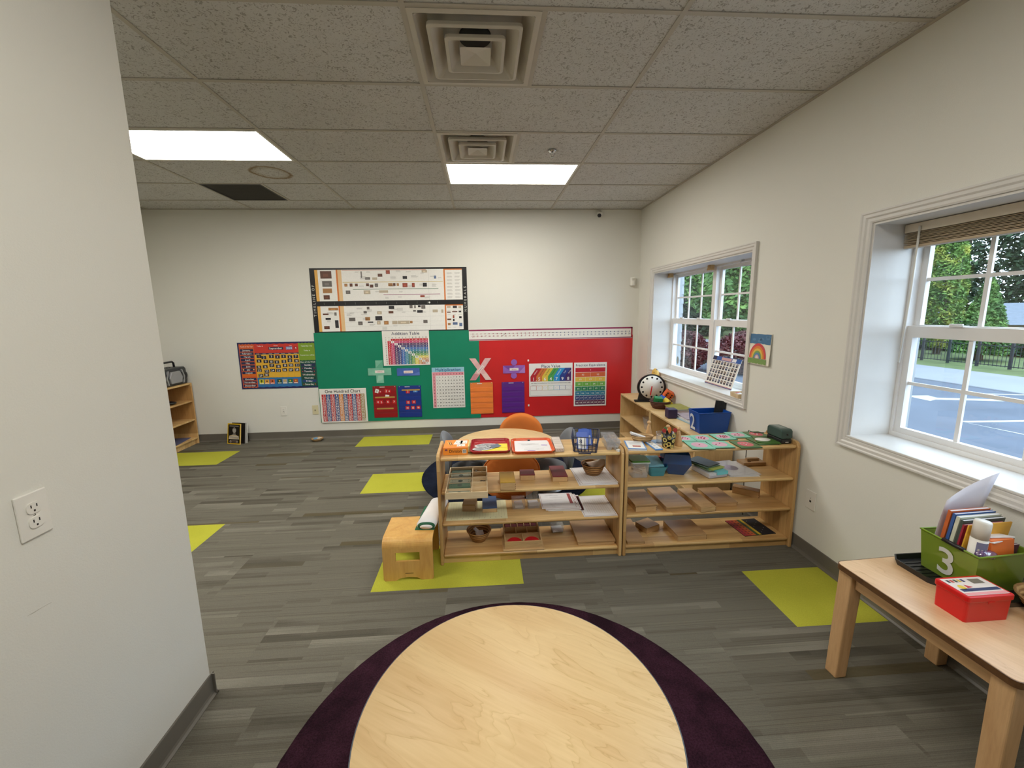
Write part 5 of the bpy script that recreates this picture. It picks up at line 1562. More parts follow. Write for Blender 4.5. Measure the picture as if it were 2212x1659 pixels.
flat_sheet('worksheet', 'white worksheet on top of the pile in the orange tray', 'paper', .318, 2.618, Z + .0066, .232, .240, -.05, ws, .0012)
flat_sheet('worksheet', 'white worksheet underneath, poking out at the right in the orange tray', 'paper', .338, 2.625, Z + .0046, .225, .236, -.16, None, .0012)
tag(M().box(-.008, -.003, 0, .008, .006, .006).build('binder_clip', PLK, None, (.310, 2.735, Z + .008)), 'tiny black clip on the worksheets in the orange tray', 'clip')
t = thing('bead_case', 'long clear case with small compartments between the orange tray and wire basket', 'case', (.492, 2.625, Z), -.06)
M().box(-.030, -.125, 0, .030, .125, .030).build('case', CLR, t, bev=.002)
for i in range(5): M().box(-.027, -.120 + i * .049, .002, .027, -.075 + i * .049, .024).build('paper_slip', plain('pale_peach_paper', s(224, 208, 196), .6), t)
for i in range(4): M().cbox(-.015 + i * .011, -.1262, .014, .0012, .0008, .018, 0, 0, (.3, 'Y')).build('stripe', plain('red_brown_ink', s(150, 90, 70), .6), t)
# wire basket with number cards
NAVW = plain('navy_coated_wire', s(28, 38, 72), .35, .2, .03)
t = thing('wire_basket', 'navy blue wire basket of number cards on the shelf top', 'basket', (.668, 2.560, Z), -.28)
wr = .0022
def wloop(w, d, z, r): return [(px, py, z) for px, py in rrect(w, d, r, 3)]
M().tube(wloop(.176, .205, .105, .015), .0032, 6, True).build('top_rim', NAVW, t)
M().tube(wloop(.148, .175, .004, .015), .0028, 6, True).build('base_ring', NAVW, t)
M().tube(wloop(.162, .190, .052, .015), wr, 6, True).build('middle_ring', NAVW, t)
for i in range(7):
    x = -.066 + i * .022; M().tube([(x * 1.18, -.1025, .105), (x, -.0875, .004), (x, .0875, .004), (x * 1.18, .1025, .105)], wr, 6).build('wire', NAVW, t)
for i in range(5):
    y = -.07 + i * .035; M().tube([(-.088, y * 1.15, .105), (-.074, y, .004), (.074, y, .004), (.088, y * 1.15, .105)], wr, 6).build('wire', NAVW, t)
M().tube([(-.035, -.100, .012), (-.038, -.118, .006), (.038, -.118, .006), (.035, -.100, .012)], .004, 8).build('handle', NAVW, t)
BLC = plain('bright_blue_card', s(36, 84, 184), .4, 0, .04)
for i, (x, y, z_, rx, rz, lb) in enumerate(((.640, 2.530, .022, -.55, -.15, 'blue bordered number card frontmost in the wire basket'), (.652, 2.565, .030, -.50, -.35, 'blue number card leaning behind the front one in the wire basket'), (.690, 2.600, .026, -.62, -.10, 'blue number card rearmost in the wire basket'))):
    t = thing('number_card', lb, 'card', (x, y, Z + z_), rz, 'blue number cards in the wire basket'); t.rotation_euler = (rx, 0, rz)
    M().prism(rrect(.072, .115, .008, 3, 0, .04), -.001, .001, 'y').build('card', BLC, t)
    P = Print((0, -.001, 0))
    if i == 0:
        P.poly([(-.026, -.012), (.026, -.014), (.026, .058), (-.026, .060)], WHITE); P.L = 2; P.text('8', -.008, .035, .036, NAVY); P.text('11', .004, .000, .026, NAVY)
    elif i == 1: P.poly([(-.010, .060), (.022, .058), (.020, .075)], s(214, 222, 236))
    else: P.poly([(-.020, -.01), (.026, -.01), (.026, .05), (-.02, .05)], s(200, 206, 214))
    P.build('print', t)
# cluster of clear cups
t = thing('clear_cups', 'clear plastic compartment caddy at the right end of the left shelf top', 'caddy', (.848, 2.600, Z), -.10)
M().shell([ring(.080, .200, .010, .018), ring(.096, .220, .012, .062)], .002).build('caddy_body', CLR2, t)
for i in range(2):
    for j in range(3):
        M().shell([ring(.032, .052, .008, 0, 3, -.024 + i * .046, -.075 + j * .070), ring(.042, .062, .008, .060, 3, -.024 + i * .046, -.075 + j * .070)], .0016).build('cup', CLR2, t)
tag(M().cbox(0, 0, .006, .030, .022, .012, .4).build('eraser', CARD, None, (.868, 2.480, Z)), 'small white eraser beside the clear compartment caddy', 'eraser')
tag(M().cbox(0, 0, .009, .022, .026, .018, .2).build('green_block', plain('sage_green_plastic', s(92, 120, 104), .4), None, (.882, 2.538, Z + .0026)), 'small sage green block seen inside the clear caddy', 'block')

# ------------------------------------------------------------------ right unit, top board
BLUEF = plain('sky_blue_frame', s(88, 142, 206), .35, 0, .03)
t = thing('card_set', 'blue edged stack of picture cards at the left of the right shelf top', 'cards', (1.005, 2.555, Z), -.20)
M().box(-.060, -.082, 0, .060, .082, .011).build('cards', PAPER, t); M().box(-.062, -.084, .011, .062, .084, .014).build('frame', BLUEF, t, bev=.001)
P = Print((-.062, -.084, .014), (1, 0, 0), (0, 1, 0)); P.rect(.008, .008, .116, .160, WHITE); P.L = 2; P.rect(.040, .040, .092, .062, s(176, 88, 74))
for i in range(5): P.rect(.026, .085 + i * .012, .100, .088 + i * .012, s(170, 180, 196))
P.build('print', t)
t = thing('domino_strip', 'narrow blue edged card strip with black marks on the right shelf top', 'card', (1.128, 2.545, Z), .03)
M().box(-.026, -.080, 0, .026, .080, .010).build('cards', BLUEF, t, bev=.002)
P = Print((-.026, -.080, .010), (1, 0, 0), (0, 1, 0)); P.rect(.005, .006, .047, .154, WHITE); P.L = 2
for i in range(4): P.rect(.014, .022 + i * .036, .030, .030 + i * .036, s(120, 150, 200) if i < 2 else BLACK)
P.build('print', t)
t = thing('blue_disc_card', 'pale blue rounded card lying behind the boat-shaped basket', 'card', (1.190, 2.640, Z)); M().prism(rrect(.10, .07, .03, 5), 0, .003).build('card', plain('powder_blue_card', s(150, 182, 220), .5), t)
flat_sheet('index_card', 'white slip of paper between the boat basket and the cup', 'paper', 1.160, 2.600, Z, .085, .045, -.35, None, .001)
# boat basket
t = thing('boat_basket', 'shallow boat-shaped woven basket holding white cards', 'basket', (1.090, 2.650, Z), -.16)
bowl(t, .042, .062, .045, WIC_L, 1.25, .75, 30, .004)
t = thing('white_card', 'white card sticking out of the boat-shaped basket', 'card', (1.060, 2.650, Z + .034), -.16); M().cbox(0, 0, .012, .110, .050, .003, 0, 0, (.30, 'Y')).cbox(.004, .002, .016, .106, .048, .003, .05, 0, (.33, 'Y')).build('card', PAPER, t)
# wooden peg cones
CONE = wood('turned_maple', s(206, 166, 116), s(186, 142, 94), 'z', .45, 1.4, .2)
for x, y, lb in ((1.168, 2.725, 'wooden cone with a ball top behind the boat basket'), (1.252, 2.610, 'wooden cone with a ball top just behind the patterned cup'), (1.300, 2.552, 'wooden cone with a ball top to the right of the patterned cup')):
    t = thing('wooden_cone', lb, 'wooden cone', (x, y, Z), 0, 'wooden cone figures')
    M().lathe([(.001, 0), (.027, 0), (.028, .004), (.020, .045), (.010, .094), (.007, .106)], 24).build('cone', CONE, t)
    M().ell((0, 0, .114), (.0135, .0135, .0135), 18, 12).build('ball', CONE, t)
# patterned cup
t = thing('patterned_cup', 'black cup printed with yellow faces, holding sticks', 'cup', (1.218, 2.528, Z))
M().lathe([(.001, 0), (.036, 0), (.046, .100), (.0435, .100), (.034, .003), (.001, .003)], 36).build('cup_body', plain('black_glossy_cup', s(26, 24, 24), .3, 0, .03), t)
P = Print(); q = random.Random(8)
def face(a, z, r):
    R_ = .0365 + .010 * z / .1 + .0006
    def pt(u, v, k=1): return (math.cos(a + u / R_) * (R_ + .0004 * k + v * .1), math.sin(a + u / R_) * (R_ + .0004 * k + v * .1), z + v)
    P.m.add([pt(r * math.cos(2 * PI * i / 16), r * math.sin(2 * PI * i / 16)) for i in range(16)], [tuple(range(16))], 0, s(222, 204, 112))
    for dx in (-.4, .4): P.m.add([pt(r * dx + r * .16 * math.cos(2 * PI * i / 8), r * .25 + r * .2 * math.sin(2 * PI * i / 8), 2) for i in range(8)], [tuple(range(8))], 0, BLACK)
    P.m.add([pt(r * .5 * math.cos(PI + PI * i / 8), -r * .2 + r * .35 * math.sin(PI + PI * i / 8), 2) for i in range(9)], [tuple(range(9))], 0, s(120, 40, 30))
for i, (a, z) in enumerate(((-1.9, .030), (-1.15, .052), (-1.85, .075), (-2.55, .055), (-.55, .028), (-.5, .078), (-2.4, .018), (-3.1, .08), (-1.3, .012), (-1.2, .090), (.3, .05), (1.2, .03), (2.2, .06))): face(a, z, .0125 if i % 3 else .0155)
P.build('printed_faces', t)
STK = plain('natural_stick', s(206, 166, 112), .5)
for i, (dx, dy, c, lb) in enumerate(((-.022, -.006, 'red', 'red felt topped stick at the left in the patterned cup'), (.004, .0, 'orange', 'orange topped craft stick in the middle of the patterned cup'), (.026, -.006, 'red', 'red round topped stick at the right in the patterned cup'), (-.006, .022, 'green', 'green topped stick at the back of the patterned cup'))):
    t = thing('craft_stick', lb, 'stick', (1.218 + dx, 2.528 + dy, Z + .0036), 0, 'sticks in the patterned cup')
    t.rotation_euler = (-dy * 3, dx * 5, 0)
    M().box(-.004, -.001, 0, .004, .001, .105).build('stick', STK, t)
    M().prism(rrect(.024 if c == 'red' else .018, .040 if c == 'orange' else .026, .009, 4, 0, .112), -.003, .003, 'y').build('tip', plain(c + '_felt_tip', {'red': s(170, 46, 38), 'orange': s(222, 118, 50), 'green': s(60, 110, 60)}[c], .7), t)
t = thing('clear_tumbler', 'small clear tumbler half hidden behind the patterned cup', 'tumbler', (1.200, 2.600, Z))
M().lathe([(.001, 0), (.028, 0), (.033, .080), (.031, .080), (.026, .003), (.001, .003)], 24).build('tumbler', CLR, t)
# counting cards
TEAL = plain('sea_green_card', s(120, 190, 160), .35, 0, .03); DGRN = plain('leaf_green_card', s(66, 104, 42), .35, 0, .04); GEDGE = plain('card_edge_green', s(44, 84, 52), .5)
cc = [(1.432, 2.525, .150, -.10, 0, 1, 'front card at the left end'), (1.572, 2.527, .140, -.04, 0, 2, 'second card in the front row'), (1.742, 2.510, .142, -.03, 1, 4, 'third card in the front row'),
      (1.530, 2.668, .130, -.02, 0, 9, 'card behind the first pair'), (1.690, 2.680, .135, -.02, 0, 10, 'card in the middle of the back row'), (1.818, 2.712, .132, -.05, 0, 3, 'right-hand pale card in the back row'),
      (1.955, 2.712, .130, .02, 1, 5, 'card at the back beside the pencil sharpener'), (1.404, 2.670, .118, -.04, 0, 4, 'card at the left of the back row'), (1.895, 2.560, .140, .02, 1, 0, 'card under the white disc')]
num = ['no', 'one', 'two', 'three', 'four', 'five', 'six', 'seven', 'eight', 'nine', 'ten']
for i, (x, y, sz, rz, dk, n, lb) in enumerate(cc):
    t = thing('counting_card', ('dark green' if dk else 'sea green') + ' counting card with %s pips, %s' % (num[n], lb), 'card', (x, y, Z), rz, 'green counting cards')
    M().box(-sz / 2, -sz / 2, 0, sz / 2, sz / 2, .005).build('board', GEDGE, t)
    M().box(-sz / 2 + .0005, -sz / 2 + .0005, .005, sz / 2 - .0005, sz / 2 - .0005, .0062).build('face', DGRN if dk else TEAL, t)
    P = Print((0, 0, .0062), (1, 0, 0), (0, 1, 0)); P.disc(0, 0, sz * .34, s(206, 96, 104) if dk else s(216, 160, 176), 24)
    P.build('print', t)
    q = random.Random(i)
    for k_ in range(n):
        a = k_ * 2.4 + i; r_ = (0 if n == 1 else sz * .22 * math.sqrt((k_ + .5) / n))
        M().ell((r_ * math.cos(a), r_ * math.sin(a), .008), (.0055, .0040, .0022), 10, 6).build('pip', plain('white_bead', s(232, 222, 214), .4) if dk else plain('red_bead', s(160, 50, 70), .4), t)
t = thing('green_card', 'dark green card lying crooked beneath the white disc card', 'card', (1.925, 2.560, Z + .0066), -.35)
M().box(-.07, -.06, 0, .07, .06, .004).build('board', DGRN, t)
t = thing('white_disc', 'white oval disc lying on the dark green cards', 'disc', (1.905, 2.570, Z + .0110)); M().lathe([(.001, 0), (.050, 0), (.052, .002), (.050, .004), (.001, .004)], 28, sy=.7).build('disc', CARD, t)
# pencil sharpener
DG = plain('dark_green_plastic', s(50, 72, 66), .35, 0, .04)
t = thing('pencil_sharpener', 'dark green electric pencil sharpener at the right end of the shelf top', 'sharpener', (2.020, 2.568, Z), .0)
prof = [(-.072, .034), (.072, .034), (.072, .086), (.060, .100), (-.058, .100), (-.072, .088)]
M().prism(prof, -.040, .040, 'x').build('body', DG, t, bev=.008, seg=3)
M().box(-.038, -.070, 0, .038, .070, .033).build('shavings_drawer', PLK, t, bev=.006)
M().lathe([(.007, 0), (.007, .002)], 14).build('pencil_hole', PLK, t, (.0, -.0725, .066), (PI / 2, 0, 0))
P = Print((-.038, -.070, 0)); P.rect(.030, .010, .052, .014, WHITE); P.build('printed_mark', t)
M().box(-.022, -.03, .1002, .018, .045, .1012).build('top_label', plain('grey_label', s(120, 130, 126), .4), t)
tag(M().tube([(2.0, 2.690, Z + .02), (1.96, 2.740, Z + .008), (1.95, 2.785, Z + .012), (1.955, 2.800, .60), (1.958, 2.805, .35), (1.98, 2.82, .05)], .003, 6).build('power_cord', PLK, None), 'black power cord hanging behind the right shelf from the sharpener', 'cord')

# ------------------------------------------------------------------ left unit, second shelf
Z = SH2 + .0006
t = thing('money_tray', 'pale wooden cash tray with play money, overhanging the shelf edge', 'tray', (-.118, 2.568, Z), .0)
TW, TD, TH = .262, .420, .042
PALEW = wood('pale_birch_tray', s(222, 200, 162), s(204, 178, 136), 'x', .5, 1, .15)
M().box(-TW / 2, -TD / 2, 0, TW / 2, TD / 2, .006).build('base', PALEW, t)
for a in ((-TW / 2, -TD / 2, TW / 2, -TD / 2 + .007), (-TW / 2, TD / 2 - .007, TW / 2, TD / 2), (-TW / 2, -TD / 2 + .007, -TW / 2 + .007, TD / 2 - .007), (TW / 2 - .007, -TD / 2 + .007, TW / 2, TD / 2 - .007)):
    M().box(a[0], a[1], .006, a[2], a[3], TH).build('wall', PALEW, t, bev=.001)
M().box(.028, -TD / 2 + .007, .006, .033, TD / 2 - .007, .036).build('divider', PALEW, t)
for i in range(1, 5): M().box(-TW / 2 + .007, -TD / 2 + i * .084, .006, .028, -TD / 2 + i * .084 + .005, .030).build('divider', PALEW, t)
for i in range(1, 5): M().box(.033, -TD / 2 + i * .084, .006, TW / 2 - .007, -TD / 2 + i * .084 + .005, .034).build('divider', PALEW, t)
BILL = plain('banknote_green', s(92, 116, 92), .7, 0, .12, 30); BILLD = plain('banknote_dark', s(64, 84, 68), .7, 0, .12, 30); BILLW = plain('banknote_pale', s(170, 172, 150), .7, 0, .1, 30)
for i, (mt, h_, lb) in enumerate(((BILLW, .012, 'pale play banknotes in the front slot of the cash tray'), (BILL, .026, 'green play banknotes in the second slot of the cash tray'), (BILLW, .018, 'pale play banknotes in the middle slot of the cash tray'), (BILLW, .022, 'crumpled play banknotes in the fourth slot of the cash tray'), (BILLD, .016, 'dark green play banknotes in the rear slot of the cash tray'))):
    t2 = thing('banknotes', lb, 'play money', (-.118 - .048, 2.568 - TD / 2 + .047 + i * .084, Z + .0066), (.0, .03, -.02, .10, .0)[i], 'play banknotes in the cash tray')
    M().box(-.068, -.028, 0, .068, .028, h_).build('notes', mt, t2)
    P = Print((-.068, -.028, h_), (1, 0, 0), (0, 1, 0)); P.rect(.004, .004, .132, .0065, s(40, 52, 42)); P.rect(.004, .0495, .132, .052, s(40, 52, 42)); P.disc(.068, .028, .016, s(60, 72, 60), 14, .018)
    for a in (.014, .122): P.text('1', a, .014, .016, s(30, 40, 32)); P.text('1', a, .042, .016, s(30, 40, 32))
    P.build('print', t2)
q = random.Random(12); COIN = plain('dull_coin', s(104, 94, 84), .4, .6, .1)
for i in range(14):
    slot = 4 if i < 8 else (1 if i < 11 else 2)
    lb = {4: 'dull play coin heaped in the rear right slot of the cash tray', 1: 'dull play coin in the second right-hand slot of the cash tray', 2: 'dull play coin in the middle right-hand slot of the cash tray'}[slot]
    o = M().lathe([(.001, 0), (.0095, 0), (.0095, .0018), (.001, .0018)], 12).build('play_coin', COIN, None, (-.118 + .080 + q.uniform(-.030, .030), 2.568 - TD / 2 + .047 + slot * .084 + q.uniform(-.020, .020), Z + .0068 + (i % 8) * .0021), (q.uniform(-.1, .1), q.uniform(-.1, .1), 0)); tag(o, lb, 'play money', 'play coins in the cash tray')
GOLDL = plain('ochre_lid', s(196, 156, 62), .45, 0, .05); MARL = plain('maroon_lid', s(116, 30, 44), .45, 0, .05); BLUL = plain('slate_blue_lid', s(52, 84, 128), .45, 0, .05); BRNL = plain('brown_lid', s(158, 118, 54), .45, 0, .05)
lidded_box('lidded_box', 'wooden box with an ochre lid near the shelf edge', .143, 2.540, Z, .098, .170, .055, 0, GOLDL, group='small lidded wooden boxes')
lidded_box('lidded_box', 'small square wooden box with a maroon lid in the middle of the second shelf', .287, 2.645, Z, .100, .095, .040, -.03, MARL, group='small lidded wooden boxes')
lidded_box('lidded_box', 'longer wooden box with a maroon lid beside the ruled sheets', .502, 2.645, Z, .102, .190, .040, -.03, MARL, group='small lidded wooden boxes')
def grid_sheet(P, w, d, n=10, m_=9, c=s(184, 160, 130), border=s(120, 60, 52)):
    for a in (.008,):
        P.rect(a, a, w - a, a + .0018, border); P.rect(a, d - a - .0018, w - a, d - a, border); P.rect(a, a, a + .0018, d - a, border); P.rect(w - a - .0018, a, w - a, d - a, border)
    x0, x1, y0, y1 = w * .18, w * .85, d * .14, d * .80
    for i in range(n + 1): P.rect(x0 + (x1 - x0) * i / n, y0, x0 + (x1 - x0) * i / n + .0010, y1, c)
    for j in range(m_ + 1): P.rect(x0, y0 + (y1 - y0) * j / m_, x1, y0 + (y1 - y0) * j / m_ + .0010, c)
flat_sheet('ruled_sheet', 'red bordered ruled sheet at the bottom of the pair under the woven bowl', 'sheet', .740, 2.622, Z, .258, .296, -.01, grid_sheet, .003, group='red bordered ruled sheets')
flat_sheet('ruled_sheet', 'red bordered ruled sheet on top of the pair under the woven bowl', 'sheet', .742, 2.628, Z + .0042, .250, .290, .06, grid_sheet, .003, group='red bordered ruled sheets')
t = thing('woven_bowl', 'woven bowl with a beige cloth on the ruled sheets', 'bowl', (.748, 2.650, Z + .0078)); bowl(t, .048, .080, .072, WIC_T)
def cloth(name, lab, x, y, z, rx, ry, hh, seed, mat):
    q = random.Random(seed); m = M(); n = 22; vs = []
    for j in range(6):
        r_ = j / 5
        for i in range(n):
            a = 2 * PI * i / n
            vs.append((rx * r_ * math.cos(a) * (1 + .10 * math.sin(3 * a + seed)), ry * r_ * math.sin(a), hh * (.25 + r_ * .65 + .30 * r_ * math.sin(2 * a + seed) + q.uniform(-.05, .05))))
    fs = [(j * n + i, j * n + (i + 1) % n, (j + 1) * n + (i + 1) % n, (j + 1) * n + i) for j in range(5) for i in range(n)]
    m.add(vs, fs, 0, None, True)
    tag(m.build(name, mat, None, (x, y, z), solid=.002), lab, 'cloth')
cloth('beige_cloth', 'beige folded cloth in the woven bowl on the second shelf', .755, 2.648, Z + .030, .074, .066, .060, 1, plain('beige_linen', s(206, 190, 176), .85, 0, .06, 20, .3, 120))

# ------------------------------------------------------------------ left unit, third shelf
Z = SH3 + .0006
def mat_print(P, w, d):
    c = s(176, 178, 140)
    for i in range(21): P.rect(.02 + (w - .04) * i / 20, .03, .02 + (w - .04) * i / 20 + .0008, d - .02, c)
    for j in range(15): P.rect(.02, .03 + (d - .05) * j / 14, w - .02, .03 + (d - .05) * j / 14 + .0008, c)
    for i in range(10): P.text(str(i + 1), .035 + (w - .04) * i / 10, .018, .012, s(110, 110, 90))
flat_sheet('gridded_mat', 'pale yellow gridded mat under the brown and blue lidded boxes', 'mat', -.062, 2.630, Z, .405, .262, 0, mat_print, .002, plain('pale_yellow_mat', s(222, 218, 176), .6, 0, .02))
lidded_box('lidded_box', 'brown lidded wooden box on the gridded mat', -.112, 2.655, Z + .0032, .092, .095, .050, -.10, BRNL, MDF, group='small lidded wooden boxes')
lidded_box('lidded_box', 'wooden box with a slate blue lid on the gridded mat', .024, 2.672, Z + .0032, .100, .180, .034, .0, BLUL, group='small lidded wooden boxes')
def clear_box(x, y, w, d, h, rz, lab, open_lid=False, cont=(.6, .65)):
    t = thing('clear_box', lab, 'box', (x, y, Z), rz, 'little clear plastic boxes')
    M().shell([ring(w - .008, d - .008, .008, 0, 3), ring(w, d, .008, h, 3)], .002).build('box', CLR2, t)
    if open_lid: M().prism(rrect(w, d * .75, .006, 3), -.002, .002, 'z').build('lid', CLR2, t, (0, d / 2 + .002, h + d * .02), (1.15, 0, 0))
    else: M().prism(rrect(w + .004, d + .004, .006, 3), h + .0005, h + .006).build('lid', CLR, t)
    M().cbox(0, -.004, h * .35, w * cont[0], d * cont[1], h * .4, .1).build('contents', PAPER, t)
clear_box(.226, 2.665, .092, .110, .045, -.04, 'clear plastic box of white slips, left of the open one')
clear_box(.330, 2.670, .090, .115, .045, .0, 'open clear plastic box with its lid tilted back', True, (.75, .5))
def redbar(P, w, d):
    grid = s(150, 60, 54)
    for a in (.006,): P.rect(a, a, w - a, a + .002, grid); P.rect(a, d - a - .002, w - a, d - a, grid); P.rect(a, a, a + .002, d - a, grid); P.rect(w - a - .002, a, w - a, d - a, grid)
    P.rect(w - .040, d * .28, w - .018, d * .95, s(146, 38, 40)); scribble(P, w - .05, d, 5, 16)
for i, (dx, dy, r_, lb) in enumerate(((.03, -.010, -.02, 'bottom red barred worksheet of the stack on the third shelf'), (.010, -.002, .02, 'middle red barred worksheet of the stack on the third shelf'), (-.012, .012, .0, 'top red barred worksheet of the stack on the third shelf'))):
    flat_sheet('red_bar_sheet', lb, 'sheet', .520 + dx, 2.688 + dy, Z + i * .0040, .245, .232, r_ - .03, redbar, .003, group='red barred worksheets')
flat_sheet('ruled_sheet', 'red bordered ruled sheet at the right end of the third shelf', 'sheet', .757, 2.618, Z, .226, .300, 0, grid_sheet, .003, group='red bordered ruled sheets')

# ------------------------------------------------------------------ left unit, bottom shelf
Z = SH4 + .0006
t = thing('woven_bowl', 'woven bowl with white slips on the bottom shelf', 'bowl', (-.054, 2.630, Z)); bowl(t, .045, .083, .075, WIC_T)
t = thing('white_slips', 'white paper slips in the woven bowl on the bottom shelf', 'paper', (-.050, 2.630, Z + .045)); M().cbox(0, 0, 0, .055, .05, .012, .2, 0, (.15, 'X')).cbox(-.02, .02, .012, .05, .03, .004, -.6, 0, (.5, 'Y')).build('slips', PAPER, t)
t = thing('fraction_box', 'compartmented wooden box with red fraction pieces on the bottom shelf', 'box', (.242, 2.610, Z), 0)
FW, FD, FH_ = .250, .268, .050
M().box(-FW / 2 - .012, -FD / 2 - .012, 0, FW / 2 + .012, FD / 2 + .012, .010).build('base_tray', PINE, t, bev=.002)
M().box(-FW / 2, -FD / 2, .0102, FW / 2, FD / 2, .016).build('floor_board', PINE, t)
for a in ((-FW / 2, -FD / 2, FW / 2, -FD / 2 + .008), (-FW / 2, FD / 2 - .008, FW / 2, FD / 2), (-FW / 2, -FD / 2 + .008, -FW / 2 + .008, FD / 2 - .008), (FW / 2 - .008, -FD / 2 + .008, FW / 2, FD / 2 - .008)):
    M().box(a[0], a[1], .016, a[2], a[3], FH_ + .012).build('wall', PINE, t, bev=.001)
rows = [-FD / 2 + .008, -.022, .062, FD / 2 - .008]
for y in rows[1:3]: M().box(-FW / 2 + .008, y - .003, .016, FW / 2 - .008, y + .003, FH_ + .006).build('divider', PINE, t)
for r_, n in enumerate((2, 3, 5)):
    for k_ in range(1, n): x = -FW / 2 + .008 + (FW - .016) * k_ / n; M().box(x - .0025, rows[r_] + .003, .016, x + .0025, rows[r_ + 1] - .003, FH_ + .006).build('divider', PINE, t)
REDI = plain('red_inset', s(192, 26, 36), .35, 0, .03); MARI = plain('dark_red_inset', s(96, 20, 30), .4, 0, .03)
for k_, lb in ((0, 'red half circle piece in the left front compartment of the fraction box'), (1, 'red half circle piece in the right front compartment of the fraction box')):
    cx = -FW / 2 + .008 + (FW - .016) * (k_ + .5) / 2
    o = M().prism([(.050 * math.cos(PI * i / 16), .060 * math.sin(PI * i / 16)) for i in range(17)], 0, .034).build('fraction_piece', REDI, None, (.242 + cx, 2.610 + rows[0] + .006, Z + .0166)); tag(o, lb, 'fraction piece', 'red fraction pieces')
for k_ in range(5):
    cx = -FW / 2 + .008 + (FW - .016) * (k_ + .5) / 5
    o = M().box(-.018, -.02, 0, .018, .02, .034).build('fraction_piece', MARI, None, (.242 + cx, 2.610 + .094, Z + .0166)); tag(o, 'dark red piece in the %s small compartment at the back of the fraction box' % ['first', 'second', 'middle', 'fourth', 'last'][k_], 'fraction piece', 'red fraction pieces')
clear_box(.505, 2.700, .092, .080, .038, -.03, 'clear plastic box with a white card on the bottom shelf', False, (.8, .8))
lidded_box('flat_board_box', 'wide flat wooden tray box turned face down on the bottom shelf', .738, 2.625, Z, .250, .270, .032, -.01, MDF, PINE, .012, .004)

# ------------------------------------------------------------------ right unit, second shelf
Z = SH2 + .0006
t = thing('storage_tub', 'clear storage tub with a green lid full of wooden rods', 'tub', (1.052, 2.610, Z), -.05)
M().shell([ring(.108, .100, .015, 0), ring(.128, .120, .018, .105)], .002).build('tub', CLR2, t)
M().prism(rrect(.136, .128, .018, 4), .105, .112).build('rim', plain('clear_lid_edge', s(200, 206, 204), .3), t)
M().prism(rrect(.126, .118, .016, 4), .1122, .122).build('lid', plain('green_lid', s(84, 140, 50), .35, 0, .05), t)
q = random.Random(6)
for i in range(6):
    o = M().cbox(0, 0, 0, .075, .008, .008, q.uniform(-.6, .6), 0, (q.uniform(-.5, .5), 'Y')).build('wooden_rod', PINE, None, (1.05 + q.uniform(-.012, .012), 2.605 + q.uniform(-.02, .02), Z + .020 + i * .010)); tag(o, 'natural wooden rod inside the green lidded tub', 'rod', 'wooden rods in the tub')
t = thing('teal_tub', 'teal plastic tub with an open lid on the right shelf', 'tub', (1.180, 2.620, Z), -.05)
TEALP = clear('teal_clear_plastic', (.45, .85, .90, 1), .08, .5, s(80, 176, 196)); TEALL = plain('teal_lid', s(140, 204, 220), .35)
M().shell([ring(.100, .085, .015, 0), ring(.112, .098, .018, .028), ring(.138, .125, .020, .070)], .003).build('tub', TEALP, t)
M().prism(rrect(.110, .135, .008, 4), -.0015, .0015).build('lid', TEALL, t, (-.010, .02, .085), (.22, .0, 0))
M().cbox(0, 0, .025, .08, .07, .03, .1).build('contents', plain('teal_paper', s(90, 160, 172), .6), t)
t = thing('blue_bin', 'translucent blue six-sided bin on the right shelf', 'bin', (1.330, 2.640, Z), -.30)
BLUP = clear('blue_clear_plastic', (.15, .35, .70, 1), .10, .55, s(32, 92, 162))
M().shell([ring(.10, .10, .002, 0, 1), ring(.185, .165, .002, .085, 1), ring(.165, .145, .002, .150, 1)], .003).build('bin', BLUP, t)
t = thing('red_pouch', 'red plastic packet poking out behind the teal tub', 'packet', (1.243, 2.715, Z), .2); M().cbox(0, 0, .045, .05, .02, .09, 0, 0, (.1, 'X')).build('packet', plain('red_packet', s(176, 52, 44), .4), t, bev=.004)
t = thing('card_file', 'flat clear box with a teal label on the right shelf', 'box', (1.552, 2.600, Z), .18)
M().box(-.075, -.095, 0, .075, .095, .042).build('box', CLR2, t, bev=.003); M().box(-.068, -.088, .003, .068, .088, .030).build('contents', PAPER, t); M().box(-.01, -.0958, .020, .074, .0, .0428).build('label', plain('turquoise_label', s(108, 196, 204), .4), t)
M().box(-.066, -.0958, .006, .066, -.0951, .020).build('printed_strip', plain('grey_print', s(170, 168, 176), .5), t)
for i, (c, dx, dy, r_, lb) in enumerate(((s(120, 150, 110), 0, 0, .30, 'lowest green folder on the flat clear box'), (s(170, 180, 70), .01, .0, .42, 'yellow green folder in the middle of the folder pile'), (s(84, 110, 84), -.01, .02, .36, 'dark green folder second from the top of the pile'), (s(72, 76, 70), -.005, .035, .46, 'dark grey picture card on top of the folder pile'))):
    t = thing('folder', lb, 'folder', (1.545 + dx, 2.620 + dy, Z + .0432 + i * .0055), r_, 'folders on the flat clear box')
    M().box(-.062, -.085, 0, .062, .085, .005).build('board', plain('folder_%d' % i, c, .45, 0, .1, 30), t)
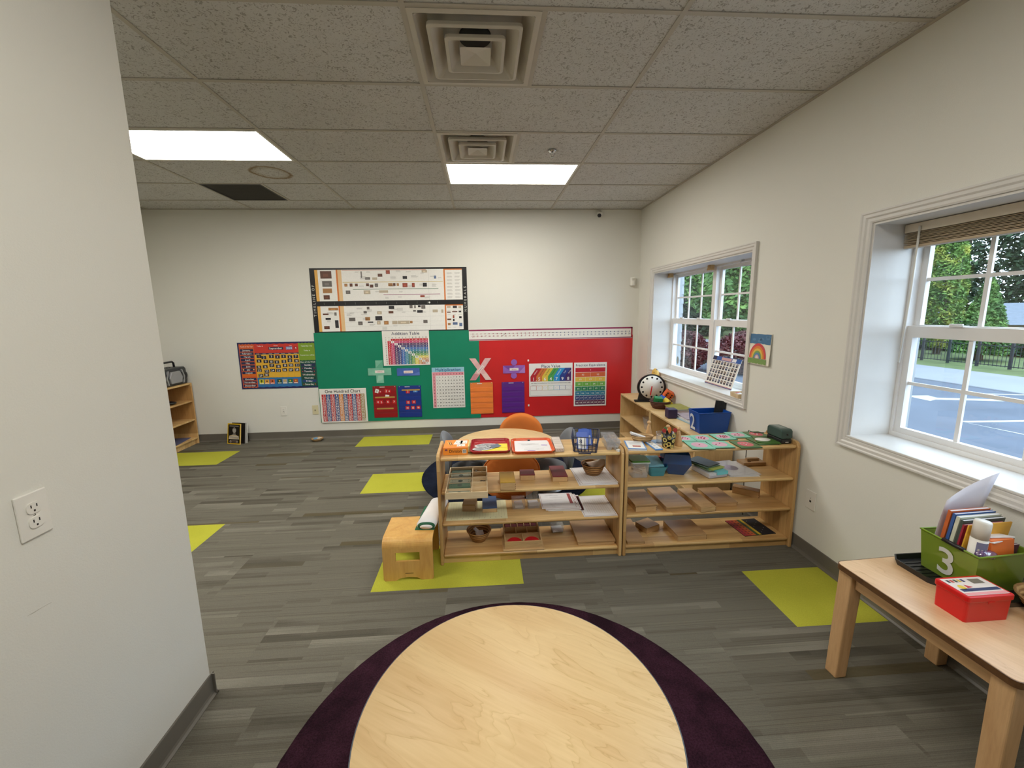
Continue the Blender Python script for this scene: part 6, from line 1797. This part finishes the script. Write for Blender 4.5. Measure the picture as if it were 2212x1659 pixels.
for i, (dx, dy, r_, lb) in enumerate(((0, 0, -.05, 'plastic sleeved sheet lowest of the pile on the right shelf'), (.01, .012, .06, 'plastic sleeved sheet in the middle of the pile on the right shelf'), (-.02, .02, .16, 'shiny plastic sleeved sheet on top of the pile on the right shelf'))):
    t = flat_sheet('sleeved_sheet', lb, 'sheet', 1.765 + dx, 2.635 + dy, Z + i * .003, .205, .255, r_, lambda P, w, d: (P.disc(w * .5, d * .5, .05, s(190, 178, 196), 20), scribble(P, w, d, 9, 8)), .002, group='plastic sleeved sheets')
    M().box(-.104, -.129, .0021, .104, .129, .0025).build('sleeve', clear('sleeve_film', (1, 1, 1, 1), .05, .02, None, .15), t)
t = thing('wooden_block_tray', 'tan wooden block with small wooden pieces at the back of the right shelf', 'block', (1.950, 2.730, Z), 0)
M().box(-.085, -.042, 0, .085, .042, .024).build('block', MDF, t, bev=.002); M().box(-.03, .0, .0242, .06, .026, .040).build('stick', MDF, t, bev=.002); M().cbox(-.03, -.02, .027, .02, .012, .005, .3).build('peg', plain('dark_peg', s(96, 62, 40), .6), t)

# ------------------------------------------------------------------ right unit, third and bottom shelves: tan wooden boxes
Z = SH3 + .0006
bx = 'tan wooden boxes on the right shelf'
lidded_box('wooden_box', 'deep wooden box with an overhanging lid at the left of the third shelf', 1.073, 2.610, Z, .145, .215, .055, .03, MDF, PINE, .012, .008, group=bx)
lidded_box('wooden_box', 'long glossy wooden box second from the left on the third shelf', 1.292, 2.640, Z, .172, .300, .034, .03, MDF, MDF, .012, .004, group=bx)
lidded_box('wooden_box', 'narrow pale wooden box in the middle of the third shelf', 1.477, 2.608, Z, .108, .295, .036, .06, PINE, PINE, .010, .0, group=bx)
lidded_box('wooden_box', 'wooden box with a sliding lid right of the narrow one', 1.652, 2.645, Z, .150, .240, .028, .0, MDF, PINE, .007, .003, group=bx)
lidded_box('wooden_box', 'wooden box turned crooked at the far right of the third shelf', 1.900, 2.690, Z, .170, .060, .050, -.72, MDF, PINE, .007, .0, group=bx)
Z = SH4 + .0006
lidded_box('wooden_box', 'long thin wooden box by the divider on the bottom shelf', 1.010, 2.625, Z, .115, .300, .022, -.05, MDF, PINE, .010, .002, group=bx)
lidded_box('wooden_box', 'wooden box set diagonally on the bottom shelf', 1.160, 2.670, Z, .125, .110, .040, .42, MDF, PINE, .007, .0, group=bx)
lidded_box('wooden_box', 'wide square wooden box in the middle of the bottom shelf', 1.395, 2.590, Z, .206, .212, .040, .04, MDF, PINE, .008, .0, group=bx)
t = thing('fraction_strips', 'rainbow striped fraction board lying on the bottom shelf', 'board', (1.895, 2.612, Z), .07)
M().box(-.118, -.105, 0, .118, .105, .004).build('board', plain('black_felt_board', s(30, 30, 40), .6), t)
P = Print((-.118, -.105, .004), (1, 0, 0), (0, 1, 0))
for i, (a, b, c) in enumerate(((0, .028, s(176, 50, 60)), (.028, .056, s(190, 64, 52)), (.056, .086, s(206, 104, 50)), (.086, .108, s(60, 90, 50)), (.108, .128, s(220, 190, 50)))): P.rect(a, 0, b, .21, c)
P.L = 2
for j in range(7):
    for x in (.014, .042, .070): P.rect(x - .006, .018 + j * .028, x + .006, .026 + j * .028, s(80, 34, 40))
    P.disc(.15 + (j % 3) * .028, .03 + j * .025, .003, s(180, 180, 190), 8)
P.build('print', t)

# ================================================================== things on the wall shelves, the sill and the square table
Z = WZ + .0006
# learning clock
t = thing('toy_clock', 'black toy clock with a white dotted face on the maple shelf', 'clock', (1.930, 4.480, Z), -.16)
prof = [(-.185, 0), (.185, 0), (.185, .022), (.150, .022)] + [(.160 * math.cos(a), .170 + .150 * math.sin(a)) for a in [(-.55 + i * (PI + 1.1) / 24) for i in range(25)]] + [(-.150, .022), (-.185, .022)]
M().prism(prof, -.012, .012, 'y').build('stand', PLK, t)
M().box(-.185, -.040, 0, .185, .040, .016).build('foot', PLK, t, bev=.003)
M().lathe([(.001, 0), (.134, 0), (.134, .004), (.001, .004)], 48).build('face', PLW, t, (0, -.012, .172), (PI / 2, 0, 0))
P = Print((0, -.0165, .172))
for i in range(12): a = PI / 2 - i * PI / 6; P.disc(.112 * math.cos(a), .112 * math.sin(a), .0115, BLACK, 14)
P.build('hour_dots', t)
M().prism([(-.006, .012), (.006, .012), (.006, -.088), (0, -.100), (-.006, -.088)], -.0195, -.0172, 'y').build('minute_hand', plain('red_hand', s(206, 40, 44), .4), t, (0, 0, .172), (0, .14, 0))
t = thing('ornament', 'yellow and brown patterned dome ornament peeking out behind the toy clock', 'ornament', (2.030, 4.620, Z))
tm = NT('giraffe_pattern'); vo = tm.n('ShaderNodeTexVoronoi', Scale=28.0); tm.l(tm.coords(rnd=False), 0, vo, 'Vector'); rr_ = tm.ramp(vo, 0, [(.30, s(72, 46, 24)), (.42, s(206, 162, 70))]); tm.l(rr_, 0, tm.b, 'Base Color'); tm.set(Roughness=.5)
M().lathe([(.001, 0), (.050, 0), (.052, .10), (.048, .28), (.036, .335), (.015, .362), (.001, .366)], 24).build('dome', tm.m, t)
# basket of dice
t = thing('dice_basket', 'dark brown oval basket full of big dice on the maple shelf', 'basket', (1.905, 4.170, Z)); bowl(t, .082, .118, .078, WIC_D, 1.0, .85)
def die(lab, x, y, z, sz, rot, col, name, pips=True):
    t = thing('big_die', lab, 'die', (x, y, z), 0, 'big foam dice'); t.rotation_euler = rot
    h = sz / 2; M().box(-h, -h, -h, h, h, h).build('cube', plain(name, col, .5, 0, .04), t, bev=sz * .10, seg=3)
    if pips:
        q = .27 * sz; lay = {'f': [(0, 0)], 't': [(0, 0)], 'r': [(-q, -q), (q, q)], 'l': [(-q, -q), (-q, 0), (-q, q), (q, -q), (q, 0), (q, q)]}
        if name.startswith('orange'): lay = {'f': [(-q, -q), (-q, 0), (-q, q), (q, -q), (q, 0), (q, q)], 'r': [(0, 0)], 't': [(-q, q), (q, -q)]}
        for f_, ps in lay.items():
            for a, b in ps:
                O, U, V = {'f': ((0, -h, 0), (1, 0, 0), (0, 0, 1)), 't': ((0, 0, h), (1, 0, 0), (0, 1, 0)), 'r': ((h, 0, 0), (0, 1, 0), (0, 0, 1)), 'l': ((-h, 0, 0), (0, -1, 0), (0, 0, 1))}[f_]
                P = Print(O, U, V); P.disc(a, b, sz * .095, BLACK, 12); P.build('pip', t)
    return t
die('green foam die on top in the dark brown basket', 1.865, 4.150, Z + .083, .085, (.12, .10, -.25), s(24, 120, 66), 'green_foam')
die('yellow foam die at the right in the dark brown basket', 1.960, 4.140, Z + .062, .075, (.5, .5, .5), s(226, 196, 60), 'yellow_foam', False)
die('blue foam die at the back of the dark brown basket', 1.940, 4.215, Z + .075, .075, (.3, -.5, .3), s(40, 80, 170), 'blue_foam', False)
die('orange foam die propped on the books behind the dark brown basket', 2.040, 4.285, Z + .118, .090, (.20, .55, -.25), s(216, 92, 34), 'orange_foam')
t = die('dark purple foam cube at the front edge of the maple shelf', 1.832, 3.768, Z + .0465, .092, (0, 0, -.05), s(46, 33, 66), 'purple_foam', False)
def book(lab, x, y, z, w, d, h, rz, col, name='book', group='books stacked on the maple shelf', rot=None):
    t = thing(name, lab, 'book', (x, y, z), rz, group)
    if rot: t.rotation_euler = rot
    cm = plain('cover_%s' % lab.replace(' ', '_')[:40], col, .4, 0, .12, 18)
    M().box(-w / 2 + .002, -d / 2 + .003, .0015, w / 2 - .003, d / 2 - .003, h - .0015).build('pages', PAPER, t)
    M().box(-w / 2, -d / 2, 0, w / 2, d / 2, .0015).box(-w / 2, -d / 2, h - .0015, w / 2, d / 2, h).box(-w / 2, -d / 2, .0015, -w / 2 + .002, d / 2, h - .0015).build('cover', cm, t)
    return t
zz = Z
for i, (lab, x, y, w, d, h, rz, c) in enumerate((('pale blue workbook lowest in the book stack by the blue bin', 1.975, 3.640, .20, .27, .010, .10, s(150, 176, 190)), ('white workbook second from the bottom of the book stack', 1.985, 3.655, .19, .26, .012, .04, s(214, 210, 204)),
                                             ('striped workbook third from the bottom of the book stack', 1.995, 3.690, .19, .25, .010, -.05, s(170, 160, 176)))):
    book(lab, x, y, zz, w, d, h, rz, c); zz += h + .0008
zz = Z
for i, (lab, x, y, w, d, h, rz, c) in enumerate((('red brown paperback lowest in the pile behind the purple cube', 2.005, 3.960, .17, .24, .018, .0, s(166, 120, 100)), ('pink paperback second in the pile behind the purple cube', 2.010, 3.970, .17, .24, .014, .05, s(206, 150, 140)),
                                             ('white paperback third in the pile behind the purple cube', 2.005, 3.975, .18, .25, .012, -.04, s(200, 196, 190)), ('green and yellow picture book topmost of the pile behind the purple cube', 2.002, 3.980, .185, .26, .010, .02, s(150, 150, 70)))):
    book(lab, x, y, zz, w, d, h, rz, c); zz += h + .0008
# blue bin number 2
BINB = plain('royal_blue_plastic', s(14, 72, 158), .35, 0, .04)
t = thing('number_bin', 'blue plastic bin with a white number 2 on the maple shelf', 'bin', (1.955, 3.310, Z), 0)
M().shell([[(-.128, -.080, 0), (.115, -.080, 0), (.115, .075, 0), (-.128, .075, 0)], [(-.145, -.092, .178), (.132, -.092, .178), (.132, .086, .178), (-.145, .086, .178)]], .004).build('bin', BINB, t)
M().tube([(-.146, -.093, .178), (.133, -.093, .178), (.133, .087, .178), (-.146, .087, .178)], .004, 6, True).build('rim', BINB, t)
P = Print((-.1375, 0, 0), Vector((0, -1, 0)), Vector((-.0955, 0, 1)).normalized(), .0015); P.L = 3; P.text('2', .0, .090, .190, s(206, 214, 222), 'c', 0, None, .85); P.build('printed_number', t)
t = thing('black_mesh_panel', 'black mesh panel standing up inside the blue number 2 bin', 'panel', (2.050, 3.352, Z + .012), -.3); t.rotation_euler = (.06, .08, -.3)
M().box(-.042, -.002, 0, .042, .002, .245).build('mesh', plain('black_mesh', s(40, 42, 40), .6, 0, .3, 60), t); M().tube([(-.042, 0, .0), (-.042, 0, .245), (.042, 0, .235), (.042, 0, 0)], .004, 6).build('frame', PLK, t)
# tub inside the wall shelf
t = thing('clear_tub', 'frosted clear tub inside the maple shelf near the back wall', 'tub', (1.865, 4.300, .2956)); M().shell([ring(.10, .16, .02, 0), ring(.135, .20, .025, .13)], .003).build('tub', CLR2, t)
M().cbox(0, 0, .015, .04, .06, .012, .3).build('contents', plain('red_trinket', s(180, 60, 50), .5), t)

# ------------------------------------------------------------------ on the sill of the further window
ZS_ = WZ0 + .0146
t = thing('portrait_chart', 'white chart of small portraits propped in the further window', 'poster', (XR + .135, 3.700, ZS_), -PI / 2 + .02)
W_, H_ = .430, .285
lean = -.30
M().box(-W_ / 2, 0, 0, W_ / 2, .003, H_).build('board', CARD, t, rot=(lean, 0, 0))
P = Print((-W_ / 2, 0, 0)); P.rect(0, H_ - .040, W_, H_, s(40, 84, 160)); P.rect(0, .0, W_, .006, s(40, 60, 130)); P.L = 2; P.rect(0, .008, W_, .012, s(170, 40, 50)); P.rect(.14, H_ - .034, .29, H_ - .006, s(206, 160, 160)); P.rect(0, H_ - .040, .06, H_, s(30, 36, 70)); P.rect(.30, H_ - .034, .36, H_ - .004, s(230, 230, 235))
q = random.Random(21)
for j in range(5):
    for i in range(9):
        x, z = .018 + i * .0450, .030 + (4 - j) * .0440
        g = q.choice([s(70, 74, 86), s(110, 120, 140), s(60, 90, 130), s(90, 84, 80), s(150, 160, 170)])
        P.L = 2; P.rect(x, z, x + .030, z + .034, g); P.L = 3; P.disc(x + .015, z + .021, .006, s(196, 160, 140), 8); P.rect(x + .006, z, x + .024, z + .012, s(40, 44, 60))
P.build('printed_portraits', t, rot=(lean, 0, 0))
M().box(-.02, .075, 0, .02, .077, .20).build('prop_stand', CARD, t)
t = thing('sill_box', 'open pale wooden box of slips on the sill of the further window', 'box', (XR + .040, 3.200, ZS_), -.1)
M().shell([ring(.105, .130, .004, 0, 1), ring(.110, .135, .004, .036, 1)], .006).build('box', PALEW, t)
M().cbox(0, .0, .024, .07, .09, .006, .3).cbox(.01, -.02, .030, .06, .03, .004, -.5).build('slips', PAPER, t); M().cbox(-.01, .03, .033, .05, .012, .004, .6).build('red_slip', plain('pink_slip', s(206, 120, 110), .6), t)
t = thing('hang_tag', 'small grey oval sticker on the lower glass of the further window', 'sticker', (XR + .2585, 4.760, 1.02), -PI / 2)
M().prism([(.028 * math.cos(i * PI / 8), .045 * math.sin(i * PI / 8)) for i in range(16)], -.001, .001, 'y').build('sticker', plain('grey_sticker', s(150, 154, 150), .6), t)

# ------------------------------------------------------------------ on the square table
ZT = TZ + .0006
TRB = plain('black_tray_plastic', s(22, 23, 26), .3, 0, .06)
t = thing('letter_tray', 'black ribbed plastic tray under the green bin', 'tray', (1.915, 1.372, ZT), .0)
o_ = [(-.165, .0), (-.165, .125), (-.135, .155), (.150, .155), (.165, .14), (.165, -.16), (-.03, -.16), (-.075, -.125)]
def loop(sc_, z): return [(x * sc_, y * sc_, z) for x, y in o_][::-1]
M().shell([loop(.95, 0), loop(1.0, .026)], .006).build('tray', TRB, t)
for i in range(7): M().box(-.13, -.02 + i * .022, .0062, .13, -.012 + i * .022, .0085).build('rib', TRB, t)
# green bin with a number 3
GBIN = clear('olive_green_plastic', (.50, .66, .20, 1), .08, .70, s(134, 158, 54))
t = thing('number_bin', 'translucent green bin with a white number 3 on the square table', 'bin', (1.942, 1.374, ZT + .0088), 0)
b0 = [(-.130, -.110), (.090, -.130), (.090, .130), (-.130, .110)]
A0, A1 = [(-.100, .095, 0), (-.104, -.090, 0), (.105, -.080, 0), (.105, .095, 0)], [(-.110, .108, .160), (-.122, -.104, .160), (.120, -.090, .160), (.120, .108, .160)]
M().shell([A0, A1], .004).build('bin', GBIN, t)
M().tube(A1, .0045, 6, True).build('rim', plain('olive_rim', s(116, 146, 34), .35), t)
M().tube([(-.116, .02, .163), (-.121, -.055, .163)], .008, 8).build('grip', PLK, t)
U = (Vector(A0[1]) - Vector(A0[0])).normalized(); Vv = ((Vector(A1[0]) + Vector(A1[1])) / 2 - (Vector(A0[0]) + Vector(A0[1])) / 2).normalized()
P = Print((Vector(A0[0]) + Vector(A0[1])) / 2, U, Vv, .0015); P.L = 3; P.text('3', .0, .078, .155, s(206, 210, 204), 'c', 0, None, .95); P.build('printed_number', t)
BZ = ZT + .0135
def upright(lab, x, y, w, h, tk, rz, lean, col, name='book', cat='book', grp='books and papers in the green bin'):
    t = thing(name, lab, cat, (x, y, BZ), 0, grp); t.rotation_euler = (lean, 0, rz)
    cm = plain('c_%s' % lab.replace(' ', '_')[:44], col, .45, 0, .10, 20)
    if tk > .003:
        M().box(-w / 2 + .002, -tk / 2 + .001, .001, w / 2 - .001, tk / 2 - .001, h - .002).build('pages', PAPER, t)
        M().box(-w / 2, -tk / 2, 0, w / 2, -tk / 2 + .001, h).box(-w / 2, tk / 2 - .001, 0, w / 2, tk / 2, h).box(-w / 2, -tk / 2 + .001, 0, -w / 2 + .0015, tk / 2 - .001, h).build('cover', cm, t)
    else: M().box(-w / 2, -tk / 2, 0, w / 2, tk / 2, h).build('sheet', cm, t)
    return t
# the tall curved sheet
t = thing('loose_sheet', 'tall white sheet of paper curling out of the back of the green bin', 'paper', (1.938, 1.440, BZ), .0)
m = M(); vs = []
for j in range(9):
    for i in range(9):
        u, v = i / 8, j / 8
        vs.append(((u - .5) * (.150 + .060 * v) + .012 * v, .020 - .05 * (u - .5) ** 2 * v - .03 * v * v, v * (.310 + .110 * u)))
m.add(vs, [(j * 9 + i, j * 9 + i + 1, j * 9 + i + 10, j * 9 + i + 9) for j in range(8) for i in range(8)], 0, None, True)
m.build('sheet', plain('lilac_white_paper', s(216, 212, 220), .7, 0, .02), t, solid=.0008)
upright('orange and grey book rearmost in the green bin', 1.940, 1.438, .180, .275, .012, .05, .10, s(196, 100, 50))
upright('blue spined book second from the back in the green bin', 1.946, 1.424, .185, .268, .010, .05, .10, s(60, 96, 160))
upright('pale green book in the middle of the green bin', 1.950, 1.410, .190, .262, .012, .05, .10, s(206, 210, 190))
upright('white paged book in the green bin with a dark spine', 1.952, 1.396, .190, .254, .010, .05, .10, s(70, 80, 74))
upright('slim red booklet at the front of the books in the green bin', 1.944, 1.386, .180, .240, .006, .05, .10, s(160, 40, 60))
upright('yellow folder in front of the books in the green bin', 1.955, 1.374, .195, .245, .004, .05, .10, s(232, 178, 60))
upright('dark brown leather wallet in the green bin behind the white bottle', 1.955, 1.352, .170, .190, .016, .05, .10, s(84, 46, 28), 'wallet', 'wallet')
upright('purple booklet standing low in the green bin', 1.965, 1.330, .150, .175, .008, .05, .10, s(110, 60, 90))
t = thing('white_bottle', 'white capped glue bottle standing in the green bin', 'bottle', (1.866, 1.318, BZ), 0); t.rotation_euler = (.0, .05, 0)
M().lathe([(.001, 0), (.024, 0), (.025, .01), (.025, .205), (.001, .206)], 24).build('bottle', CARD, t)
P = Print(); 
for k_ in range(10):
    a0, a1 = -2.7 + k_ * .2, -2.7 + (k_ + 1) * .2; R_ = .0254
    P.m.add([(R_ * math.cos(a0), R_ * math.sin(a0), .110), (R_ * math.cos(a1), R_ * math.sin(a1), .110), (R_ * math.cos(a1), R_ * math.sin(a1), .196), (R_ * math.cos(a0), R_ * math.sin(a0), .196)], [(0, 1, 2, 3)], 0, s(128, 128, 160) if k_ < 7 else s(226, 190, 170))
    if k_ < 7 and k_ % 2: P.m.add([(R_ * 1.01 * math.cos(a0), R_ * 1.01 * math.sin(a0), .135), (R_ * 1.01 * math.cos(a1), R_ * 1.01 * math.sin(a1), .135), (R_ * 1.01 * math.cos(a1), R_ * 1.01 * math.sin(a1), .170), (R_ * 1.01 * math.cos(a0), R_ * 1.01 * math.sin(a0), .170)], [(0, 1, 2, 3)], 0, s(214, 210, 196))
P.build('printed_label', t)
M().lathe([(.001, .206), (.0245, .206), (.0245, .270), (.022, .276), (.001, .277)], 24).build('cap', PLW, t)
t = thing('card_packet', 'orange packet of cards in the front of the green bin', 'cards', (1.945, 1.302, BZ + .130), .05); t.rotation_euler = (-.10, 0, .05)
M().box(-.050, -.012, 0, .050, .012, .075).build('packet', plain('orange_packet', s(226, 116, 48), .5), t)
t = thing('white_envelopes', 'white papers lying on top at the front of the green bin', 'paper', (1.945, 1.322, BZ + .175), .1); M().cbox(0, .0, .02, .11, .05, .004, .1, 0, (-.25, 'X')).cbox(.015, .01, .026, .10, .05, .004, -.15, 0, (-.3, 'X')).build('papers', PAPER, t)
t = thing('clear_packet', 'crinkled purple and clear packet at the corner of the green bin', 'packet', (1.880, 1.294, BZ + .140), .0); M().ell((0, 0, .012), (.040, .022, .018), 14, 8).build('packet', clear('lilac_film', (.75, .6, .85, 1), .25, .35, s(150, 110, 180), .1), t)
# red card box
REDB = plain('bright_red_plastic', s(206, 22, 24), .28, 0, .03)
t = thing('red_card_box', 'bright red plastic lidded box with a printed label', 'box', (1.742, 1.216, ZT), .01)
M().shell([ring(.168, .098, .008, 0, 3), ring(.172, .102, .008, .078, 3)], .003).build('box', REDB, t)
M().prism(rrect(.180, .110, .010, 4), .0785, .100).build('lid', REDB, t, bev=.004)
M().box(-.012, -.0562, .072, .012, -.0542, .080).build('latch', REDB, t)
P = Print((-.090, -.055, .100), (1, 0, 0), (0, 1, 0)); P.rect(.010, .010, .170, .100, s(226, 214, 206)); P.L = 2; P.rect(.020, .030, .165, .044, s(40, 46, 90)); P.rect(.012, .012, .168, .024, s(226, 150, 150))
for i in range(5): P.rect(.022 + i * .014, .078, .032 + i * .014, .092, (s(40, 40, 50), s(190, 60, 50), s(70, 80, 60), s(200, 170, 60), s(60, 60, 100))[i])
P.rect(.105, .066, .150, .090, s(120, 110, 96)); P.disc(.040, .052, .012, s(222, 190, 60), 12); P.poly([(.055, .046), (.08, .050), (.06, .064)], s(190, 50, 60)); P.build('printed_label', t)
# wooden bowl at the picture edge
t = thing('wooden_bowl', 'pale woven bowl at the right edge beside the red box', 'bowl', (2.000, 1.165, ZT)); bowl(t, .055, .095, .062, WIC_L)
t = thing('cream_cloth', 'cream folded cloth inside the pale woven bowl', 'cloth', (2.000, 1.165, ZT + .03)); M().ell((0, 0, .012), (.070, .07, .018), 18, 8).build('cloth', plain('cream_cloth', s(206, 184, 150), .8), t)
